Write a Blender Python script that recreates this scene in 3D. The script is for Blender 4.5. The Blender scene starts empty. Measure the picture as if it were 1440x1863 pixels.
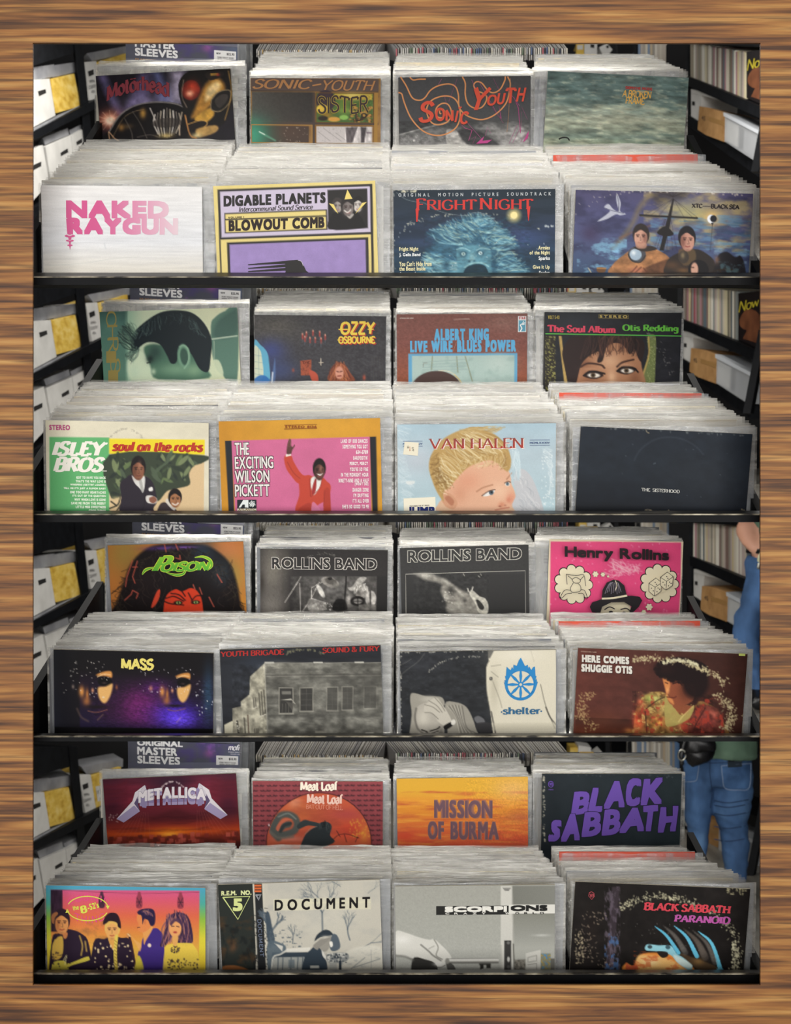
import bpy, bmesh, math, random
import numpy as np
from mathutils import Vector, Matrix
from mathutils.geometry import tessellate_polygon
from mathutils.bvhtree import BVHTree

# ---------------------------------------------------------------- camera, world, lamps, exposure
SC = bpy.context.scene
COL = SC.collection
F = 2600.0                 # focal length in pixels of the 1440 x 1863 frame
H0 = 2.266                 # height of the lens above the shop floor
cam = bpy.data.cameras.new('camera')
cam.sensor_fit = 'HORIZONTAL'; cam.sensor_width = 36.0; cam.lens = 36.0 * F / 1440.0
cam.clip_start = 0.05; cam.clip_end = 60
cam.dof.use_dof = True; cam.dof.focus_distance = 2.95; cam.dof.aperture_fstop = 11.0
camo = bpy.data.objects.new('camera', cam); COL.objects.link(camo)
camo.location = (0, 0, H0); camo.rotation_euler = (math.pi / 2, 0, 0)
SC.camera = camo
world = bpy.data.worlds.new('shop_light'); SC.world = world; world.use_nodes = True
bg = world.node_tree.nodes['Background']
bg.inputs[0].default_value = (1.0, 0.975, 0.94, 1); bg.inputs[1].default_value = 0.22


def lamp(x, y, z, sx, sy, power, rx=0.0, colour=(1, 0.96, 0.9)):  # serves the ceiling tubes and the added fill lamps
    d = bpy.data.lights.new('tube_or_fill_lamp', 'AREA'); d.shape = 'RECTANGLE'; d.size = sx; d.size_y = sy
    d.energy = power; d.color = colour
    o = bpy.data.objects.new('tube_or_fill_lamp', d); COL.objects.link(o)
    o.location = (x, y, z); o.rotation_euler = (rx, 0, 0)
    return o


lamp(0, -8.0, H0 + 0.1, 8.0, 4.5, 1050, rx=math.radians(90), colour=(1, 0.975, 0.94))   # large unseen panel added as soft front fill
for lx in (-1.5, 0.0, 1.5):                       # rows of fluorescent tubes on the shop ceiling
    lamp(lx, -1.2, H0 + 2.3, 0.22, 1.5, 15, rx=math.radians(48))
for lx in (-1.3, 1.3):                            # tubes over the aisle behind the racks
    lamp(lx, 6.6, H0 + 2.6, 0.3, 1.5, 45)
SC.view_settings.view_transform = 'Standard'; SC.view_settings.look = 'None'
SC.view_settings.gamma = 1.0; SC.view_settings.use_curve_mapping = False
SC.view_settings.exposure = 0.0
SC.cycles.transparent_max_bounces = 20
SC.cycles.max_bounces = 6
SC.cycles.use_denoising = True

# ---------------------------------------------------------------- helpers
ORDINAL = 'first second third fourth fifth sixth seventh eighth ninth tenth eleventh twelfth thirteenth fourteenth fifteenth sixteenth seventeenth eighteenth nineteenth twentieth'.split()
ORDINAL += ['twenty-' + w for w in ORDINAL[:9]] + ['thirtieth'] + ['thirty-' + w for w in ORDINAL[:9]]


def P(u, v, y):
    """the point at depth y that the lens sees at photograph pixel (u, v)"""
    return Vector(((u - 720.0) / F * y, y, H0 + (931.5 - v) / F * y))


def rgb(c):
    if isinstance(c, str):
        c = c.lstrip('#')
        c = ''.join(k * 2 for k in c) if len(c) == 3 else c
        return np.array([int(c[i:i + 2], 16) / 255.0 for i in (0, 2, 4)])
    return np.array(c, float)


def lin(c):
    c = np.clip(np.asarray(c, float), 0, 1)
    return np.where(c <= 0.04045, c / 12.92, ((c + 0.055) / 1.055) ** 2.4)


def L4(c):
    return (*lin(rgb(c)), 1.0)


def mat(name, colour='#808080', rough=0.5, metal=0.0, spec=0.5):
    m = bpy.data.materials.new(name); m.use_nodes = True
    b = m.node_tree.nodes['Principled BSDF']
    b.inputs['Base Color'].default_value = L4(colour)
    b.inputs['Roughness'].default_value = rough; b.inputs['Metallic'].default_value = metal
    b.inputs['Specular IOR Level'].default_value = spec
    return m


def N(m, t, **kw):
    n = m.node_tree.nodes.new(t)
    for k, v in kw.items():
        if k in n.inputs.keys():
            n.inputs[k].default_value = v
        else:
            setattr(n, k, v)
    return n


def link(m, a, b):
    m.node_tree.links.new(a, b)


def noise_mat(name, stops, scale=(1, 1, 1), detail=4.0, rough=0.5, bump=0.0, spec=0.4, nscale=1.0, coord='Object', dist=0.0, fine=None):
    """colour ramp driven by stretched noise"""
    m = mat(name, rough=rough, spec=spec); b = m.node_tree.nodes['Principled BSDF']
    tc = N(m, 'ShaderNodeTexCoord'); mp = N(m, 'ShaderNodeMapping'); mp.inputs['Scale'].default_value = scale
    nz = N(m, 'ShaderNodeTexNoise', Scale=nscale, Detail=detail, Distortion=dist)
    rp = N(m, 'ShaderNodeValToRGB')
    link(m, tc.outputs[coord], mp.inputs[0]); link(m, mp.outputs[0], nz.inputs['Vector'])
    link(m, nz.outputs[0], rp.inputs[0])
    el = rp.color_ramp.elements
    while len(el) < len(stops):
        el.new(0.5)
    for e, (p, c) in zip(el, stops):
        e.position = p; e.color = L4(c)
    out = rp.outputs[0]
    if fine:
        mp2 = N(m, 'ShaderNodeMapping'); mp2.inputs['Scale'].default_value = fine[0]
        n2 = N(m, 'ShaderNodeTexNoise', Scale=1.0, Detail=3.0)
        r2 = N(m, 'ShaderNodeValToRGB'); mx = N(m, 'ShaderNodeMix'); mx.data_type = 'RGBA'; mx.blend_type = 'MULTIPLY'
        mx.inputs[0].default_value = fine[3]
        r2.color_ramp.elements[0].position = fine[1]; r2.color_ramp.elements[1].position = fine[2]
        r2.color_ramp.elements[0].color = (0.18, 0.14, 0.12, 1)
        link(m, tc.outputs[coord], mp2.inputs[0]); link(m, mp2.outputs[0], n2.inputs['Vector'])
        link(m, n2.outputs[0], r2.inputs[0]); link(m, out, mx.inputs[6]); link(m, r2.outputs[0], mx.inputs[7])
        out = mx.outputs[2]
    link(m, out, b.inputs['Base Color'])
    if bump:
        bp = N(m, 'ShaderNodeBump', Strength=bump, Distance=0.004)
        link(m, nz.outputs[0], bp.inputs['Height']); link(m, bp.outputs[0], b.inputs['Normal'])
    return m


def attr_mat(name, rough=0.35, spec=0.4, grain=0.0):
    m = mat(name, rough=rough, spec=spec); b = m.node_tree.nodes['Principled BSDF']
    a = N(m, 'ShaderNodeAttribute', attribute_name='Col')
    out = a.outputs['Color']
    if grain:
        tc = N(m, 'ShaderNodeTexCoord'); nz = N(m, 'ShaderNodeTexNoise', Scale=900.0, Detail=2.0)
        mr = N(m, 'ShaderNodeMapRange'); mr.inputs[1].default_value = 0.3; mr.inputs[2].default_value = 0.7
        mr.inputs[3].default_value = 1 - grain; mr.inputs[4].default_value = 1 + grain
        mx = N(m, 'ShaderNodeVectorMath', operation='SCALE')
        link(m, tc.outputs['Object'], nz.inputs['Vector']); link(m, nz.outputs[0], mr.inputs[0])
        link(m, out, mx.inputs[0]); link(m, mr.outputs[0], mx.inputs['Scale']); out = mx.outputs[0]
    link(m, out, b.inputs['Base Color'])
    return m


def plastic_mat(name, opacity, colour='#f2f1ec', rough=0.16, bump=0.5, scale=60.0, haze=0.0, hs=(5, 24, 42)):
    m = mat(name, colour, rough, spec=0.6); nt = m.node_tree; b = nt.nodes['Principled BSDF']
    tr = N(m, 'ShaderNodeBsdfTransparent'); mx = N(m, 'ShaderNodeMixShader'); out = nt.nodes['Material Output']
    mx.inputs[0].default_value = opacity
    tc = N(m, 'ShaderNodeTexCoord'); mp = N(m, 'ShaderNodeMapping'); mp.inputs['Scale'].default_value = (0.3, 1, 1.8)
    nz = N(m, 'ShaderNodeTexNoise', Scale=scale, Detail=5.0); bp = N(m, 'ShaderNodeBump', Strength=bump, Distance=0.006)
    link(m, tc.outputs['Object'], mp.inputs[0]); link(m, mp.outputs[0], nz.inputs['Vector'])
    link(m, nz.outputs[0], bp.inputs['Height']); link(m, bp.outputs[0], b.inputs['Normal'])
    if haze:  # patchy whiter opacity: crinkle haze that also stands in for glints
        m3 = N(m, 'ShaderNodeMapping'); m3.inputs['Scale'].default_value = hs
        n3 = N(m, 'ShaderNodeTexNoise', Scale=1.0, Detail=6.0, Distortion=0.6); r3 = N(m, 'ShaderNodeMapRange')
        for i, val in enumerate((0, 0.46, 0.66, opacity * .55, haze)):
            if i:
                r3.inputs[i].default_value = val
        link(m, tc.outputs['Object'], m3.inputs[0]); link(m, m3.outputs[0], n3.inputs['Vector']); link(m, n3.outputs[0], r3.inputs[0]); link(m, r3.outputs[0], mx.inputs[0])
    link(m, tr.outputs[0], mx.inputs[1]); link(m, b.outputs[0], mx.inputs[2]); link(m, mx.outputs[0], out.inputs[0])
    return m


M = {}
M['wood'] = noise_mat('oak_grain', [(0.30, '#553014'), (0.41, '#7a4c21'), (0.50, '#925f2b'), (0.60, '#a8763a'), (0.74, '#bd9052')],
                      scale=(4.0, 1.0, 84.0), detail=6.0, rough=0.55, dist=0.25, fine=((5.0, 1.0, 170.0), 0.34, 0.54, 0.8))
M['black'] = noise_mat('black_paint', [(0.35, '#040507'), (0.68, '#0a0b0f'), (0.82, '#25272a')], scale=(8, 30, 30), rough=0.6, detail=6, spec=0.15)
M['worn'] = noise_mat('worn_black_paint', [(0.36, '#131212'), (0.52, '#292825'), (0.64, '#55524c'), (0.78, '#8f8b7e')], scale=(7, 60, 90), detail=8, rough=0.4, dist=0.5)
M['chip'] = noise_mat('chipped_edge', [(0.40, '#2a2621'), (0.52, '#8a826f'), (0.7, '#d3cbb4')], scale=(26, 60, 60), detail=6, rough=0.6)
M['rack'] = noise_mat('black_steel', [(0.3, '#08090c'), (0.7, '#111317')], scale=(20, 20, 20), rough=0.55, spec=0.2)
M['cover'] = attr_mat('printed_cover', 0.42, 0.12, 0.05)
M['ink'] = attr_mat('ink', 0.45, 0.12)
M['card'] = attr_mat('card', 0.6, 0.2)
M['plastic'] = plastic_mat('poly_sleeve', 0.26, colour='#d2d1cb', rough=0.13, bump=1.0, scale=20, haze=0.8)
M['clear'] = plastic_mat('clear_poly_sleeve', 0.30, colour='#b2b6ba', rough=0.1, bump=0.5, scale=26, haze=0.42, hs=(70, 40, 5))
M['white'] = noise_mat('white_cardboard', [(0.3, '#bdbcb8'), (0.7, '#d0cfcb')], scale=(9, 9, 9), rough=0.7)
M['yellow'] = noise_mat('yellow_printed_card', [(0.3, '#b08a2c'), (0.5, '#cfae4c'), (0.7, '#dcc477')], scale=(14, 14, 26), rough=0.7, detail=5)
M['kraft'] = noise_mat('kraft_cardboard', [(0.3, '#9a7244'), (0.7, '#b98f5c')], scale=(12, 12, 12), rough=0.8)
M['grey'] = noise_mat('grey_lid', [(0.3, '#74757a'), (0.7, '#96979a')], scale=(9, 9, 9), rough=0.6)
M['dark'] = mat('dark_slot', '#141211', 0.8)
M['tub'] = plastic_mat('clear_tub', 0.45, colour='#d6dade', rough=0.25, bump=0.1, scale=12)
M['floor'] = noise_mat('grey_plank_floor', [(0.3, '#6d6a64'), (0.5, '#8b877f'), (0.7, '#a39e94')], scale=(14, 2.0, 2), detail=5, rough=0.5)
M['walldark'] = noise_mat('charcoal_wall', [(0.3, '#0c0c0e'), (0.7, '#151517')], rough=0.9)
M['denim'] = noise_mat('blue_denim', [(0.3, '#2b4568'), (0.5, '#3d5d88'), (0.7, '#54769f')], scale=(7, 7, 4), detail=6, rough=0.85, bump=0.5)
M['denim2'] = noise_mat('stitched_denim', [(0.3, '#2a466e'), (0.7, '#4b70a0')], scale=(9, 9, 9), detail=5, rough=0.85)
M['shirt'] = noise_mat('green_cotton', [(0.3, '#4c6555'), (0.7, '#66806c')], scale=(6, 6, 6), detail=4, rough=0.9, bump=0.3)
M['skin'] = noise_mat('skin', [(0.3, '#b98770'), (0.7, '#cd9c84')], scale=(6, 6, 6), rough=0.55)
M['leather'] = noise_mat('black_leather', [(0.3, '#08080a'), (0.7, '#17171a')], scale=(40, 40, 40), rough=0.35, bump=0.4)
M['steel'] = mat('steel', '#a8a89e', 0.3, 0.9)


def props(o, label=None, cat=None, group=None, kind=None):
    for k, v in (('label', label), ('category', cat), ('group', group), ('kind', kind)):
        if v:
            o[k] = v
    return o


def empty(name, loc, label=None, cat=None, group=None):
    o = bpy.data.objects.new(name, None); COL.objects.link(o); o.location = loc; o.empty_display_size = 0.02
    return props(o, label, cat, group)


def obj(name, me, parent=None, world_space=True):
    o = bpy.data.objects.new(name, me); COL.objects.link(o)
    if parent is not None:
        o.parent = parent
        if world_space:
            o.matrix_parent_inverse = parent_matrix(parent).inverted()
    return o


def parent_matrix(p):
    m = p.matrix_basis.copy()
    if p.parent is not None:
        m = parent_matrix(p.parent) @ p.matrix_parent_inverse @ m
    return m


def mesh(name, verts, faces, mats, cols=None, midx=None, smooth=False):
    me = bpy.data.meshes.new(name)
    me.from_pydata([tuple(v) for v in verts], [], [tuple(f) for f in faces])
    for m in (mats if isinstance(mats, (list, tuple)) else [mats]):
        me.materials.append(m)
    if cols is not None:
        a = me.color_attributes.new('Col', 'FLOAT_COLOR', 'POINT')
        c = np.ones((len(verts), 4), np.float32); c[:, :3] = np.asarray(cols, np.float32)
        a.data.foreach_set('color', c.ravel())
    if midx is not None:
        me.polygons.foreach_set('material_index', np.asarray(midx, np.int32))
    if smooth:
        me.polygons.foreach_set('use_smooth', np.ones(len(me.polygons), bool))
    me.update()
    return me


BOXF = [(0, 1, 2, 3), (7, 6, 5, 4), (0, 4, 5, 1), (1, 5, 6, 2), (2, 6, 7, 3), (3, 7, 4, 0)]


def prism_mesh(name, front, back, m, bevel=0.0):
    """solid between two four-cornered faces (each TL, TR, BR, BL)"""
    me = mesh(name, list(front) + list(back), [(3, 2, 1, 0), (4, 5, 6, 7), (0, 1, 5, 4), (1, 2, 6, 5), (2, 3, 7, 6), (3, 0, 4, 7)], m)
    bm = bmesh.new(); bm.from_mesh(me)
    bmesh.ops.recalc_face_normals(bm, faces=bm.faces[:])
    if bevel:
        bmesh.ops.bevel(bm, geom=bm.edges[:], offset=bevel, segments=2, affect='EDGES')
    bm.to_mesh(me); bm.free()
    return me


def box_mesh(name, x0, x1, y0, y1, z0, z1, m, bevel=0.0):
    return prism_mesh(name, [(x0, y0, z1), (x1, y0, z1), (x1, y0, z0), (x0, y0, z0)], [(x0, y1, z1), (x1, y1, z1), (x1, y1, z0), (x0, y1, z0)], m, bevel)


def base_of(pts):
    pts = [Vector(p) for p in pts]
    c = sum(pts, Vector()) / len(pts)
    return Vector((c.x, c.y, min(p.z for p in pts)))


# ---------------------------------------------------------------- lettering: a sans and a pen-drawn roman, both as triangles
GLY = {}
CHARS = "ABCDEFGHIJKLMNOPQRSTUVWXYZabcdefghijklmnopqrstuvwxyz0123456789.,'()-&!$/:\u00f6\u00b7"


def load_sans():
    objs = []
    for ch in CHARS:
        c = bpy.data.curves.new('glyph', 'FONT'); c.body = ch; c.resolution_u = 3
        o = bpy.data.objects.new('glyph', c); COL.objects.link(o); objs.append((ch, o, c))
    dg = bpy.context.evaluated_depsgraph_get()
    for ch, o, c in objs:
        me = bpy.data.meshes.new_from_object(o.evaluated_get(dg))
        me.calc_loop_triangles()
        v = np.array([x.co[:2] for x in me.vertices]); t = np.array([x.vertices[:] for x in me.loop_triangles], int)
        GLY[ch] = (v, t, v[:, 0].min(), v[:, 0].max())
        bpy.data.meshes.remove(me)
    for ch, o, c in objs:
        bpy.data.objects.remove(o); bpy.data.curves.remove(c)


load_sans()
PEN = dict(l.split(' ', 1) for l in """A 84|4 0,42 100,80 0|18 36,66 36
B 72|12 0,12 100|~12 100,45 100,60 88,58 66,42 54,12 54|~12 54,48 54,66 42,64 14,46 0,12 0
C 80|~74 80,60 97,38 100,14 84,6 50,14 16,38 0,60 3,75 18
D 82|12 0,12 100|~12 100,45 100,72 80,78 50,72 20,45 0,12 0
E 66|12 0,12 100|12 100,62 100,62 84|12 52,50 52|12 0,64 0,64 18
F 62|12 0,12 100|12 100,60 100,60 84|12 52,48 52
G 86|~76 82,60 97,38 100,14 84,6 50,14 16,38 0,62 4,76 14|76 14,76 46|54 46,80 46
H 86|12 0,12 100|74 0,74 100|12 52,74 52
I 28|14 0,14 100
K 78|12 0,12 100|12 44,66 100|34 62,74 0
L 62|12 0,12 100|12 0,60 0,60 20
M 102|10 0,14 100|14 100,50 12|50 12,86 100|86 100,92 0
N 88|12 0,12 100|12 100,76 0|76 0,76 100
O 90|~45 100,16 86,6 50,16 14,45 0,74 14,84 50,74 86,45 100
P 68|12 0,12 100|~12 100,46 100,62 84,60 60,44 48,12 48
R 76|12 0,12 100|~12 100,46 100,62 86,58 62,42 52,12 52|36 52,72 0
S 66|~58 82,46 98,26 100,10 86,12 66,32 54,50 44,60 28,52 8,32 0,14 4,6 20
T 76|38 0,38 100|4 84,4 100,72 100,72 84
U 84|12 100,12 36|~12 40,18 12,42 0,66 12,72 40|72 36,72 100
V 82|2 100,40 0|40 0,78 100
W 112|2 100,30 0|30 0,56 96|56 96,82 0|82 0,110 100
X 80|6 100,74 0|74 100,6 0
Y 80|4 100,40 48|40 48,76 100|40 50,40 0
Z 74|6 100,68 100,6 0,68 0
& 86|~80 44,60 10,34 0,10 14,14 34,36 52,50 72,42 96,26 98,18 82,30 56,56 20,80 0
a 58|~10 54,24 66,42 62,46 48,46 0|~46 40,22 38,6 22,14 2,32 2,46 18
b 64|10 0,10 100|~10 50,30 66,52 56,58 32,50 8,30 0,10 14
c 54|~50 52,38 64,20 60,6 34,16 6,34 0,50 12
d 66|54 0,54 100|~54 50,36 66,14 56,6 32,14 8,34 0,54 16
e 56|~8 36,50 36,46 58,28 66,12 56,6 32,16 6,34 0,50 12
f 38|~36 92,26 100,16 90,16 70|16 78,16 0|2 66,32 66
g 62|~52 46,34 66,12 56,8 34,20 16,40 18,52 34|52 66,52 -4|~52 0,46 -26,26 -32,8 -22
h 64|10 0,10 100|~10 46,28 64,46 60,52 44|52 48,52 0
i 24|12 0,12 66|12 84,12 92
k 62|10 0,10 100|10 30,50 66|26 42,56 0
l 24|12 0,12 100
m 96|10 0,10 66|~10 46,26 64,40 60,46 46|46 48,46 0|~46 46,62 64,78 60,84 46|84 48,84 0
n 64|10 0,10 66|~10 46,28 64,46 60,52 44|52 48,52 0
o 62|~31 66,12 56,6 33,12 10,31 0,50 10,56 33,50 56,31 66
r 44|10 0,10 66|~10 44,22 62,40 62
s 48|~42 54,30 66,14 62,8 48,24 38,38 28,42 14,30 0,12 2,4 14
t 40|~16 92,16 30,18 6,28 0,38 6|2 66,34 66
u 64|10 66,10 22|~10 22,18 4,34 2,52 22|52 66,52 0
v 56|2 66,28 0|28 0,54 66
w 84|2 66,22 0|22 0,42 62|42 62,60 0|60 0,82 66
\u00f6 62|~31 66,12 56,6 33,12 10,31 0,50 10,56 33,50 56,31 66|16 86,16 92|46 86,46 92
. 24|12 0,12 5
- 40|4 40,36 40
\u2014 96|4 44,92 44""".split('\n'))


def catmull(p, n=5, closed=False):
    p = [np.array(q, float) for q in p]
    out = []
    m = len(p)
    for i in range(m if closed else m - 1):
        if closed:
            a, b, c, d = p[i - 1], p[i], p[(i + 1) % m], p[(i + 2) % m]
        else:
            b, c = p[i], p[i + 1]
            a = p[i - 1] if i else 2 * b - c
            d = p[i + 2] if i + 2 < m else 2 * c - b
        for k in range(n):
            t = k / n
            out.append(0.5 * (2 * b + (c - a) * t + (2 * a - 5 * b + 4 * c - d) * t * t + (3 * b - a - 3 * c + d) * t ** 3))
    if not closed:
        out.append(p[-1])
    return out


def ribbon(pts, wf):
    """quads along a polyline; wf(direction, 0..1) gives the full width"""
    pts = [np.array(p, float) for p in pts]
    n = len(pts); V = []; T = []
    for i, p in enumerate(pts):
        d = pts[min(i + 1, n - 1)] - pts[max(i - 1, 0)]
        d = d / (np.hypot(*d) + 1e-9); nn = np.array([-d[1], d[0]])
        w = wf(d, i / max(1, n - 1)) / 2
        V += [p + nn * w, p - nn * w]
        if i:
            k = 2 * i
            T += [(k - 2, k - 1, k + 1), (k - 2, k + 1, k)]
    return V, T


def pen_glyph(ch, st, add_w=0.0):
    key = (ch, st['id'], round(add_w, 1))
    if key in GLY:
        return GLY[key]
    parts = PEN[ch].split('|'); adv = float(parts[0]); V = []; T = []; D = []
    tk, tn, sl, sth = st['T'] + add_w, st['t'] + add_w, st.get('serif', 0), st.get('sth', 6) + add_w * .6

    def add(v, t):
        k = len(V); V.extend(v); T.extend([(a + k, b + k, c + k) for a, b, c in t])
        D.extend([(max(D) + 1) if D else 0] * len(v))
    for s in parts[1:]:
        cur = s.startswith('~')
        q = [tuple(map(float, x.split())) for x in s.lstrip('~').split(',')]
        if cur:
            q = catmull(q, 4)

        def wf(d, t, straight=not cur):
            if st.get('nib') is not None:
                a = math.radians(st['nib'])
                return tn + (tk - tn) * abs(d[0] * math.sin(a) - d[1] * math.cos(a))
            w = tn + (tk - tn) * abs(d[1]) ** 1.3
            if straight and abs(d[0]) > 0.15 and abs(d[1]) > 0.5 and d[0] * d[1] > 0:
                w = tn + (tk - tn) * 0.45
            return w
        if not cur:
            for a, b in zip(q[:-1], q[1:]):
                add(*ribbon([a, b], wf))
        else:
            add(*ribbon(q, wf))
        if sl and not cur:
            for a, b in ((q[0], q[1]), (q[-1], q[-2])):
                if abs(a[1] - b[1]) > 30 and (a[1] in (0, 100, 66, 98)):
                    y = a[1]; y2 = y + (sth if y == 0 else -sth)
                    h = sl + tk * 0.25
                    add([np.array((a[0] - h, y)), np.array((a[0] + h, y)), np.array((a[0] + h * 0.9, y2)), np.array((a[0] - h * 0.9, y2))], [(0, 1, 2), (0, 2, 3)])
    v = np.array(V) / 100.0
    GLY[key] = (v, np.array(T, int), np.array(D, float), adv / 100.0)
    return GLY[key]


STY = {
    'roman': dict(id='roman', trk=.07, T=15, t=5, serif=8, sth=5),
    'fat': dict(id='fat', trk=.09, T=27, t=12, serif=9, sth=11),
    'slab': dict(id='slab', trk=.07, T=24, t=13, serif=12, sth=15),
    'text': dict(id='text', trk=.03, T=13, t=6, serif=6, sth=5),
    'black': dict(id='black', trk=.05, T=24, t=4, serif=7, sth=9, nib=38),
    'brush': dict(id='brush', trk=.05, T=13, t=10, serif=0),
    'pen': dict(id='pen', T=15, t=3, serif=0, nib=40),
    'thin': dict(id='thin', T=8, t=7, serif=0),
}


def lay(s, font='sans', track=0.0, add_w=0.0, depth=None):
    """2-D triangles of a line of text, baseline at 0, cap height about 1"""
    V = []; T = []; x = 0.0; n = 0; depth = [] if depth is None else depth
    for ch in s:
        if ch == ' ':
            x += 0.30 + track
            continue
        if font == 'sans':
            v, t, x0, x1 = GLY[ch]
            v = v + np.array([x - x0, 0]); adv = (x1 - x0) + 0.085; depth.append(np.zeros(len(v)))
        else:
            v, t, dd, adv = pen_glyph(ch, STY[font], add_w)
            v = v + np.array([x, 0]); depth.append(dd)
        V.append(v); T.append(t + n); n += len(v); x += adv + track
    return np.concatenate(V), np.concatenate(T)


# ---------------------------------------------------------------- painter: a printed cover as a colour grid, lettering laid on it
_rt = np.random.RandomState(3).rand(256, 256)


def vnoise(x, y):
    xi = np.floor(x).astype(int); yi = np.floor(y).astype(int); fx = x - xi; fy = y - yi
    fx = fx * fx * (3 - 2 * fx); fy = fy * fy * (3 - 2 * fy)
    g = lambda a, b: _rt[a & 255, b & 255]
    return (g(xi, yi) * (1 - fx) + g(xi + 1, yi) * fx) * (1 - fy) + (g(xi, yi + 1) * (1 - fx) + g(xi + 1, yi + 1) * fx) * fy


def fbm(x, y, oct=4):
    r = 0; a = 0.5
    for k in range(oct):
        r = r + a * vnoise(x + 17.3 * k, y + 9.1 * k); x = x * 2.03; y = y * 2.03; a *= 0.5
    return r / (1 - 0.5 ** oct)


class Cover:
    CELL = 1.55

    def __init__(self, quad, zoom, y, ext):
        (tl, tr, bl, br) = [np.array(q, float) for q in quad]
        self.ox, self.oy, self.s = zoom
        self.q = (tl, tr, bl, br)
        yt, yb = y - 0.012, y + 0.012
        vx = tr - tl; vy = ((bl + br) - (tl + tr)) / 2
        self.tl, self.vx, self.vy = tl + ((tr + bl - br) - tl) * 0.0, vx, vy
        self.wpx = np.hypot(*vx); self.hpx = np.hypot(*vy)
        o = P(*((bl + br) / 2), yb); zt = P(*((tl + tr) / 2), yt)
        z = zt - o; self.hm = z.length; z.normalize()
        xw = P(*tr, yt) - P(*tl, yt); self.wm = xw.length
        x = xw - z * xw.dot(z); x.normalize(); yv = z.cross(x)
        self.mat = Matrix((x, yv, z)).transposed().to_4x4(); self.mat.translation = o
        self.ext = ext / self.hpx
        nx = int(self.wpx / self.CELL) + 1; ny = int(self.hpx * (1 + self.ext) / self.CELL) + 1
        self.nx, self.ny = nx, ny
        a = np.linspace(0, 1, nx); b = np.linspace(0, 1 + self.ext, ny)
        self.A, self.B = np.meshgrid(a, b)
        U = tl[0] + self.A * vx[0] + self.B * vy[0]; W = tl[1] + self.A * vx[1] + self.B * vy[1]
        self.X = (U - self.ox) * self.s; self.Y = (W - self.oy) * self.s
        self.c = np.zeros((ny, nx, 3)); self.px = self.CELL * self.s
        self.ov = []; self.ot = []; self.oc = []; self.layer = 0
        self.clipx = None

    # --- raster
    def _mix(self, cov, col):
        col = rgb(col) if not (isinstance(col, np.ndarray) and col.ndim == 3) else col
        self.c = self.c * (1 - cov[..., None]) + col * cov[..., None]
        return self

    def fill(self, col):
        self.c[:] = rgb(col); return self

    def grad(self, stops, axis='y', box=None, a=1.0):
        t = self.Y if axis == 'y' else self.X
        xs = [s[0] for s in stops]; cs = np.array([rgb(s[1]) for s in stops])
        g = np.stack([np.interp(t, xs, cs[:, k]) for k in range(3)], -1)
        return self._mix(self._box(box) * a, g)

    def _box(self, box, soft=None):
        if box is None:
            return np.ones_like(self.X)
        x0, y0, x1, y1 = box; w = soft or self.px
        f = lambda d: np.clip(0.5 + d / w, 0, 1)
        return f(self.X - x0) * f(x1 - self.X) * f(self.Y - y0) * f(y1 - self.Y)

    def rect(self, x0, y0, x1, y1, col, a=1.0, soft=None):
        return self._mix(self._box((x0, y0, x1, y1), soft) * a, col)

    def _sd(self, pts):
        pts = np.asarray(pts, float); X, Y = self.X, self.Y
        d = np.full(X.shape, 1e9); ins = np.zeros(X.shape, bool)
        for i in range(len(pts)):
            a, b = pts[i - 1], pts[i]; e = b - a
            wx, wy = X - a[0], Y - a[1]
            t = np.clip((wx * e[0] + wy * e[1]) / (e @ e + 1e-9), 0, 1)
            d = np.minimum(d, (wx - t * e[0]) ** 2 + (wy - t * e[1]) ** 2)
            if a[1] != b[1]:
                c = ((a[1] > Y) != (b[1] > Y)) & (X < (b[0] - a[0]) * (Y - a[1]) / (b[1] - a[1]) + a[0])
                ins ^= c
        d = np.sqrt(d)
        return np.where(ins, d, -d)

    def poly(self, pts, col, a=1.0, soft=0.0, smooth=True):
        if smooth:
            pts = catmull(pts, 4, closed=True)
        w = max(soft, self.px)
        return self._mix(np.clip(0.5 + self._sd(pts) / w, 0, 1) * a, col)

    def ell(self, cx, cy, rx, ry, col, a=1.0, soft=0.0, rot=0.0):
        c, s = math.cos(math.radians(rot)), math.sin(math.radians(rot))
        dx, dy = self.X - cx, self.Y - cy
        r = np.hypot((dx * c + dy * s) / rx, (-dx * s + dy * c) / ry)
        w = max(soft, self.px / min(rx, ry))
        return self._mix(np.clip(0.5 + (1 - r) / w, 0, 1) * a, col)

    def blob(self, cx, cy, rx, ry, col, a=1.0, rot=0.0):
        c, s = math.cos(math.radians(rot)), math.sin(math.radians(rot))
        dx, dy = self.X - cx, self.Y - cy
        return self._mix(np.exp(-1.4 * (((dx * c + dy * s) / rx) ** 2 + ((-dx * s + dy * c) / ry) ** 2)) * a, col)

    def line(self, pts, w, col, a=1.0, smooth=True, soft=0.0):
        if smooth and len(pts) > 2:
            pts = catmull(pts, 4)
        X, Y = self.X, self.Y; d = np.full(X.shape, 1e9)
        for p, q in zip(pts[:-1], pts[1:]):
            p = np.array(p, float); e = np.array(q, float) - p
            wx, wy = X - p[0], Y - p[1]; t = np.clip((wx * e[0] + wy * e[1]) / (e @ e + 1e-9), 0, 1)
            d = np.minimum(d, (wx - t * e[0]) ** 2 + (wy - t * e[1]) ** 2)
        k = max(soft, self.px)
        return self._mix(np.clip(0.5 + (w / 2 - np.sqrt(d)) / k, 0, 1) * min(1.0, a * min(1.0, w / self.px * 1.3)), col)

    def lines(self, segs, w, col, a=1.0):
        for s in segs:
            self.line(s, w, col, a)
        return self

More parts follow.
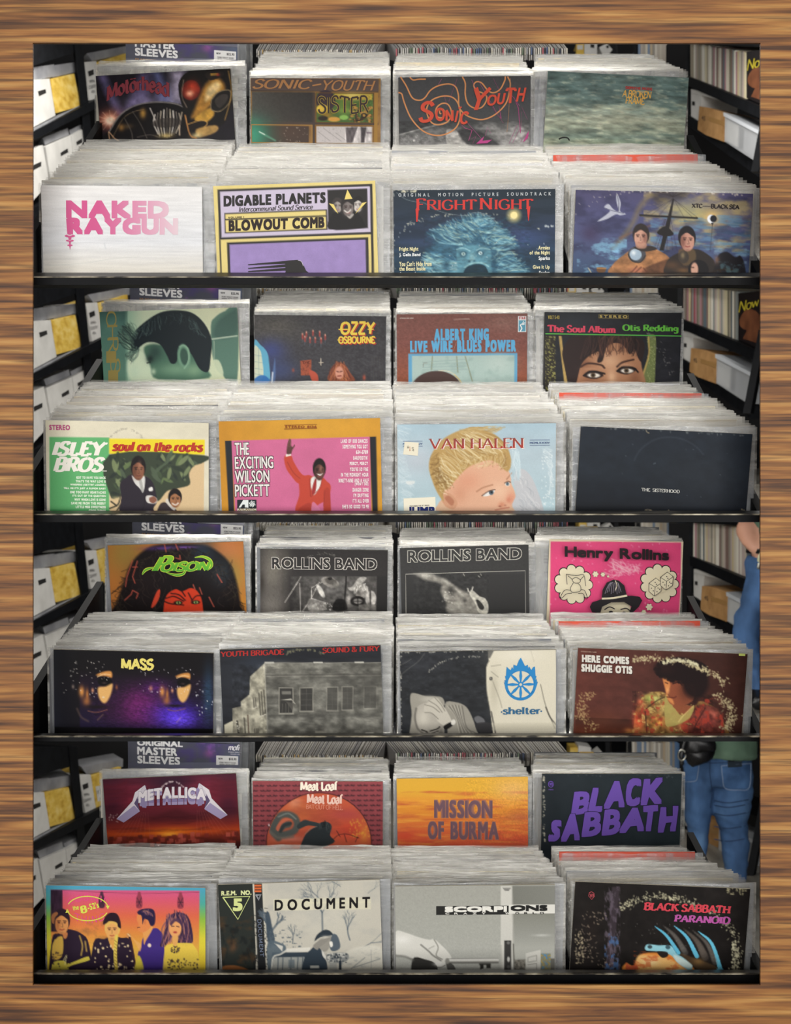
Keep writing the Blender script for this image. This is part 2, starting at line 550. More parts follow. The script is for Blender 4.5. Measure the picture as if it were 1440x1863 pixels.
    def noise(self, sx, sy, amp, box=None, col=None, lo=0.45, hi=0.75, seed=0, oct=4):
        n = fbm(self.X / sx + seed * 13.7, self.Y / sy + seed * 7.3, oct)
        if col is None:
            self.c = np.clip(self.c * (1 + (n - 0.5)[..., None] * 2 * amp * self._box(box)[..., None]), 0, 1)
            return self
        m = np.clip((n - lo) / (hi - lo), 0, 1)
        return self._mix(m * amp * self._box(box), col)

    def specks(self, n, box, col, r=3.0, a=0.8, seed=1):
        rr = random.Random(seed)
        for _ in range(n):
            self.ell(rr.uniform(box[0], box[2]), rr.uniform(box[1], box[3]), rr.uniform(0.4, 1) * r, rr.uniform(0.4, 1) * r, col, a)
        return self

    def hair(self, n, root, tip, w, cols, seed=1, jit=12, a=0.8):
        """n strokes between two polylines (root[t] -> tip[t])"""
        rr = random.Random(seed); R = catmull(root, 6); Tp = catmull(tip, 6)
        for _ in range(n):
            t = rr.random(); p = R[int(t * (len(R) - 1))]; q = Tp[int(t * (len(Tp) - 1))]
            j = lambda: rr.uniform(-jit, jit)
            m = (p + q) / 2 + np.array([j() * 1.6, j() * 1.6])
            self.line([p + [j(), j()], m, q + [j(), j()]], w * rr.uniform(0.5, 1.2), rr.choice(cols), a)
        return self

    def ringwear(self, cx, cy, rx, ry, t0, t1, col, n=90, r=4, seed=5, spread=0.06):
        rr = random.Random(seed)
        for _ in range(n):
            t = math.radians(rr.uniform(t0, t1)); k = 1 + rr.gauss(0, spread)
            self.ell(cx + math.cos(t) * rx * k, cy - math.sin(t) * ry * k, r * rr.uniform(0.3, 1), r * rr.uniform(0.2, 0.6), col, 0.75, rot=rr.uniform(0, 180))
        return self

    # --- crisp print laid over the grid
    def _loc(self, pts, dep=0.0):
        pts = np.asarray(pts, float)
        u = self.ox + pts[:, 0] / self.s - self.tl[0]; v = self.oy + pts[:, 1] / self.s - self.tl[1]
        det = self.vx[0] * self.vy[1] - self.vx[1] * self.vy[0]
        a = (u * self.vy[1] - v * self.vy[0]) / det; b = (v * self.vx[0] - u * self.vx[1]) / det
        return np.stack([(a - 0.5) * self.wm, np.zeros(len(a)) - 0.0022 - 0.00014 * self.layer - dep, (1 - b) * self.hm], -1)

    def _add(self, pts, tris, col, dep=0.0):
        k = sum(len(v) for v in self.ov)
        self.ov.append(self._loc(pts, dep)); self.ot.append(np.asarray(tris, int) + k)
        pts = np.asarray(pts, float)
        self.oc.append(np.array([lin(rgb(col(x, y))) for x, y in pts]) if callable(col) else np.tile(lin(rgb(col)), (len(pts), 1)))

    def opoly(self, pts, col, smooth=False):
        self.layer += 1
        if smooth:
            pts = catmull(pts, 4, closed=True)
        self._add(pts, tessellate_polygon([[Vector((p[0], p[1], 0)) for p in pts]]), col); return self

    def orect(self, x0, y0, x1, y1, col):
        return self.opoly([(x0, y0), (x1, y0), (x1, y1), (x0, y1)], col)

    def oframe(self, x0, y0, x1, y1, w, col):
        for r in ((x0, y0, x1, y0 + w), (x0, y1 - w, x1, y1), (x0, y0, x0 + w, y1), (x1 - w, y0, x1, y1)):
            self.orect(*r, col)
        return self

    def oline(self, pts, w, col, smooth=True, taper=False):
        self.layer += 1
        if smooth and len(pts) > 2:
            pts = catmull(pts, 5)
        v, t = ribbon(pts, (lambda d, s: w * (0.25 + 0.75 * math.sin(math.pi * min(1, max(0, s))))) if taper else (lambda d, s: w))
        self._add(v, t, col); return self

    def oell(self, cx, cy, rx, ry, col, n=28):
        return self.opoly([(cx + rx * math.cos(2 * math.pi * k / n), cy + ry * math.sin(2 * math.pi * k / n)) for k in range(n)], col)

    def oring(self, cx, cy, rx, ry, w, col, t0=0, t1=360, n=40):
        return self.oline([(cx + rx * math.cos(math.radians(t0 + (t1 - t0) * k / n)), cy + ry * math.sin(math.radians(t0 + (t1 - t0) * k / n))) for k in range(n + 1)], w, col, smooth=False)

    def text(self, s, box, col, font='sans', bold=0.0, shear=0.0, track=0.0, warp=None, rot=0.0, outline=None, jit=0.0):
        x0, y0, x1, y1 = box

        if font != 'sans':
            track = max(track, 0.0) + STY[font].get('trk', 0.0)
        elif bold and len(s) > 1:
            Wg, _ = lay(s, 'sans', -0.085); Wg = Wg[:, 0].max() - Wg[:, 0].min(); ng = max(1, len(s) - 1)
            gap = 1.8 * bold + 0.05 * (y1 - y0)
            x0 += bold * .9; x1 -= bold * .9
            track = max(track, gap * Wg / max(1.0, (x1 - x0) - ng * gap) - 0.085)

        def shape(extra):
            dep = []
            aw = 0.0 if font == 'sans' else extra * 200.0 / max(1, y1 - y0)
            V, T = lay(s, font, track, aw, dep)
            V = V + np.stack([V[:, 1] * shear, np.zeros(len(V))], -1)
            if font == 'sans':
                lo, hi = V.min(0), V.max(0)
            else:                       # fit the bare skeleton so that heavier pens keep the place
                V0, _ = lay(s, font, track, 0.0); V0 = V0 + np.stack([V0[:, 1] * shear, np.zeros(len(V0))], -1)
                lo, hi = V0.min(0), V0.max(0)
            Q = np.stack([x0 + (V[:, 0] - lo[0]) / (hi[0] - lo[0]) * (x1 - x0), y1 - (V[:, 1] - lo[1]) / (hi[1] - lo[1]) * (y1 - y0)], -1)
            if warp:
                Q = np.array([warp(x, y) for x, y in Q])
            if rot:
                c, s_ = math.cos(math.radians(rot)), math.sin(math.radians(rot)); m = np.array([(x0 + x1) / 2, (y0 + y1) / 2])
                E = Q - m; Q = m + np.stack([E[:, 0] * c - E[:, 1] * s_, E[:, 0] * s_ + E[:, 1] * c], -1)
            return Q, T, np.concatenate(dep)

        def put(r, colr):
            self.layer += 1
            Q, T, dep = shape(r)
            if r <= 0 or font != 'sans':
                self._add(Q, T, colr, dep * 8e-6); return
            if y1 - y0 < 60:            # small print: four copies are enough
                k8 = [(-r, -r), (r, -r), (r, r), (-r, r)]
            else:
                k8 = [(-r, -r), (0, -r), (r, -r), (r, 0), (r, r), (0, r), (-r, r), (-r, 0), (0, 0)]
            if r > .06 * (y1 - y0):     # heavy weights: fill between the outer copies
                k8 = k8 + [(a * .5, b * .5) for a, b in k8]
            for k, d in enumerate(k8):
                self._add(Q + np.array(d) * .9, T, colr, k * 8e-6)
        if outline:
            put(bold + outline[1], outline[0])
        put(bold, col)
        return self

    # --- objects
    def build(self, label, group, edge='#cfc7b4', thick=0.0036):
        root = empty('album_record', (0, 0, 0), label, 'record', group)
        root.matrix_basis = self.mat
        nx, ny = self.nx, self.ny
        x = (self.A - 0.5) * self.wm; z = (1 - self.B) * self.hm
        V = np.stack([x.ravel(), np.full(x.size, -thick / 2), z.ravel()], -1)
        idx = np.arange(nx * ny).reshape(ny, nx)
        fq = np.stack([idx[:-1, :-1], idx[1:, :-1], idx[1:, 1:], idx[:-1, 1:]], -1).reshape(-1, 4)
        cols = lin(self.c.reshape(-1, 3))
        zb, zt, hw, e = float(z.min()), float(z.max()), self.wm / 2, thick / 2
        ev = np.array([(-hw, -e, zt), (hw, -e, zt), (hw, -e, zb), (-hw, -e, zb), (-hw, e, zt), (hw, e, zt), (hw, e, zb), (-hw, e, zb)])
        k = nx * ny
        ef = np.array([(4, 5, 1, 0), (5, 6, 2, 1), (7, 4, 0, 3), (6, 5, 4, 7)]) + k
        me = mesh('cover', np.concatenate([V, ev]), np.concatenate([fq, ef]).tolist(), M['cover'], np.concatenate([cols, np.tile(lin(rgb(edge)), (8, 1))]))
        cov = obj('cover', me, root, False)
        if self.ov:
            me = mesh('lettering', np.concatenate(self.ov), np.concatenate(self.ot).tolist(), M['ink'], np.concatenate(self.oc))
            obj('lettering', me, cov, False)
        return root
# ---------------------------------------------------------------- the printed covers (drawn in the pixel frame of each cover)
def seg(*a):
    return [(a[i], a[i + 1]) for i in range(0, len(a), 2)]


def head(c, x, y, w, h, skin, hair, shade=None, turn=0.0, dark='#2a1a18', mouth='#8a4a44'):
    """a small generic printed face: hair mass, face, brows, eyes, nose, mouth"""
    c.ell(x, y - h * 0.10, w * 0.60, h * 0.58, hair)
    c.ell(x + turn * w * 0.1, y + h * 0.08, w * 0.46, h * 0.50, skin)
    if shade:
        c.blob(x - (0.28 if turn >= 0 else -0.28) * w, y + h * 0.1, w * 0.22, h * 0.42, shade, 0.75)
    c.poly([(x - w * .5, y - h * .2), (x - w * .3, y - h * .52), (x + w * .1, y - h * .62), (x + w * .5, y - h * .3), (x + w * .42, y - h * .16), (x, y - h * .34), (x - w * .38, y - h * .18)], hair)
    t = turn * w * 0.12
    for sx in (-1, 1):
        c.line([(x + t + sx * w * .30, y - h * .07), (x + t + sx * w * .10, y - h * .08)], h * .05, dark, .8)
        c.ell(x + t + sx * w * .20, y + h * .01, w * .075, h * .035, dark, .9)
    c.line([(x + t * 1.6, y + h * .02), (x + t * 1.9 + w * .05, y + h * .2), (x + t * 1.2 - w * .02, y + h * .22)], h * .035, dark, .45)
    c.line([(x + t - w * .14, y + h * .34), (x + t, y + h * .36), (x + t + w * .14, y + h * .33)], h * .06, mouth, .85)
    c.blob(x + t, y + h * .52, w * .2, h * .07, dark, .25)


# ---- first shelf, back row
def t1a(c):
    c.fill('#17131c')
    c.poly(seg(470, 240, 520, 240, 640, 500, 590, 520), '#6f6796', .75, 40, False)
    c.poly(seg(740, 240, 800, 240, 790, 450, 650, 460), '#7a6fa6', .7, 60, False)
    c.poly(seg(820, 240, 860, 240, 960, 440, 850, 450), '#6a72a8', .8, 60, False)
    c.poly(seg(930, 240, 1010, 240, 1040, 460, 930, 440), '#bdb4cf', .85, 70, False)
    c.blob(760, 430, 150, 70, '#a79cc6', .55)
    c.blob(545, 525, 90, 70, '#b0503a', .8); c.blob(545, 520, 55, 50, '#ffb08a', .95); c.blob(548, 530, 36, 30, '#fff6e6', 1)
    for k in range(12):
        a = k * .52; c.line([(548, 528), (548 + math.cos(a) * 85, 528 + math.sin(a) * 62)], 4, '#ffd3b0', .5)
    # rounded black engine with gold and chrome edges
    c.poly(seg(530, 660, 560, 570, 620, 490, 720, 440, 830, 425, 960, 440, 1040, 490, 1080, 660), '#0f0c0e')
    c.line(seg(540, 600, 620, 490, 720, 440, 840, 428, 960, 445, 1030, 480), 9, '#8f8a86', .8)
    c.line(seg(560, 640, 630, 520, 700, 480, 760, 470), 6, '#6a5a44', .8)
    c.line(seg(545, 645, 540, 600, 575, 640, 600, 655), 7, '#cfa27a', .8)
    c.blob(755, 495, 22, 34, '#d6a24c', .95); c.blob(620, 575, 22, 26, '#a97a3a', .8); c.blob(660, 570, 40, 20, '#7d6440', .6)
    c.lines([seg(690, 480, 740, 560, 780, 650), seg(640, 520, 680, 600, 690, 655), seg(720, 640, 800, 630, 860, 650)], 6, '#5d564f', .8)
    for i in range(9):          # plain chrome grille standing in for the painted front
        x = 830 + i * 19
        c.line(seg(x, 470 + abs(i - 4) * 9, x + (i - 4) * 2, 560, x - (i - 4) * 5, 650 - abs(i - 4) * 6), 9, ['#d9d2c8', '#6b645d', '#b9ae9c'][i % 3], .95)
    c.line(seg(800, 465, 840, 560, 860, 640), 8, '#c9c2ba'); c.line(seg(1000, 500, 985, 580, 985, 640), 9, '#b7a690')
    c.ell(905, 560, 95, 30, '#3a3430', .7); c.blob(900, 640, 60, 18, '#d2b870', .8)
    # big black and gold machine on the right
    c.poly(seg(985, 300, 1040, 252, 1150, 244, 1310, 250, 1320, 420, 1280, 560, 1220, 600, 1100, 560, 1020, 500, 980, 380), '#120e0d')
    c.poly(seg(1150, 330, 1230, 300, 1270, 380, 1180, 470, 1120, 520, 1060, 540, 1080, 480), '#b98436', .95, 26)
    c.poly(seg(1160, 360, 1220, 320, 1240, 360, 1150, 440), '#f3d9a0', .85, 26)
    c.poly(seg(1080, 540, 1180, 480, 1200, 530, 1120, 590), '#d2a040', .95, 14)
    c.poly(seg(1185, 430, 1230, 385, 1300, 380, 1300, 450, 1240, 505, 1185, 490), '#1a1716'); c.line(seg(1185, 430, 1230, 385, 1300, 380, 1300, 450, 1240, 505, 1185, 490, 1185, 430), 7, '#8c7a5a', .9)
    c.poly(seg(1205, 440, 1240, 405, 1285, 405, 1280, 445, 1235, 485), '#3a3531')
    c.ell(1055, 365, 58, 62, '#5a150c'); c.blob(1065, 360, 46, 52, '#e0492a', .95); c.blob(1050, 385, 28, 24, '#ffc4a0', .9)
    c.poly(seg(1140, 270, 1190, 258, 1250, 262, 1260, 285, 1180, 310), '#211a17'); c.rect(1178, 268, 1226, 282, '#b8903a', .9); c.blob(1225, 278, 14, 10, '#c8402c', .8)
    c.line(seg(1290, 260, 1310, 400, 1270, 560), 8, '#b08a48', .7); c.line(seg(1010, 300, 1000, 400, 1030, 470), 7, '#8a7a6a', .7)
    c.poly(seg(1040, 570, 1120, 555, 1160, 575, 1130, 610, 1050, 610), '#1c1512'); c.line(seg(1040, 575, 1120, 556, 1160, 575, 1132, 608), 6, '#d8a85a', .9)
    c.poly(seg(1090, 610, 1200, 590, 1230, 610, 1200, 640, 1110, 660), '#caa05a', .9, 12); c.blob(1090, 650, 40, 22, '#f0dca0', .9)
    c.line(seg(1020, 520, 1050, 640, 1090, 665), 9, '#e7a35a', .8)
    c.noise(30, 30, .25)
    arc = lambda x, y: (x, y + 55 * ((x - 730) / 200) ** 2 - 6)
    c.text('Mot\u00f6rhead', (528, 268, 920, 365), '#8c3b46', 'black', 2.4, warp=arc, outline=('#2c1318', 3.4))


def t1b(c):
    br = '#9a7442'
    c.fill(br).noise(60, 40, .18)
    c.rect(84, 412, 1240, 524, '#5f504b'); c.rect(92, 536, 648, 806, '#474440')
    c.grad([(80, '#5a5a55'), (330, '#46433f'), (660, '#33302f')], 'x', (92, 536, 640, 806), .8)
    c.noise(14, 14, .10, (92, 536, 640, 806))
    c.rect(640, 536, 664, 1010, '#4a3f3a'); c.rect(80, 806, 1235, 828, '#4d423d'); c.line(seg(90, 528, 1235, 527), 7, '#3d332e')
    c.rect(92, 842, 608, 1100, '#4b3d36'); c.blob(110, 920, 200, 170, '#3d8e73', .95); c.blob(100, 930, 80, 140, '#46a383', .8); c.blob(420, 900, 160, 100, '#5a463c', .6)
    c.line(seg(160, 900, 300, 975), 13, '#79c7a4', .7, soft=16); c.line(seg(158, 898, 205, 922), 8, '#f4fbf0')
    c.specks(26, (330, 850, 600, 1000), '#d8cbb8', 3.5, .8, 3)
    c.rect(676, 842, 1182, 1100, '#cfc9c8'); c.lines([seg(740, 860, 900, 975), seg(690, 890, 800, 975), seg(850, 900, 960, 980)], 4, '#6d6768', .8)
    c.poly(seg(940, 850, 1050, 846, 1000, 1000, 950, 1000), '#5f585b', .95, 8, False); c.poly(seg(1080, 846, 1130, 850, 1110, 1000, 1082, 1000), '#554e52', 1, 6, False)
    c.noise(20, 50, .35, (935, 840, 1180, 1000)); c.rect(1130, 890, 1180, 905, '#7a6a74', .8); c.specks(40, (690, 850, 930, 980), '#8d8788', 3, .6, 9)
    # picture panel, plain garden colours
    c.rect(676, 545, 1190, 806, '#4d6a35'); c.rect(840, 545, 1180, 600, '#b9a03c'); c.blob(1000, 570, 120, 40, '#e2cf78', .9)
    c.ell(760, 610, 88, 95, '#40323a'); c.ell(730, 690, 55, 45, '#e8c64e'); c.blob(770, 740, 60, 40, '#a37a2c', .9); c.blob(920, 640, 60, 50, '#6f8d3a', .8)
    c.specks(60, (980, 660, 1180, 800), '#cf9448', 14, .8, 4); c.specks(50, (980, 660, 1180, 800), '#4a3620', 10, .8, 5); c.noise(9, 9, .35, (1120, 560, 1190, 680))
    c.ell(835, 778, 56, 22, '#d9a24a'); c.ell(925, 760, 40, 22, '#8fc060'); c.ell(735, 770, 45, 22, '#2f2620'); c.blob(930, 700, 80, 40, '#8db04e', .7)
    c.oframe(668, 538, 1198, 812, 7, '#6b4f2c'); c.orect(1200, 536, 1232, 1000, '#a8803f')
    c.oframe(82, 830, 640, 1000, 8, '#ad8447'); c.oframe(664, 830, 1196, 1000, 8, '#8a6636')
    c.text('SONIC', (100, 422, 640, 510), '#b98556', 'brush', 1.5, shear=.25)
    c.oline(seg(640, 478, 720, 462), 13, '#b98556')
    c.text('YOUTH', (740, 425, 1210, 520), '#b98556', 'brush', 1.0, shear=.3)
    c.text('SISTER', (690, 568, 1150, 725), '#3d3230', 'brush', 1.5, outline=('#cbb04a', 4), warp=lambda x, y: (x, y + 8 * math.sin(x / 37)))
    c.text('LP', (1030, 722, 1135, 790), '#3a2e2a', 'brush', 1)


def t1c(c):
    c.fill('#46474a').noise(12, 12, .08)
    c.grad([(765, '#3b3c3d'), (860, '#6a6a69'), (1000, '#8d8c8b')], 'y', (120, 768, 1270, 1100), .9)
    c.poly(seg(120, 880, 480, 790, 640, 770, 1270, 768, 1270, 762, 120, 766), '#3a3b3c', .9, 8, False)
    c.line(seg(120, 885, 420, 810, 560, 775), 10, '#a2a29f', .8); c.blob(1150, 900, 160, 120, '#b9b7b5', .85); c.blob(920, 830, 80, 60, '#a5a4a2', .6)
    c.poly(seg(540, 850, 620, 850, 700, 930, 720, 1000, 560, 1000), '#b9b7b3', .9, 10); c.poly(seg(640, 860, 760, 830, 900, 900, 1000, 990, 760, 1000), '#38383a', .9, 20)
    c.noise(40, 22, .4, (120, 775, 1270, 1100)); c.specks(50, (130, 880, 560, 1000), '#c9c8c4', 4, .6, 7); c.ell(255, 936, 10, 10, '#d7d6d2')
    o = '#d6935e'
    for p in (seg(120, 515, 150, 530, 170, 600, 230, 740, 330, 850, 440, 892, 540, 880, 620, 830, 655, 760, 660, 690, 640, 610, 590, 560, 510, 550, 420, 580, 372, 640, 372, 710, 410, 780, 470, 800, 540, 780, 580, 730, 580, 670, 550, 620, 500, 615, 455, 650, 445, 700, 470, 735, 510, 735, 530, 700, 510, 665, 485, 670, 480, 695, 495, 705),
              seg(140, 380, 190, 460, 240, 560, 300, 585, 350, 565, 400, 500, 470, 460, 560, 445, 620, 470, 645, 540, 650, 640, 690, 700, 760, 740, 850, 758, 940, 730, 1020, 670, 1070, 600, 1090, 520, 1098, 440, 1075, 385),
              seg(680, 384, 705, 440, 705, 540, 730, 620, 790, 658, 850, 650, 890, 590, 880, 540, 800, 500, 780, 455, 805, 428, 850, 440, 900, 500, 950, 525, 1010, 495, 1050, 420, 1055, 384), seg(220, 384, 250, 408, 300, 402, 360, 402)):
        c.oline(p, 12, o)
    pk = '#c24a8e'
    for p in (seg(660, 790, 700, 830, 765, 850, 735, 940, 800, 905, 770, 970), seg(950, 400, 1010, 520), seg(635, 400, 560, 600), seg(1000, 640, 1020, 750, 980, 700), seg(1130, 560, 1170, 660, 1190, 880, 1200, 690), seg(1200, 650, 1250, 760), seg(940, 650, 1040, 790), seg(520, 540, 545, 640)):
        c.oline(p, 5, pk, False, True)
    for p in (seg(500, 400, 470, 450), seg(760, 410, 830, 560), seg(820, 420, 980, 700), seg(1060, 480, 1180, 640), seg(700, 760, 860, 940), seg(880, 900, 900, 820, 930, 880), seg(1090, 970, 1160, 810), seg(1120, 965, 1190, 830), seg(1190, 960, 1240, 880)):
        c.oline(p, 2.6, '#b35c92', False)
    c.opoly(seg(800, 970, 870, 905, 855, 945, 940, 935, 900, 965), pk); c.oline(seg(1100, 400, 1085, 700, 1070, 870), 3, '#b88d68')
    for i in range(5):
        c.oline(seg(1215 + i * 9, 960 - i * 8, 1240 + i * 5, 905 - i * 10), 5, pk, False)
    red = '#d6523c'
    c.text('S', (300, 598, 432, 778), red, 'brush', 6, shear=.15); c.text('O', (446, 655, 522, 765), red, 'brush', 6); c.text('N', (535, 672, 598, 770), red, 'brush', 5); c.text('I', (612, 680, 645, 780), red, 'brush', 5, shear=.3); c.text('C', (662, 690, 735, 795), red, 'brush', 6, shear=.2)
    c.oline(seg(645, 660, 672, 648), 12, red)
    c.text('Y', (785, 478, 930, 675), red, 'brush', 7, shear=.35); c.text('O', (900, 545, 975, 635), red, 'brush', 5, shear=.2); c.text('U', (985, 530, 1055, 625), red, 'brush', 5, shear=.2); c.text('T', (1060, 488, 1150, 618), red, 'brush', 5, shear=.1); c.text('H', (1150, 485, 1235, 605), red, 'brush', 5, shear=.3)


def t1d(c):
    c.grad([(228, '#6b807d'), (330, '#5f7573'), (400, '#82948c'), (470, '#a8af9c'), (530, '#9ba592'), (575, '#76877b'), (620, '#8f9a80')])
    c.noise(150, 40, .55, None, '#4c6361', .5, .78, 1); c.noise(110, 26, .7, (80, 330, 900, 640), '#c6c9ae', .5, .8, 2); c.noise(40, 12, .5, None, '#d6d6bc', .58, .85, 3); c.noise(60, 16, .35, seed=4)
    c.blob(240, 390, 90, 22, '#3f5654', .6); c.blob(640, 560, 120, 12, '#6f8583', .6)
    c.text('DEPECHE MODE', (536, 289, 682, 303), '#b83a38', 'sans', 1.0)
    c.text('A BROKEN', (518, 308, 678, 348), '#e6b65a', 'pen', 1.0, shear=.2); c.text('FRAME', (536, 346, 642, 384), '#e6b65a', 'pen', 1.0, shear=.15)
    c.oline(seg(168, 598, 190, 588, 215, 588, 228, 602), 8, '#1b1d1c')


# ---- first shelf, front row
def t1e(c):
    c.fill('#e3e3e5'); c.grad([(390, '#e6e5e4'), (800, '#dfe1e5'), (1010, '#ddd9cf')]); c.noise(240, 12, .06, seed=2); c.noise(200, 20, .25, None, '#c3c3c8', .58, .9, 5)
    c.line(seg(160, 975, 420, 960, 700, 918, 860, 910), 5, '#c9cbc6', .7); c.line(seg(600, 810, 610, 850), 9, '#c7ccd0', .6)
    f = lambda x, y: np.clip(1 - (x - 560) / 620, 0, 1) * (rgb('#cf5a8e') - rgb('#e3d3d8')) + rgb('#e3d3d8')
    f2 = lambda x, y: f(x, y) if x > 560 else rgb('#cf5a8e')
    c.text('NAKED', (322, 510, 1072, 618), f2, 'sans', 11.5, track=.05); c.text('RAYGUN', (330, 634, 1140, 736), f2, 'sans', 11.5, track=.06)
    k = '#cf5a8e'
    c.opoly(seg(322, 632, 372, 632, 372, 745, 330, 745), k); c.oell(349, 758, 38, 11, k); c.opoly(seg(336, 760, 362, 760, 358, 786, 340, 786), k); c.oell(349, 792, 29, 8, k); c.opoly(seg(342, 794, 357, 794, 354, 822, 345, 822), k); c.oell(350, 826, 20, 6, k); c.opoly(seg(344, 828, 356, 828, 350, 860), k)
    c.oline(seg(330, 750, 349, 756, 368, 750), 4, '#ecd9e0'); c.oline(seg(335, 786, 349, 790, 364, 786), 3, '#ecd9e0')


def t1f(c):
    ye, bk, li = '#e2cf84', '#2c2a2a', '#c9bfd4'
    T = c  # the card hangs a degree out of level; coordinates follow its own edges
    c.fill(ye).noise(100, 100, .04)
    # own edge frame: x 70..1253 along the top, y measured down from it
    ox, oy, k = 70, 385, -.0245
    def R(x0, y0, x1, y1, col):
        c.poly([(x0, y0 + k * (x0 - ox)), (x1, y0 + k * (x1 - ox)), (x1 + .026 * (y1 - y0), y1 + k * (x1 - ox)), (x0 + .026 * (y1 - y0), y1 + k * (x0 - ox))], col, 1, 0, False)
    R(104, 414, 1232, 1300, bk); R(122, 430, 1214, 762, li); R(124, 778, 1224, 1300, ye); R(170, 800, 1205, 1300, bk); R(189, 816, 1185, 1300, '#9b86bd')
    R(152, 586, 902, 734, bk); R(160, 594, 894, 628, ye); R(160, 638, 894, 726, ye); R(905, 446, 1195, 730, '#262424')
    c.noise(50, 50, .05, (190, 800, 1200, 1200))
    w = lambda x, y: (x, y + k * (x - 520))
    c.text('DIGABLE PLANETS', (148, 454, 892, 524), bk, 'sans', 5.5, warp=w, track=.02)
    c.text('Intercommunal Sound Service', (258, 534, 800, 570), '#3a3536', 'text', .9, shear=.2, warp=w)
    c.text('VOLUME 1', (180, 603, 296, 616), '#3a3024', 'sans', .8, warp=w, track=.12)
    c.text('BLOWOUT COMB', (184, 632, 884, 704), '#2b2120', 'sans', 5, warp=w, track=.06)
    c.opoly(seg(1050, 424, 1088, 492, 1030, 496), '#e8d27a'); c.opoly(seg(916, 522, 950, 530, 985, 600, 960, 575), '#e8d27a'); c.opoly(seg(1192, 516, 1160, 522, 1110, 600, 1150, 560), '#e8d27a')
    head(c, 978, 540, 66, 88, '#a39c97', '#3b3534', '#55504e', .4); head(c, 1130, 535, 66, 92, '#cdc6c0', '#1d1a1a', '#8a8480', -.5)
    c.poly(seg(940, 600, 985, 590, 1020, 610, 1060, 640, 1100, 590, 1150, 620, 1185, 690, 1185, 705, 920, 710), '#1c1a1b')
    head(c, 1052, 552, 84, 116, '#7d7471', '#2a2524', '#4f4846', .5); c.line(seg(1030, 576, 1052, 590, 1075, 572), 9, '#e7e2dc', .9); c.poly(seg(1046, 612, 1070, 636, 1098, 606, 1086, 600, 1066, 618), '#cfc8c2', .8)
    # the fork-like comb
    c.opoly(seg(560, 942, 620, 934, 690, 930, 715, 940, 732, 970, 750, 1010, 775, 1030, 760, 1060, 560, 1060, 600, 1018, 596, 944), bk)
    for y0, y1 in ((958, 945), (985, 970), (1008, 996)):
        c.opoly(seg(325, y0, 600, y1 - 8, 600, y1 + 12, 325, y0 + 7), bk)
    c.oline(seg(690, 932, 716, 944, 730, 975), 3, '#d5cfda')


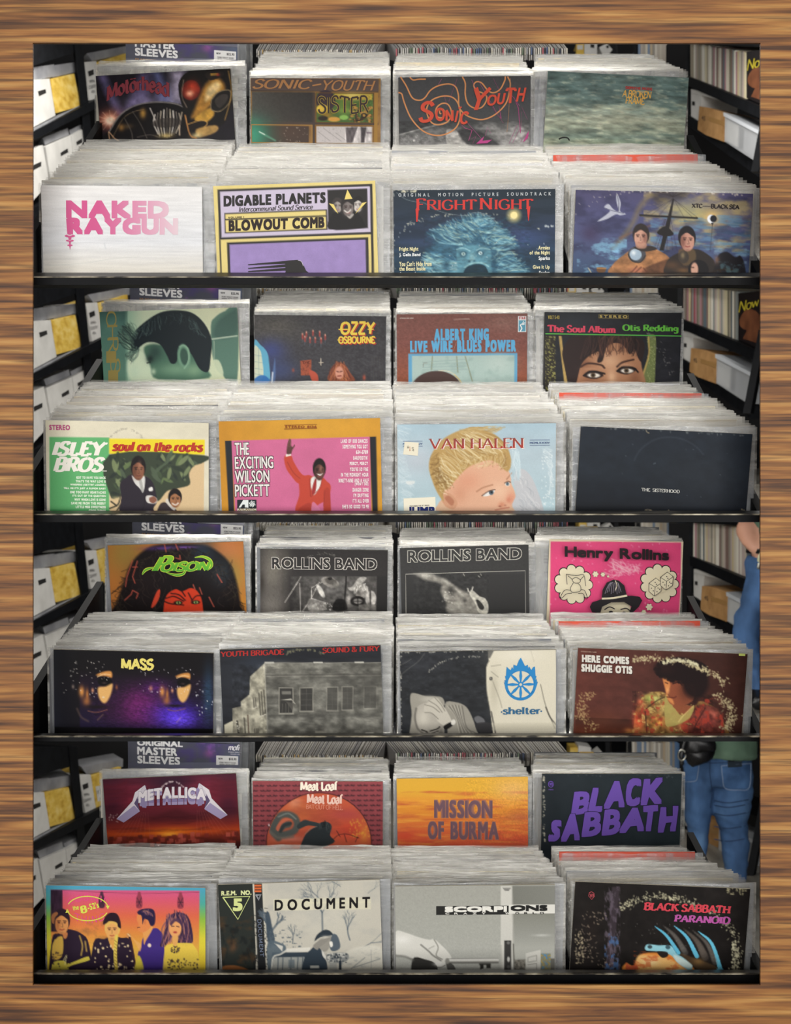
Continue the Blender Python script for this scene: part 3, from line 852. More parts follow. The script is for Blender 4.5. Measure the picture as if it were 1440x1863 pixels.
def t1g(c):
    c.grad([(425, '#1e2c38'), (560, '#22303f'), (760, '#2b3a56'), (900, '#28425a'), (1070, '#1d3f55')]); c.noise(300, 60, .5, None, '#11202c', .42, .66, 4)
    c.blob(1050, 800, 200, 90, '#3b4f80', .6); c.blob(200, 820, 180, 40, '#3a4c72', .5)
    # cloud bank of wind-blown spirit hair
    base = seg(290, 960, 330, 880, 380, 810, 330, 760, 420, 700, 520, 690, 610, 640, 700, 615, 790, 660, 880, 720, 940, 780, 1000, 860, 900, 860, 980, 960, 1080, 1040, 1090, 1100, 290, 1100)
    c.poly(base, '#3f6f86', .85, 50)
    hc = ['#7fb1bd', '#5b93a8', '#9cc5cb', '#2f5c78', '#b9cbb4', '#3c6a86', '#24506b']
    c.hair(130, seg(560, 860, 640, 800, 720, 780, 790, 830), seg(330, 760, 480, 690, 640, 625, 760, 640), 9, hc, 3, 26, .5)
    c.hair(130, seg(640, 700, 720, 740, 790, 800, 830, 880), seg(780, 650, 880, 720, 960, 800, 1000, 870), 9, hc, 13, 26, .5)
    c.hair(70, seg(420, 720, 520, 700, 640, 640), seg(560, 790, 640, 760, 760, 720), 7, hc, 23, 24, .45)
    c.hair(90, seg(560, 960, 545, 1020, 530, 1090), seg(330, 900, 300, 960, 340, 1070), 9, hc, 4, 30, .5)
    c.hair(90, seg(820, 930, 850, 1000, 880, 1080), seg(960, 930, 1020, 990, 1090, 1060), 9, hc, 5, 30, .5)
    c.blob(605, 745, 34, 18, '#24506b', .7); c.blob(690, 800, 26, 20, '#2b5874', .6); c.noise(60, 20, .5, (300, 620, 1090, 1090), '#1f4256', .52, .75, 14)
    # a plain ghost face
    c.poly(seg(540, 880, 600, 850, 680, 845, 760, 860, 800, 900, 800, 1000, 790, 1100, 570, 1100, 545, 980), '#57899a', .95, 14)
    c.blob(590, 910, 36, 22, '#1e4256', .9); c.blob(718, 905, 36, 22, '#1e4256', .9); c.ell(590, 912, 15, 13, '#b8d8d8'); c.ell(718, 907, 15, 13, '#c3dce0'); c.ell(590, 912, 5, 5, '#203844'); c.ell(718, 907, 5, 5, '#203844')
    c.line(seg(540, 878, 590, 868, 640, 890), 9, '#8fb9c2', .8); c.line(seg(690, 885, 730, 868, 790, 880), 9, '#8fb9c2', .8); c.blob(655, 945, 26, 46, '#8db8be', .8); c.blob(635, 968, 12, 8, '#1e4256', .8); c.blob(672, 966, 12, 8, '#1e4256', .8)
    c.poly(seg(600, 1030, 650, 995, 720, 990, 765, 1020, 770, 1100, 600, 1100), '#12303f'); c.line(seg(600, 1012, 650, 985, 730, 980, 780, 1008), 10, '#9ac4c6', .7)
    c.blob(460, 990, 40, 60, '#1f4860', .8); c.blob(820, 980, 30, 50, '#1f4860', .7); c.noise(26, 12, .25, (290, 620, 1100, 1100))
    c.ell(970, 626, 44, 44, '#e9d68a', .9, 1.1); c.ell(970, 626, 26, 26, '#f3e2a0')
    c.specks(18, (90, 640, 1260, 1050), '#dfe6ec', 4, .9, 8)
    c.ringwear(640, 800, 560, 190, 20, 160, '#c7c6b4', 40, 9, 3, .03); c.line(seg(90, 450, 160, 500, 240, 520, 300, 530, 360, 570, 460, 605, 560, 622, 640, 620, 660, 606, 720, 606, 800, 640, 850, 690), 4, '#a7b0ae', .7); c.specks(14, (64, 430, 240, 445), '#d8d2b8', 10, .8, 2); c.specks(12, (60, 440, 75, 1050), '#c8c6b8', 7, .7, 12); c.specks(10, (1205, 700, 1268, 715), '#c8d0d0', 8, .7, 6)
    c.text('ORIGINAL  MOTION  PICTURE  SOUNDTRACK', (104, 456, 1246, 480), '#c8cdd0', 'sans', .5, track=.55)
    r = '#cf3a34'
    c.text('F', (236, 496, 308, 582), r, 'roman', 1.4); c.text('RIGHT', (316, 506, 690, 582), r, 'roman', 1.4); c.text('N', (712, 494, 806, 582), r, 'roman', 1.4); c.text('IGHT', (824, 506, 1112, 582), r, 'roman', 1.4)
    c.opoly(seg(232, 575, 262, 520, 246, 668, 236, 668), r); c.opoly(seg(1066, 560, 1092, 560, 1080, 668, 1076, 668), r)
    for s, b in (('Fright Night', (106, 858, 250, 892)), ('You Can\'t Hide from', (106, 966, 350, 1000)), ('the Beast Inside', (106, 1004, 304, 1034)), ('of the Night', (1088, 894, 1240, 928)), ('Armies', (1153, 856, 1240, 884)), ('Give It Up', (1113, 1002, 1240, 1036))):
        c.text(s, b, '#e9e2b4', 'sans', 1.0)
    for s, b in (('J. Geils Band', (106, 902, 266, 932)), ('Autograph', (106, 1044, 236, 1076)), ('Sparks', (1156, 936, 1240, 970)), ('Evelyn', (1160, 1046, 1240, 1078))):
        c.text(s, b, '#e8ecec', 'sans', 1.0)


def t1h(c):
    c.grad([(355, '#4a4668'), (500, '#4d4e76'), (650, '#4e567c'), (860, '#3c506e')]); c.noise(120, 60, .6, None, '#2c2c48', .45, .7, 1); c.noise(90, 40, .6, (560, 350, 1220, 700), '#c2ae6e', .42, .7, 2)
    c.blob(960, 480, 190, 70, '#cdb670', .7); c.blob(820, 470, 140, 90, '#a9a878', .6); c.noise(80, 18, .7, (600, 480, 1220, 720), '#5f87a6', .5, .72, 6); c.noise(90, 14, .5, (800, 500, 1220, 700), '#3a5570', .55, .75, 8)
    c.line(seg(380, 700, 450, 620, 500, 540, 540, 450, 600, 380), 26, '#8d7a4c', .55, soft=30); c.line(seg(420, 640, 500, 600, 600, 560), 10, '#8a5a3e', .5, soft=14)
    c.noise(60, 26, .8, (160, 640, 460, 860), '#7fb0cc', .5, .72, 9); c.noise(50, 18, .6, (980, 640, 1180, 800), '#84a5bd', .5, .75, 10)
    c.poly(seg(620, 360, 820, 350, 800, 390, 700, 410, 640, 430), '#3a332f', .6, 30); c.blob(240, 620, 70, 60, '#3c2f4e', .7)
    # sea bird
    c.poly(seg(325, 462, 350, 440, 380, 470, 410, 480, 398, 420, 400, 375, 424, 430, 420, 480, 455, 495, 420, 505, 395, 500, 340, 530, 285, 545, 330, 510, 360, 480), '#b9bcca', .95, 4); c.line(seg(400, 380, 412, 430, 410, 480), 4, '#3d3d55', .8); c.line(seg(330, 465, 370, 478, 440, 492), 4, '#3d3d55', .7)
    # mast, yard, rigging
    c.poly(seg(735, 395, 742, 398, 715, 570, 680, 705, 655, 705, 690, 560), '#1d1a1b', 1, 0, False); c.line(seg(540, 500, 700, 503, 880, 505), 11, '#1d1a1a'); c.poly(seg(640, 600, 690, 560, 740, 605, 690, 620), '#1b1819')
    for e in (560, 600, 650, 850, 880, 800):
        c.line(seg(738, 396, e, 500), 2.5, '#2a2526', .7)
    for x in (620, 640, 700, 735, 760):
        c.line(seg(x, 700, 705 + (x - 690) * .25, 520), 2.5, '#221f20', .7)
    for sx in range(8):
        c.line(seg(735, 385, 640 + sx * 24, 362 - (sx % 3) * 6), 4, '#2b2527', .7)
    c.line(seg(545, 505, 600, 512, 660, 508), 4, '#5f543f', .8)
    # balloon against a pale disc
    c.blob(968, 508, 44, 44, '#e7b36c', .8); c.ell(966, 508, 25, 26, '#e6eaf0'); c.ell(978, 506, 20, 21, '#14161c'); c.poly(seg(964, 530, 978, 530, 972, 548), '#14161c', 1, 0, False); c.line(seg(970, 548, 960, 700), 3, '#23252c', .9)
    c.text('XTC', (848, 420, 912, 446), '#2a2322', 'black', 1.2); c.oline(seg(912, 434, 960, 434), 3, '#2a2322'); c.text('BLACK SEA', (962, 418, 1132, 446), '#2a2322', 'black', 1.2)
    # two figures in old diving dress, a third low between them
    c.poly(seg(368, 860, 375, 800, 440, 740, 500, 700, 590, 690, 660, 710, 720, 760, 700, 860), '#a2714a', 1, 6); c.poly(seg(560, 820, 640, 780, 720, 760, 700, 860, 560, 860), '#5a3b2a', .9, 10); c.noise(40, 30, .35, (370, 700, 720, 870))
    c.ell(520, 735, 54, 48, '#4a4a50'); c.ell(512, 735, 36, 34, '#9fb3c4'); c.blob(500, 725, 16, 16, '#e8f0f4', .9); c.line(seg(468, 735, 490, 772, 540, 780, 570, 740), 7, '#2c2827', .9)
    c.poly(seg(500, 690, 600, 680, 640, 700, 560, 715), '#332b28')
    head(c, 545, 625, 84, 112, '#c99a86', '#2b2423', '#7a4f44', -.3); c.poly(seg(515, 660, 575, 665, 570, 695, 520, 695), '#b98a76', .8, 6)
    c.poly(seg(700, 770, 760, 720, 860, 690, 930, 710, 990, 770, 960, 860, 700, 860), '#2a2422', 1, 6); c.poly(seg(770, 700, 860, 690, 870, 760, 800, 790), '#5c4a34', .9, 10); c.ell(800, 740, 32, 38, '#3a332e'); c.blob(795, 730, 14, 22, '#8f7d5c', .8); c.blob(730, 790, 60, 30, '#6b4a30', .6); c.blob(800, 820, 50, 20, '#8a6038', .6)
    head(c, 820, 635, 88, 120, '#c08e7c', '#17141a', '#6a4038', .4)
    c.ell(890, 815, 62, 62, '#121014'); c.ell(866, 812, 22, 42, '#c89a86', 1, .3); c.line(seg(848, 800, 862, 800), 6, '#2a1a18', .8)
    c.blob(520, 830, 50, 22, '#b9745c', .95); c.lines([seg(480, 850, 520, 805), seg(500, 852, 545, 810), seg(560, 815, 590, 850)], 8, '#5a3226', .7)
    c.poly(seg(990, 780, 1010, 720, 1060, 700, 1110, 730, 1140, 720, 1165, 770, 1160, 860, 990, 860), '#1a181c', .95, 8); c.blob(1000, 750, 18, 30, '#8f6a58', .7)
    c.line(seg(950, 860, 985, 820, 1050, 805, 1120, 815, 1160, 850), 15, '#241b17'); c.lines([seg(1020, 812, 1030, 860), seg(1080, 808, 1085, 860)], 10, '#2c211c'); c.noise(40, 30, .5, (1000, 760, 1160, 860), '#5f8a94', .55, .7, 3)
    c.ell(305, 835, 28, 18, '#6a4a30'); c.rect(278, 820, 336, 828, '#a97a48'); c.line(seg(228, 825, 244, 852), 5, '#cbbf9c'); c.ringwear(680, 600, 560, 260, 95, 178, '#b9b3b0', 30, 6, 4, .03)
    c.specks(30, (170, 354, 1215, 362), '#cfc6b8', 7, .7, 4)
# ---- second shelf, back row
def t2a(c):
    c.grad([(480, '#4f7a6e'), (640, '#4c6f66'), (660, '#9fc2a8'), (760, '#c9d6b8'), (1340, '#d3d5b2')], 'x'); c.noise(70, 90, .4, (480, 200, 640, 700), '#2c4a4a', .45, .7, 2); c.blob(560, 300, 60, 60, '#5f8f84', .6)
    c.grad([(215, '#2d4a46'), (300, '#5c8478'), (640, '#6f9a80')], 'y', (480, 215, 660, 700), .5)
    c.poly(seg(660, 520, 740, 470, 800, 540, 820, 650, 680, 650), '#d2e2c4', 1, 20); c.blob(700, 600, 40, 60, '#c4dcc0', .7)
    # dark window recess right
    c.poly(seg(1180, 330, 1210, 270, 1270, 235, 1345, 222, 1345, 700, 1260, 640, 1200, 560), '#56786a', 1, 8); c.poly(seg(1220, 300, 1300, 240, 1345, 232, 1345, 380, 1200, 400), '#3d5a52', .8, 30); c.line(seg(1185, 408, 1345, 392), 8, '#b9c9b4'); c.line(seg(1200, 420, 1205, 640), 5, '#a9bda6', .8); c.poly(seg(1170, 560, 1230, 540, 1260, 640, 1180, 650), '#c8d2b2', .9, 8)
    # head bowed, dark quiff
    c.poly(seg(760, 460, 800, 430, 900, 440, 1060, 470, 1120, 560, 1170, 650, 850, 650, 800, 560), '#4a6f5c', 1, 14); c.blob(960, 590, 120, 50, '#7ba083', .8); c.blob(1080, 600, 60, 50, '#88aa88', .7); c.blob(830, 480, 50, 60, '#2c4540', .9)
    c.poly(seg(690, 480, 680, 420, 700, 350, 780, 280, 860, 235, 950, 222, 1060, 240, 1140, 310, 1185, 410, 1180, 520, 1165, 610, 1110, 590, 1060, 500, 1010, 440, 980, 470, 965, 545, 930, 550, 905, 500, 860, 430, 790, 415, 740, 440, 715, 470), '#142026', 1, 6)
    c.hair(90, seg(700, 470, 690, 400, 720, 350), seg(610, 400, 620, 330, 680, 280), 4, ['#1c2a2c', '#4c675c', '#6e8a76'], 3, 14, .7); c.hair(60, seg(740, 330, 860, 260, 1000, 250, 1100, 320), seg(720, 400, 850, 330, 1010, 300, 1160, 420), 4, ['#33484a', '#566d68', '#0e171b'], 4, 16, .6)
    c.hair(40, seg(690, 470, 740, 450), seg(650, 500, 690, 540), 4, ['#2b3d3c', '#7b9a86'], 6, 14, .6)
    c.ell(1012, 510, 40, 76, '#6f977e', 1, .25, -8); c.ell(1014, 512, 25, 55, '#39574c', 1, .3, -8); c.line(seg(985, 450, 1010, 440, 1040, 470, 1040, 540, 1015, 585), 8, '#8db296', .9); c.blob(800, 520, 26, 28, '#1b2a2a', .95); c.line(seg(780, 545, 800, 540), 6, '#11191a'); c.blob(820, 600, 18, 22, '#c6dabc', .8)
    g = '#9a8a4e'
    for k, (ch, y) in enumerate((('C', 232), ('H', 318), ('R', 395), ('I', 470), ('S', 525), ('I', 590))):
        xx = 512 + k * 6
        c.text(ch, (xx, y, xx + 92 - (40 if ch == 'I' else 0), y + 62), g, 'thin', 1.0, rot=90)


def t2b(c):
    c.fill('#3d3c40'); c.blob(300, 480, 300, 160, '#57544f', .9); c.noise(16, 10, .22, seed=3); c.blob(260, 680, 160, 120, '#3f4a86', .8); c.blob(330, 860, 200, 130, '#3a4776', .7)
    c.noise(30, 30, .5, (900, 380, 1300, 960), '#2c2a2e', .45, .7, 5); c.lines([seg(1180 + i * 24, 740, 1170 + i * 24, 950) for i in range(5)], 5, '#4a4742', .6)
    c.poly(seg(110, 600, 170, 630, 225, 690, 245, 780, 245, 970, 110, 970), '#5fa6c4', 1, 0); c.poly(seg(110, 650, 160, 670, 180, 740, 190, 920, 110, 940), '#c9d0b8', 1, 6); c.lines([seg(110, y, 185, y + 12) for y in (720, 780, 840, 890)] + [seg(150, 660, 155, 930)], 4, '#6a8a94', .8); c.poly(seg(110, 940, 160, 905, 220, 915, 250, 970, 110, 970), '#2f6ab0', .9, 6)
    c.poly(seg(250, 960, 275, 880, 300, 750, 300, 960), '#5a78a8', .7, 10); c.line(seg(278, 880, 272, 965), 12, '#dfe6ea', .8)
    for x, y in ((550, 540), (585, 525), (645, 512), (706, 520), (755, 550), (572, 565), (618, 575), (665, 575), (718, 580)):
        c.line(seg(x, y, x, y + 34), 15, '#a5443e', .9); c.blob(x, y - 8, 7, 12, '#f3b49a', .9); c.line(seg(x, y + 36, x - 2, y + 66), 6, '#5f6a78', .6)
    c.line(seg(540, 640, 600, 600, 700, 600, 770, 640), 5, '#4f5560', .6)
    c.poly(seg(530, 775, 630, 765, 628, 905, 535, 908), '#9c5038', 1, 4, False); c.noise(12, 9, .5, (535, 775, 630, 905), '#4b2420', .5, .7, 6); c.text('THE', (545, 780, 618, 802), '#5a2a22', 'brush', .5)
    c.poly(seg(610, 870, 640, 865, 685, 900, 690, 965, 640, 965), '#b3503c', 1, 5); c.line(seg(715, 755, 717, 815), 6, '#cfc3ae'); c.line(seg(698, 793, 736, 792), 6, '#cfc3ae')
    c.poly(seg(790, 960, 800, 870, 840, 805, 890, 792, 940, 815, 980, 880, 1020, 965), '#7d4430', 1, 8); c.hair(60, seg(860, 800, 900, 795, 930, 820), seg(800, 950, 900, 960, 1010, 960), 6, ['#a5603e', '#5a2c22', '#c07850'], 4, 20, .7); c.ell(884, 885, 38, 58, '#c98e78', 1, .3); c.lines([seg(860, 872, 876, 876), seg(890, 876, 908, 870)], 8, '#4a2320'); c.line(seg(868, 915, 900, 912), 9, '#7a2e2a')
    c.blob(1110, 930, 16, 30, '#b0503c', .9); c.blob(465, 860, 14, 20, '#a5503a', .8)
    sh = '#b23a30'; ye = '#e7cb52'
    for d, col in ((9, sh), (0, ye)):
        c.text('OZZY', (896 + d, 426 + d, 1204 + d, 538 + d), col, 'brush', 6.5, shear=.05)
        c.text('OSBOURNE', (876 + d, 556 + d, 1206 + d, 620 + d), col, 'brush', 4)
        c.oline(seg(876 + d, 492 + d, 960 + d, 492 + d), 9, col, False); c.oline(seg(865 + d, 588 + d, 915 + d, 588 + d), 7, col, False); c.oline(seg(1140 + d, 492 + d, 1194 + d, 492 + d), 8, col, False)


def t2c(c):
    c.grad([(345, '#7b5048'), (600, '#7a4a42'), (940, '#8a4c34')]); c.blob(1050, 420, 180, 90, '#8d6a60', .6); c.noise(14, 10, .14, seed=2); c.noise(9, 9, .3, (860, 350, 1255, 620), '#a58a80', .62, .85, 4)
    c.rect(206, 684, 1162, 1200, '#5f9fc4'); c.rect(238, 704, 1136, 1200, '#a6bcb6'); c.blob(1000, 780, 140, 100, '#b9c9c2', .7); c.noise(70, 60, .3, (238, 704, 1136, 940), '#7d9894', .5, .75, 6)
    c.lines([seg(418, 710, 408, 830), seg(705, 712, 768, 930), seg(630, 712, 640, 850)], 9, '#6f6a44', .6); c.lines([seg(330 + 0 * i, 760 + 22 * i, 720 + 8 * i, 735 + 30 * i) for i in range(4)], 6, '#8fa3a2', .7); c.line(seg(335, 800, 340, 770, 370, 765), 6, '#77766a', .7)
    c.ell(452, 1010, 226, 174, '#46332f'); c.line(seg(610, 870, 650, 910, 670, 940), 7, '#c8a457'); c.line(seg(470, 832, 560, 842, 620, 875), 5, '#e1d2b4')
    c.line(seg(605, 390, 690, 386, 740, 386), 5, '#d8cdbf', .8)
    b = '#5fa9d3'
    c.text('ALBERT KING', (434, 474, 912, 566), b, 'sans', 6.5, track=.0); c.text('LIVE WIRE', (222, 578, 594, 668), b, 'sans', 6.5); c.oline(seg(600, 668, 628, 580), 4, '#a0705c', False); c.text('BLUES POWER', (634, 574, 1150, 668), b, 'sans', 6.5)
    c.text('STEREO SDS 2003', (134, 370, 252, 380), '#c9b8ae', 'sans', .4)
    c.orect(1166, 364, 1238, 502, '#dfe6e4'); c.orect(1172, 400, 1232, 496, '#5b9cb6'); c.text('STAX', (1174, 368, 1232, 392), '#b83a40', 'sans', 1.6)
    c.oline(seg(1186, 496, 1200, 470, 1186, 440, 1200, 432), 10, '#eef2f0', False); c.oline(seg(1200, 436, 1216, 408), 6, '#eef2f0'); c.oline(seg(1204, 438, 1226, 418), 6, '#eef2f0'); c.oline(seg(1204, 440, 1226, 432), 6, '#eef2f0')


def t2d(c):
    c.fill('#23242a'); c.noise(60, 30, .25, seed=2); c.blob(250, 250, 200, 60, '#2b3038', .7)
    c.rect(92, 338, 150, 640, '#2e2a22'); c.noise(7, 7, 1.0, (96, 340, 152, 640), '#8d8a4e', .5, .68, 3); c.poly(seg(170, 338, 186, 338, 200, 480, 218, 600, 200, 600, 184, 460), '#b79a5a', 1, 4, False); c.poly(seg(655, 335, 700, 332, 700, 480, 688, 600, 610, 600, 640, 500, 662, 420), '#6f7a4a', 1, 4); c.noise(6, 6, .6, (655, 335, 700, 600), '#b9bf82', .55, .75, 5); c.line(seg(662, 336, 664, 430, 640, 520, 615, 598), 7, '#c3a35e', .9)
    # face from the nose up
    c.poly(seg(262, 640, 258, 540, 280, 450, 340, 400, 420, 370, 540, 370, 600, 420, 625, 500, 620, 640), '#a97858', 1, 8); c.blob(450, 470, 80, 60, '#d2a684', .9); c.blob(460, 560, 30, 50, '#d9ae8c', .9); c.blob(340, 570, 60, 50, '#8a5c42', .6); c.blob(590, 560, 40, 60, '#7f523a', .7); c.blob(300, 480, 50, 40, '#6f4634', .6)
    c.poly(seg(190, 420, 230, 350, 300, 336, 440, 336, 600, 338, 640, 380, 625, 470, 600, 440, 590, 400, 560, 430, 520, 380, 470, 372, 430, 400, 410, 470, 380, 475, 390, 420, 330, 450, 290, 500, 262, 600, 225, 600, 200, 500), '#2a1d1c', 1, 5)
    c.hair(80, seg(330, 336, 420, 336, 520, 336, 600, 340), seg(300, 450, 400, 440, 520, 420, 605, 440), 4, ['#4a302a', '#6b4432', '#1c1413'], 3, 14, .7)
    for x, y, s in ((362, 548, 1), (545, 520, -1)):
        c.poly([(x - 58, y + 6), (x - 20, y - 24), (x + 30, y - 20), (x + 52, y + 4 * s), (x, y + 22)], '#241614', .95, 6); c.ell(x, y + 2, 34, 12, '#e4ddd2', 1, .2); c.ell(x - 4, y + 1, 14, 13, '#5d4a35'); c.ell(x - 4, y + 1, 6, 6, '#120d0b'); c.line([(x - 56, y + 4), (x - 20, y - 20), (x + 36, y - 14), (x + 60, y - 8 * s)], 9, '#140d0d')
    c.line(seg(290, 505, 330, 485, 400, 492, 420, 508), 11, '#3a231d', .9); c.line(seg(490, 500, 520, 476, 580, 460), 11, '#3a231d', .9); c.blob(345, 515, 50, 10, '#b98a6a', .7); c.blob(540, 492, 40, 9, '#c09274', .7)
    c.ringwear(470, 640, 330, 380, 15, 60, '#8a8a86', 40, 4, 4, .03)
    c.orect(97, 324, 842, 330, '#58b04a')
    c.text('The Soul Album', (108, 278, 482, 318), '#d84a62', 'fat', .2, track=-.06); c.text('Otis Redding', (518, 268, 826, 314), '#66b944', 'fat', .2, track=-.06)
    c.text('VOLT S-413', (112, 228, 174, 246), '#b0a050', 'sans', .7); c.text('STEREO', (394, 221, 546, 234), '#c2ac62', 'sans', .9, track=.2); c.oframe(388, 217, 552, 238, 2, '#8a7c4a')


# ---- second shelf, front row
def t2e(c):
    c.fill('#dcd6bf').noise(120, 60, .05); c.ringwear(760, 640, 170, 240, 40, 140, '#a9a394', 70, 5, 2, .02)
    c.rect(200, 464, 636, 1100, '#62b070'); c.rect(636, 472, 1334, 582, '#e9d52e'); c.rect(638, 584, 1330, 1100, '#d9bd92')
    # leaves
    c.poly(seg(640, 586, 1330, 586, 1320, 640, 1260, 660, 1220, 720, 1225, 800, 1130, 830, 1060, 850, 1000, 920, 960, 900, 940, 800, 900, 740, 780, 740, 740, 860, 700, 900, 640, 880), '#3a4436', 1, 8)
    rr = random.Random(5)
    for i in range(110):
        x = rr.uniform(650, 1290); y = rr.uniform(590, 900)
        if (x > 960 and y < 860 - (x - 960) * .55) or x < 790:
            a = rr.uniform(20, 150); L = rr.uniform(22, 52)
            c.ell(x, y, L, L * .32, rr.choice(['#47563f', '#2c3430', '#66784f', '#52604c', '#303a30', '#7d8a62']), .9, .25, a)
    c.lines([seg(640, 980, 700, 950, 720, 880), seg(650, 930, 690, 960), seg(690, 1000, 720, 950)], 12, '#3a3a2e', .9); c.blob(690, 905, 40, 18, '#c9b98a', .6)
    # tall man in a dark suit
    c.poly(seg(722, 1060, 725, 900, 715, 800, 760, 755, 800, 730, 870, 760, 900, 740, 950, 780, 975, 850, 985, 930, 960, 980, 970, 1060), '#2c2630', 1, 5); c.poly(seg(803, 738, 845, 770, 893, 742, 897, 800, 884, 858, 858, 830, 820, 790), '#d9d8d4', 1, 4); c.poly(seg(852, 770, 872, 770, 886, 850, 874, 858), '#a9a8a4', .9, 3)
    head(c, 848, 690, 92, 142, '#8a5a44', '#1a1416', '#5d3a2c', .2, '#1b1110', '#6a3a34'); c.blob(860, 668, 14, 40, '#b98468', .6); c.poly(seg(925, 830, 950, 820, 955, 846, 928, 850), '#e8e6e2'); c.poly(seg(905, 890, 945, 882, 985, 905, 975, 940, 915, 935), '#d7d3ce', 1, 5); c.poly(seg(930, 900, 965, 890, 985, 915, 965, 938, 935, 930), '#8a5a48', 1, 4); c.line(seg(900, 860, 890, 960, 860, 1010), 4, '#141118', .7)
    # second man, lower right
    c.poly(seg(985, 1060, 1000, 960, 1040, 930, 1090, 960, 1130, 990, 1130, 1060), '#3a3034', 1, 5); c.poly(seg(1066, 905, 1120, 960, 1108, 990, 1050, 930), '#d6d0c8', .9, 4); head(c, 1118, 905, 84, 112, '#a5714e', '#1b1416', None, .3, '#1b1110'); c.line(seg(1100, 940, 1122, 950, 1142, 936), 9, '#efe8dc', .9)
    c.rect(200, 990, 640, 1100, '#4a9a5c')
    c.text('STEREO', (200, 378, 352, 412), '#b0507c', 'sans', 2.2, track=-.03)
    w = '#f0ede2'
    c.text('ISLEY', (218, 494, 626, 600), w, 'fat', 3.5, shear=.26, track=-.04); c.text('BROS.', (228, 608, 616, 716), w, 'fat', 3.5, shear=.26, track=-.04)
    c.text('soul on the rocks', (658, 494, 1322, 562), '#b83a2a', 'fat', 2.6, shear=.22, track=-.02)
    for i, (s, x0) in enumerate((('GOT TO HAVE YOU BACK', 396), ("THAT'S THE WAY LOVE IS", 392), ("WHISPERS (GETTIN' LOUDER)", 352), ("TELL ME IT'S JUST A RUMOR BABY", 304), ('ONE TOO MANY HEARTACHES', 350), ("IT'S OUT OF THE QUESTION", 368), ('WHY WHEN LOVE IS GONE', 382), ('SAVE ME FROM THIS MISERY', 358), ('LITTLE MISS SWEETNESS', 392), ('GOOD THINGS', 488))):
        c.text(s, (x0, 748 + 26.8 * i, 612, 764 + 26.8 * i), '#e3f0dc', 'sans', 1.1)


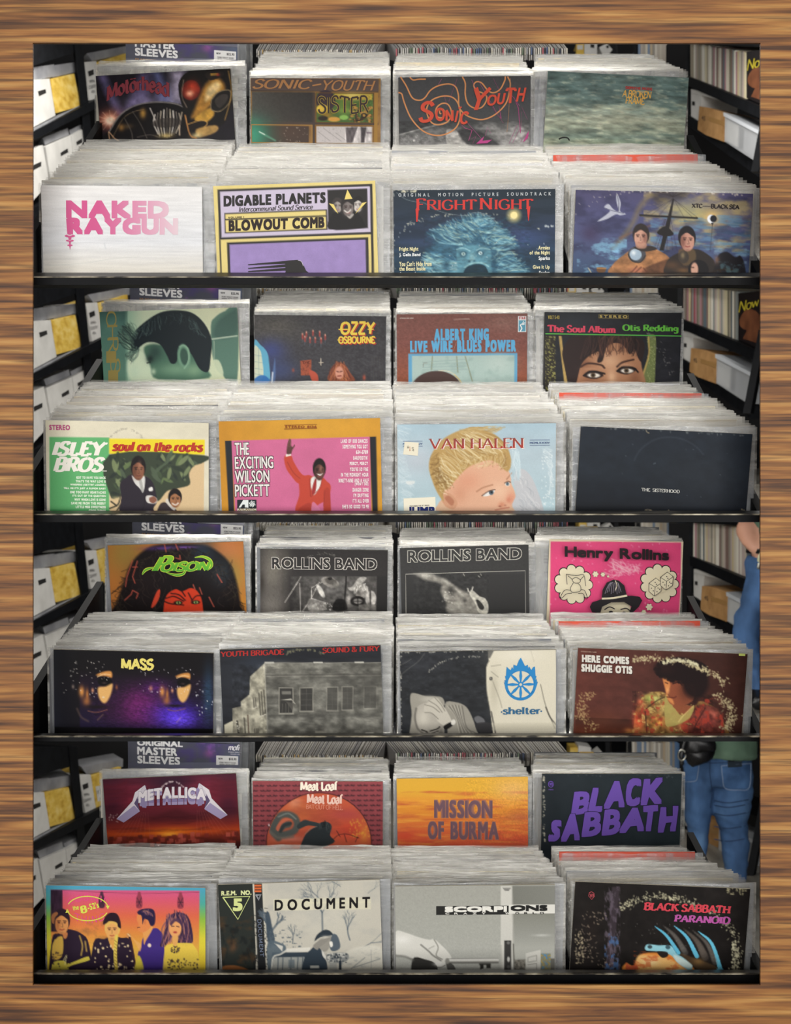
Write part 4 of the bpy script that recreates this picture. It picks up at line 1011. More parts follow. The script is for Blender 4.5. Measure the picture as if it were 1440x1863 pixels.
def t2f(c):
    c.fill('#c98e2c'); c.grad([(110, '#c68a2b'), (700, '#d39c34'), (1300, '#d09630')], 'x'); c.noise(80, 80, .05)
    k = -.024
    def R(x0, y0, x1, y1, col):
        c.poly([(x0, y0 + k * (x0 - 158)), (x1, y0 + k * (x1 - 158)), (x1 + .03 * (y1 - y0), y1 + k * (x1 - 158)), (x0 + .045 * (y1 - y0), y1 + k * (x0 - 158))], col, 1, 0, False)
    R(158, 484, 206, 1300, '#23262b'); R(1212, 484, 1260, 1300, '#1f2226'); R(205, 484, 1213, 1300, '#cc6a92'); c.noise(160, 120, .05, (230, 480, 1210, 1000))
    # man in red, one arm up
    red, dk = '#c04634', '#8f2e26'
    c.poly(seg(590, 600, 640, 592, 660, 640, 720, 730, 790, 750, 800, 790, 700, 800, 640, 740, 602, 680), red, 1, 4); c.line(seg(612, 640, 660, 720, 730, 780), 7, dk, .6)
    c.poly(seg(700, 770, 760, 735, 800, 745, 860, 745, 900, 780, 930, 815, 925, 900, 930, 1060, 880, 1060, 880, 930, 700, 1060, 670, 985, 700, 880), red, 1, 4); c.poly(seg(880, 860, 915, 830, 928, 900, 930, 1060, 884, 1060), '#b03e30', 1, 5); c.line(seg(885, 850, 880, 960), 5, dk, .8); c.poly(seg(786, 760, 860, 748, 846, 830, 800, 880), '#e6e6e2', 1, 4); c.poly(seg(812, 770, 826, 770, 820, 850, 796, 880, 792, 840), '#a03030', 1, 3); c.line(seg(776, 760, 782, 890), 6, dk, .8); c.line(seg(866, 760, 850, 830, 786, 892), 6, dk, .7); c.poly(seg(800, 930, 850, 980, 850, 1000, 790, 1000), '#d07a9c', .9, 4); c.poly(seg(690, 990, 760, 940, 790, 960, 760, 1060, 690, 1060), '#a83a2e', .9, 5)
    c.poly(seg(604, 584, 638, 578, 640, 592, 600, 602), '#efe9e0', 1, 3, False)
    c.poly(seg(608, 580, 610, 530, 622, 480, 638, 476, 640, 520, 652, 530, 664, 514, 668, 522, 648, 556, 640, 580), '#5a3a34', 1, 3); c.lines([seg(620, 530, 628, 482), seg(632, 530, 638, 480)], 4, '#8a5e50', .8)
    head(c, 846, 700, 80, 128, '#5f3c34', '#16100f', '#3a221e', .2, '#120b0a'); c.blob(858, 690, 12, 30, '#a87866', .7); c.poly(seg(828, 726, 852, 740, 872, 722, 854, 730), '#f3efe8')
    ws = lambda x, y: (x + .03 * (y - 500), y + k * .6 * (x - 240))
    for i, (s, x1) in enumerate((('THE', 330), ('EXCITING', 512), ('WILSON', 486), ('PICKETT', 490))):
        c.text(s, (228 - i * 3, 500 + i * 101, x1 - i * 6, 586 + i * 101), '#e9e4e0', 'sans', 1.6, outline=('#2b2426', 4.5), warp=ws)
    for s, x0, y, x1 in (('LAND OF 1000 DANCES', 1002, 476, 1198), ('SOMETHING YOU GOT', 1016, 516, 1200), ('634-5789', 1114, 556, 1202), ("BAREFOOTIN'", 1094, 598, 1202), ('MERCY, MERCY', 1068, 640, 1202), ("YOU'RE SO FINE", 1070, 680, 1204), ('IN THE MIDNIGHT HOUR', 1004, 720, 1206), ('NINETY-NINE AND A HALF', 988, 762, 1208), ("(WON'T DO)", 1106, 790, 1206), ('DANGER ZONE', 1090, 830, 1208), ("I'M DRIFTING", 1096, 870, 1208), ("IT'S ALL OVER", 1090, 910, 1210), ("SHE'S SO GOOD TO ME", 1016, 952, 1210)):
        c.text(s, (x0, y, x1, y + 26), '#f3e3e6', 'sans', 1.5)
    c.text('STEREO 8136', (598, 376, 826, 392), '#8f4a20', 'sans', 1.1, track=.1); c.oline(seg(592, 372, 828, 366), 3, '#7d3e1c'); c.oline(seg(590, 400, 830, 394), 4, '#7d3e1c')
    c.orect(246, 912, 386, 976, '#20262c'); c.orect(246, 976, 386, 992, '#e9e6d6'); c.text('ATLANTIC', (254, 977, 382, 991), '#8a6a2c', 'sans', .6)
    c.opoly(seg(256, 968, 290, 914, 318, 914, 318, 968, 302, 968, 302, 946, 286, 946, 272, 968), '#e6eceb'); c.orect(318, 914, 328, 970, '#e6eceb')
    for k2 in range(6):
        a = k2 * math.pi / 3
        c.oline([(356 + math.cos(a + t * .5) * (4 + 6.5 * t), 942 + math.sin(a + t * .5) * (4 + 6.5 * t)) for t in range(4)], 6, '#e6eceb')


def t2g(c):
    c.grad([(370, '#a9c2cf'), (600, '#b4c6cf'), (1030, '#b3ccd4')]); c.blob(240, 640, 140, 120, '#bcc3cc', .7); c.noise(200, 100, .06)
    # fair-haired child, plain painted portrait
    c.poly(seg(380, 1100, 395, 980, 450, 930, 560, 960, 600, 1030, 940, 980, 1040, 1000, 1080, 1040, 1080, 1100), '#d9b394', 1, 8)
    c.poly(seg(430, 900, 420, 800, 520, 690, 640, 650, 800, 640, 900, 690, 945, 760, 950, 820, 975, 880, 980, 940, 940, 1000, 900, 1040, 600, 1050, 500, 1010), '#dfae90', 1, 8); c.blob(620, 800, 120, 90, '#d58f72', .5); c.blob(860, 880, 90, 80, '#ecc4a6', .7); c.blob(950, 930, 40, 50, '#d98e74', .7); c.blob(560, 900, 70, 80, '#c98a6c', .5)
    c.poly(seg(425, 930, 460, 890, 500, 900, 545, 960, 520, 1010, 470, 1000, 440, 970), '#cf9a7a', 1, 6); c.poly(seg(450, 930, 480, 910, 520, 950, 500, 985), '#a8694e', .7, 10)
    c.poly(seg(440, 950, 390, 880, 350, 780, 330, 690, 350, 600, 420, 500, 540, 430, 660, 410, 800, 440, 900, 520, 945, 620, 945, 700, 915, 730, 860, 680, 780, 645, 640, 690, 560, 760, 500, 830, 440, 880), '#b9985f', 1, 10)
    c.hair(150, seg(640, 430, 560, 480, 470, 560, 400, 680, 390, 800), seg(900, 560, 760, 620, 620, 680, 520, 790, 440, 900), 6, ['#d8c08a', '#8f6f40', '#e7d6a8', '#a88750', '#f0e4c0'], 3, 26, .6); c.hair(50, seg(560, 430, 680, 410, 820, 440), seg(700, 410, 800, 405, 910, 410), 5, ['#a88a58', '#c9af78'], 5, 14, .7); c.hair(50, seg(600, 640, 720, 620, 860, 600, 930, 640), seg(540, 700, 700, 690, 830, 690, 930, 720), 5, ['#d9c28e', '#f0e2ba', '#9a7848'], 6, 22, .6); c.hair(40, seg(350, 640, 360, 760, 420, 880), seg(400, 600, 430, 740, 470, 860), 6, ['#7a5c34', '#94743f'], 7, 16, .5)
    c.line(seg(690, 880, 740, 850, 810, 830), 11, '#a8775a', .7); c.poly(seg(735, 912, 780, 880, 825, 868, 815, 895, 770, 915), '#e8e6e2', 1, 4); c.ell(800, 888, 18, 18, '#51626e'); c.ell(802, 886, 8, 8, '#1c2226'); c.line(seg(730, 912, 780, 878, 828, 866), 7, '#4e3426', .9)
    c.line(seg(915, 790, 940, 760, 952, 742), 9, '#a8775a', .8); c.ell(922, 826, 18, 15, '#dfe0da'); c.ell(922, 824, 11, 13, '#51626e'); c.line(seg(900, 818, 925, 806, 945, 812), 7, '#4e3426', .8)
    c.blob(880, 980, 30, 24, '#d08a6c', .9); c.blob(865, 992, 12, 7, '#8a4a3a', .8); c.blob(905, 985, 10, 6, '#9a5a48', .7); c.line(seg(830, 1020, 880, 1010, 935, 1000), 8, '#b0604e', .7); c.blob(930, 945, 20, 24, '#c9785e', .6)
    # wing
    c.poly(seg(960, 1000, 990, 900, 965, 800, 985, 730, 1040, 715, 1100, 770, 1150, 880, 1190, 1000, 1195, 1100, 1080, 1100), '#c2c4c8', 1, 8)
    for i in range(34):
        r2 = random.Random(i); x = r2.uniform(990, 1160); y = r2.uniform(740, 1030)
        if x < 1010 + (y - 720) * .6:
            c.line([(x, y), (x + 26, y + 22), (x + 30, y + 54)], 5, r2.choice(['#9da2a8', '#d9dadb', '#aab0b6']), .7)
    # highlights of wrinkled shrink film painted into the cover colours
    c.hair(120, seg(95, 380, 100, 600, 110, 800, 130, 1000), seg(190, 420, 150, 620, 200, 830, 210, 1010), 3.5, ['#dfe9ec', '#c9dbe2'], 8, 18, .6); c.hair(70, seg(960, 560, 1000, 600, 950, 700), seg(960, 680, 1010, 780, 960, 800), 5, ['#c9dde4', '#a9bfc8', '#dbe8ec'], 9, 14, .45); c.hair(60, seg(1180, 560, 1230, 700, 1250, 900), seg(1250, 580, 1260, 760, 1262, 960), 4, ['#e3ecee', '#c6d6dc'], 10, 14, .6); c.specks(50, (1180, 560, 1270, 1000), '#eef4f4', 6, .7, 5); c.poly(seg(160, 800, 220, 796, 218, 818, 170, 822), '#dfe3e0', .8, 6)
    for d, col in ((6, '#f0dfd6'), (0, '#a8392e')):
        c.text('VAN HALEN', (330 + d, 480 + d * .8, 1042 + d, 558 + d * .8), lambda x, y, q=col: q if q != '#a8392e' or y > 515 else '#8f4a44', 'roman', .6)
    bl = '#4a5a80'
    for x0, x1 in ((136, 284), (1088, 1238)):
        c.oline(seg(x0, 498, x1, 498), 3.4, bl); c.oline(seg(x0, 537, x1, 537), 3.4, bl); c.text('MCMLXXXIV', (x0, 512, x1, 525), bl, 'sans', .8)
    c.opoly(seg(150, 502, 256, 510, 248, 608, 138, 596), '#e9e2cc'); c.text('2', (164, 538, 186, 548), '#6a6458', 'sans', .6, rot=90); c.text('LP7', (196, 552, 226, 566), '#5a564c', 'sans', .6, rot=90); c.text('$ 9.98', (172, 552, 204, 560), '#b06a50', 'sans', .4, rot=90)
    c.opoly(seg(138, 926, 378, 916, 384, 1090, 142, 1090), '#efe9d4'); c.text('FEATURING THE HIT SINGLE', (184, 977, 332, 987), '#5c5a58', 'sans', .5, rot=-2); c.text('JUMP', (170, 994, 372, 1062), '#1d2a6a', 'sans', 5)


def t2h(c):
    c.grad([(330, '#1f2630'), (600, '#202730'), (780, '#161b23'), (830, '#0d1016')]); c.blob(900, 600, 300, 180, '#252a31', .7); c.noise(60, 40, .12)
    c.line([(430 + 60 * math.cos(t) + 330 * (1 - math.cos(t)) * .9, 600 - 225 * math.sin(t)) for t in np.linspace(.35, 2.5, 16)], 7, '#39414c', .6, soft=12)
    c.line(seg(575, 340, 580, 352, 592, 358), 4, '#b6a583', .9); c.line(seg(568, 818, 585, 812, 608, 816), 4, '#a99a7c', .9); c.line(seg(705, 818, 712, 810), 5, '#a99a7c', .9); c.specks(16, (1150, 780, 1165, 820), '#b7a884', 5, .8, 2); c.specks(10, (200, 420, 1180, 760), '#78818a', 2.5, .6, 3); c.line(seg(620, 538, 632, 532), 4, '#6a747e', .7)
    c.specks(25, (180, 338, 1210, 344), '#6f7474', 8, .6, 5)
    c.text('THE  SISTERHOOD', (547, 684, 776, 704), '#d9d9d2', 'roman', .15)
# ---- third shelf, back row
def t3a(c):
    c.fill('#b87436'); c.blob(640, 260, 130, 140, '#9c8440', .8); c.blob(1290, 250, 120, 100, '#c77a4c', .8); c.blob(1300, 420, 110, 140, '#9a8a42', .8); c.blob(1370, 580, 60, 60, '#c88a34', .8)
    c.poly(seg(560, 700, 590, 560, 640, 420, 680, 320, 760, 240, 860, 205, 1060, 205, 1180, 230, 1290, 320, 1340, 440, 1370, 600, 1370, 700), '#171213', 1, 20); c.blob(1130, 270, 90, 120, '#2a3a4a', .8); c.blob(1250, 390, 70, 100, '#33434e', .6); c.blob(760, 420, 120, 140, '#241a1c', .6); c.blob(900, 228, 150, 16, '#5a3a86', .9); c.blob(1020, 226, 80, 9, '#8a5ab8', .7)
    rr = random.Random(3)
    for i in range(130):
        a = rr.uniform(.05, 3.1); x = 965 + math.cos(a) * 370; y = 640 - math.sin(a) * 410
        c.line([(x, y), (x + rr.uniform(-50, 50), y + rr.uniform(-20, 50)), (x + rr.uniform(-90, 90), y + rr.uniform(10, 90))], 3.5, rr.choice(['#15100f', '#241815', '#3b3428']), .8)
    for i in range(70):
        x = rr.uniform(640, 1330); y = rr.uniform(300, 590); c.line([(x, y), (x + rr.uniform(-24, 24), y + 30), (x + rr.uniform(-30, 30), y + 60)], 3.5, rr.choice(['#3a2b26', '#4a3c34', '#50403a', '#0d0a0b']), .6)
    for p in (seg(720, 305, 690, 400, 705, 440), seg(690, 300, 655, 400, 645, 460), seg(690, 340, 720, 340), seg(640, 545, 680, 510, 690, 485, 725, 505, 712, 535), seg(890, 205, 900, 250), seg(960, 205, 975, 240), seg(985, 275, 990, 300, 960, 290), seg(1220, 400, 1250, 450), seg(1070, 460, 1085, 500), seg(1110, 480, 1125, 520), seg(1170, 540, 1200, 600)):
        c.line(p, 7, '#c25a48', .8, False)
    c.poly(seg(806, 590, 840, 500, 862, 486, 855, 540, 826, 588), '#c8452c', 1, 5)
    c.poly(seg(885, 600, 905, 520, 960, 485, 1000, 500, 1060, 480, 1110, 520, 1130, 600, 1120, 700, 900, 700), '#cb3d22', 1, 6)
    for p in (seg(890, 560, 930, 575, 1010, 585), seg(900, 540, 950, 530, 1010, 560), seg(930, 510, 980, 520, 1020, 555), seg(1060, 560, 1090, 530, 1125, 530), seg(1040, 510, 1060, 550), seg(1000, 500, 1020, 530)):
        c.line(p, 8, '#2a1010', .9)
    for x in (975, 1085):
        c.ell(x, 570, 28, 13, '#2a1010'); c.ell(x + 2, 570, 14, 9, '#9cba6a'); c.ell(x + 2, 570, 5, 8, '#111')
    w = lambda x, y: (x, y + 12 * math.sin((x - 780) / 140))
    g = lambda x, y: rgb('#8fd03c') * (1 - np.clip((y - 270) / 120, 0, 1)) + rgb('#4da53a') * np.clip((y - 270) / 120, 0, 1)
    ol = '#d9e24c'
    for pss, colr in ((3.4, ol), (0, g)):
        c.text('P', (812, 276, 945, 366), colr, 'fat', 1 + pss, shear=.45)
        c.text('OISON', (872, 316, 1180, 372), colr, 'brush', 3.6 + pss * .8, shear=.28)
        e = pss * 2
        c.oline(seg(750, 388, 775, 358, 830, 344), 12 + e, colr, taper=True); c.oline(seg(900, 378, 960, 396, 1010, 388, 1030, 345), 11 + e, colr, taper=True); c.oline(seg(1080, 290, 1130, 286, 1175, 308, 1186, 345, 1160, 372), 12 + e, colr, taper=True)


def t3b(c):
    c.fill('#333131'); c.noise(10, 10, .08); c.blob(280, 520, 140, 330, '#7a756d', .95); c.blob(270, 860, 150, 160, '#85807a', .9); c.blob(390, 420, 60, 120, '#5a5650', .5)
    rr = random.Random(6)
    for i in range(420):
        x = rr.gauss(290, 85); y = rr.uniform(340, 930)
        if x < 165: continue
        c.line([(x, y), (x + rr.uniform(-16, 16), y + rr.uniform(8, 22))], 3, rr.choice(['#4a4640', '#98928a', '#5c5850', '#38352f']), .45, False)
    c.blob(180, 640, 26, 90, '#38332f', .8); c.rect(440, 586, 1222, 1000, '#4f4d4b'); c.blob(830, 700, 200, 110, '#6a6866', .9); c.blob(620, 640, 120, 60, '#585654', .7); c.rect(1225, 586, 1330, 1000, '#2d2c2c'); c.grad([(430, '#333131'), (560, '#474543')], 'x', (430, 586, 560, 1000), .6)
    c.lines([seg(388, 822, 505, 640, 535, 590), seg(525, 650, 530, 900), seg(552, 900, 630, 780, 700, 640), seg(632, 690, 630, 780), seg(630, 690, 780, 610)], 7, '#c9c5be', .9)
    c.ell(800, 640, 84, 44, '#8f8b85', .9, .1, 20); c.ell(806, 630, 60, 28, '#5c5955', .9, .2, 20); c.ell(800, 606, 20, 14, '#262423'); c.ell(715, 720, 22, 66, '#cfccc6', 1, .1, -28); c.line(seg(632, 786, 760, 828), 8, '#e0ddd8'); c.poly(seg(610, 790, 760, 830, 740, 900, 610, 900), '#908d88', .8, 10); c.blob(660, 860, 50, 30, '#bdbab4', .7); c.specks(40, (600, 830, 830, 890), '#dedbd4', 6, .7, 3)
    c.line(seg(945, 590, 940, 700, 925, 890), 13, '#1f1d1d'); c.poly(seg(820, 890, 850, 800, 900, 790, 940, 810, 950, 890), '#1d1c1c', .95, 6)
    c.poly(seg(960, 690, 1000, 680, 1060, 600, 1130, 600, 1080, 660, 1000, 720), '#aaa7a1', 1, 6); c.ell(1085, 720, 62, 66, '#a8a49e', 1, .2); c.blob(1060, 740, 36, 40, '#4e4b48', .8); c.hair(40, seg(1040, 680, 1090, 655, 1140, 690), seg(1020, 740, 1060, 700, 1150, 740), 6, ['#e6e3dd', '#6a6762'], 4, 12, .7); c.ell(1170, 790, 48, 74, '#c2beb8', 1, .2); c.blob(1150, 840, 20, 30, '#5d5a56', .7); c.blob(970, 790, 26, 70, '#b8b4ae', .8); c.line(seg(1164, 720, 1166, 890), 14, '#2b2928', .9)
    c.ell(1050, 810, 66, 46, '#262423'); c.ell(1052, 812, 40, 24, '#8a8783'); c.lines([seg(1015, 812, 1090, 812), seg(1052, 785, 1052, 840)], 7, '#232121'); c.rect(1060, 840, 1215, 890, '#77746f', .8); c.noise(30, 26, .35, (440, 590, 1220, 910))
    c.ringwear(740, 620, 260, 240, 50, 130, '#8d8a84', 40, 5, 4, .02)
    c.text('ROLLINS BAND', (274, 418, 1222, 514), '#353333', 'sans', 3.2, outline=('#d6d2ca', 5), warp=lambda x, y: (x, y + .012 * (x - 274)))


def t3c(c):
    c.fill('#3d3d3d'); c.noise(10, 10, .08); c.rect(186, 545, 1236, 1200, '#383838')
    c.poly(seg(255, 545, 390, 540, 450, 570, 530, 590, 600, 640, 680, 690, 740, 720, 820, 820, 820, 900, 560, 890, 540, 800, 490, 700, 500, 640, 420, 610, 350, 600, 290, 560), '#8d8a82', 1, 26); c.blob(360, 560, 80, 22, '#c4c1b8', .8); c.line(seg(510, 600, 600, 660, 680, 730), 22, '#c6c3b8', .8, soft=22); c.blob(580, 690, 50, 50, '#3a3937', .9, 40); c.blob(640, 830, 90, 40, '#a8a59c', .9); c.blob(540, 740, 26, 40, '#c9c6bc', .6, -30); c.blob(700, 780, 20, 24, '#4a4846', .8)
    c.poly(seg(740, 720, 770, 690, 830, 740, 880, 760, 908, 820, 900, 890, 860, 900, 820, 880, 790, 800), '#c9c6ba', 1, 8); c.poly(seg(800, 770, 830, 780, 870, 830, 860, 860, 830, 850, 810, 810), '#3b3a38', 1, 8); c.lines([seg(735, 700, 726, 672), seg(762, 696, 772, 660), seg(748, 705, 762, 690)], 9, '#d6d3c8'); c.specks(24, (500, 700, 600, 800), '#d8d5ca', 5, .7, 3); c.lines([seg(690, 545, 696, 560), seg(820, 562, 832, 575), seg(838, 545, 846, 556)], 5, '#c9c6ba'); c.noise(26, 20, .25, (250, 540, 910, 900))
    k = -.029
    w = lambda x, y: (x, y + k * (x - 205))
    c.text('ROLLINS BAND', (204, 348, 1196, 442), '#3d3d3d', 'sans', 3.2, outline=('#d0cec4', 5), warp=w)
    c.oline(seg(184, 890, 184, 548, 1230, 516, 1236, 890), 4.5, '#b9b7ae', False)


def t3d(c):
    c.fill('#dccfb0'); c.poly(seg(126, 178, 400, 168, 840, 158, 838, 400, 822, 700, 118, 700, 122, 400), '#dc4a7c', 1, 0, False); c.noise(90, 90, .05)
    cr, bk = '#dcd3b6', '#262326'
    c.specks(60, (120, 165, 850, 540), '#e7a6b8', 5, .6, 3); c.hair(40, seg(430, 350, 470, 280, 600, 330), seg(480, 330, 540, 330, 640, 290), 4, ['#e7b6c0'], 3, 24, .6)

    def puff(cx, cy, rx, ry, n=11):
        c.layer += 1
        for r_, col in ((1.0, bk), (.9, cr)):
            for i in range(n):
                a = 2 * math.pi * i / n
                c.oell(cx + rx * .78 * math.cos(a), cy + ry * .78 * math.sin(a), rx * .27 * (1 if r_ == 1 else .84), ry * .27 * (1 if r_ == 1 else .84), col, 14)
            c.oell(cx, cy, rx * .84 * r_, ry * .84 * r_, cr if r_ < 1 else bk)
    puff(250, 405, 104, 106); puff(720, 382, 104, 104)
    for x, y, r in ((368, 342, 17), (408, 342, 13), (436, 350, 7), (660, 508, 20), (630, 536, 14)):
        puff(x, y, r, r, 6)
    # a line-drawn lounger on a pillow
    for p in (seg(205, 345, 262, 350, 300, 345, 312, 405), seg(205, 345, 210, 400), seg(236, 372, 258, 360, 282, 372, 276, 388, 250, 390, 236, 372), seg(244, 390, 228, 420, 236, 440, 262, 440, 284, 430, 282, 405, 268, 390), seg(228, 430, 196, 432, 172, 470), seg(284, 425, 306, 430, 322, 470), seg(172, 470, 182, 474, 205, 452, 236, 446), seg(322, 470, 310, 474, 296, 446, 270, 446), seg(215, 352, 240, 372), seg(300, 352, 280, 374)):
        c.oline(p, 3.2, bk)
    for (x, y) in ((690, 395), (752, 360)):
        a, b = 34, 42
        P6 = [(x - a, y - 18), (x + 4, y - b - 6), (x + a + 2, y - 24), (x + a - 2, y + 24), (x - 4, y + b + 8), (x - a, y + 26)]
        c.opoly(P6, cr); c.oline(P6 + [P6[0]], 3, bk, False); c.oline([P6[0], (x, y + 2), P6[2]], 3, bk, False); c.oline([(x, y + 2), P6[4]], 3, bk, False)
        for dx, dy in ((-20, 8), (-10, 22), (16, 6), (10, 26), (24, 12), (0, -24), (6, -14)):
            c.oell(x + dx, y + dy, 3.2, 3.2, bk, 8)
    # hat and brow
    c.poly(seg(375, 545, 400, 500, 450, 480, 520, 480, 560, 500, 560, 700, 380, 700), cr); c.oline(seg(412, 528, 440, 512, 470, 522), 6, bk); c.oline(seg(500, 524, 530, 516, 552, 528), 6, bk); c.oell(448, 540, 12, 8, bk); c.oell(520, 542, 12, 8, bk); c.oline(seg(372, 520, 366, 545, 380, 560), 4, bk)
    c.opoly(seg(332, 515, 345, 490, 400, 470, 480, 452, 560, 446, 605, 450, 618, 470, 600, 505, 560, 545, 548, 535, 560, 505, 520, 482, 450, 486, 400, 512, 390, 545, 345, 545), bk); c.opoly(seg(396, 470, 402, 420, 425, 380, 460, 362, 490, 366, 520, 392, 535, 446, 470, 458), bk)
    c.oline(seg(398, 468, 460, 462, 536, 446), 10, cr)
    for i in range(9):
        c.oline(seg(415 + i * 11, 440 - (i % 3) * 6, 430 + i * 8, 400 - (i % 4) * 6, 445 + i * 5, 378), 2.4, '#8d8896')
    c.oline(seg(470, 366, 480, 392, 470, 420), 4, cr); c.specks(30, (410, 425, 530, 450), '#cfc8b4', 4, .8, 2)
    c.text('Henry Rollins', (196, 194, 762, 262), '#231a1e', 'sans', 3.6)


# ---- third shelf, front row
def t3e(c):
    c.grad([(330, '#100e11'), (480, '#120f13'), (560, '#1b1220'), (890, '#1c1530'), (900, '#08070a'), (1060, '#08070a')]); c.grad([(235, '#22262b'), (300, '#17181c'), (420, '#0e0d10')], 'x', (235, 330, 420, 950), .8)
    c.blob(860, 720, 190, 140, '#6a2260', .95); c.blob(880, 800, 220, 90, '#5d1f58', .8); c.blob(1120, 800, 190, 110, '#4a2cc0', .95); c.blob(1150, 830, 110, 60, '#6a4af0', .7); c.blob(980, 600, 110, 60, '#4a1c62', .8); c.blob(1360, 640, 50, 240, '#2a465e', .8); c.blob(640, 760, 120, 120, '#2e1430', .7); c.rect(235, 896, 1395, 1060, '#08070a'); c.noise(16, 6, .35, (500, 540, 1395, 896))
    # two half-lit faces
    def lit(x, y, s):
        c.poly([(x - 60 * s, y - 100 * s), (x - 10 * s, y - 125 * s), (x + 50 * s, y - 130 * s), (x + 55 * s, y - 85 * s), (x + 10 * s, y - 95 * s)], '#c98a48', 1, 12); c.line([(x - 50 * s, y - 90 * s), (x, y - 108 * s), (x + 45 * s, y - 104 * s)], 8, '#e9c08a', .8)
        c.ell(x + 5 * s, y - 55 * s, 52 * s, 34 * s, '#0c0a0c'); c.blob(x, y - 45 * s, 20 * s, 8 * s, '#4a3a3a', .8)
        c.poly([(x - 45 * s, y - 10 * s), (x + 10 * s, y - 20 * s), (x + 60 * s, y - 40 * s), (x + 50 * s, y + 30 * s), (x + 20 * s, y + 90 * s), (x - 10 * s, y + 100 * s), (x - 40 * s, y + 60 * s)], '#dcab68', 1, 16)
        c.blob(x - 165 * s, y + 20 * s, 24 * s, 46 * s, '#d8924a', .95); c.blob(x - 125 * s, y + 40 * s, 14 * s, 50 * s, '#b8763c', .9); c.blob(x - 130 * s, y + 90 * s, 34 * s, 40 * s, '#a86a3a', .8); c.blob(x - 85 * s, y + 10 * s, 12 * s, 20 * s, '#d89a74', .9); c.blob(x - 60 * s, y + 130 * s, 90 * s, 14 * s, '#170f12', .95); c.line([(x - 120 * s, y + 160 * s), (x - 60 * s, y + 170 * s), (x + 20 * s, y + 150 * s)], 7, '#8a5a48', .7)
    lit(600, 615, 1.0); lit(1175, 610, .92)
    c.line(seg(400, 760, 430, 820, 480, 850), 14, '#5d4a42', .6, soft=14); c.line(seg(550, 840, 590, 800), 10, '#6a544a', .6); c.blob(372, 600, 12, 18, '#8a7a70', .8); c.blob(690, 600, 10, 20, '#a8643a', .7); c.blob(940, 605, 16, 22, '#c98a70', .8); c.line(seg(1130, 850, 1160, 815), 10, '#9a7a9a', .5)
    c.specks(46, (290, 410, 640, 680), '#e6e2d8', 4, .8, 3); c.specks(40, (860, 440, 1300, 640), '#e6e2e8', 4, .8, 5); c.specks(12, (1270, 600, 1400, 800), '#e9eef4', 6, .9, 8)
    c.text('MASS', (728, 392, 958, 468), '#e2d472', 'brush', 5.5, outline=('#5a4a2a', 2.5), warp=lambda x, y: (x, y + 5 * math.sin(x / 20)))
    c.orect(235, 332, 244, 333, '#101010')


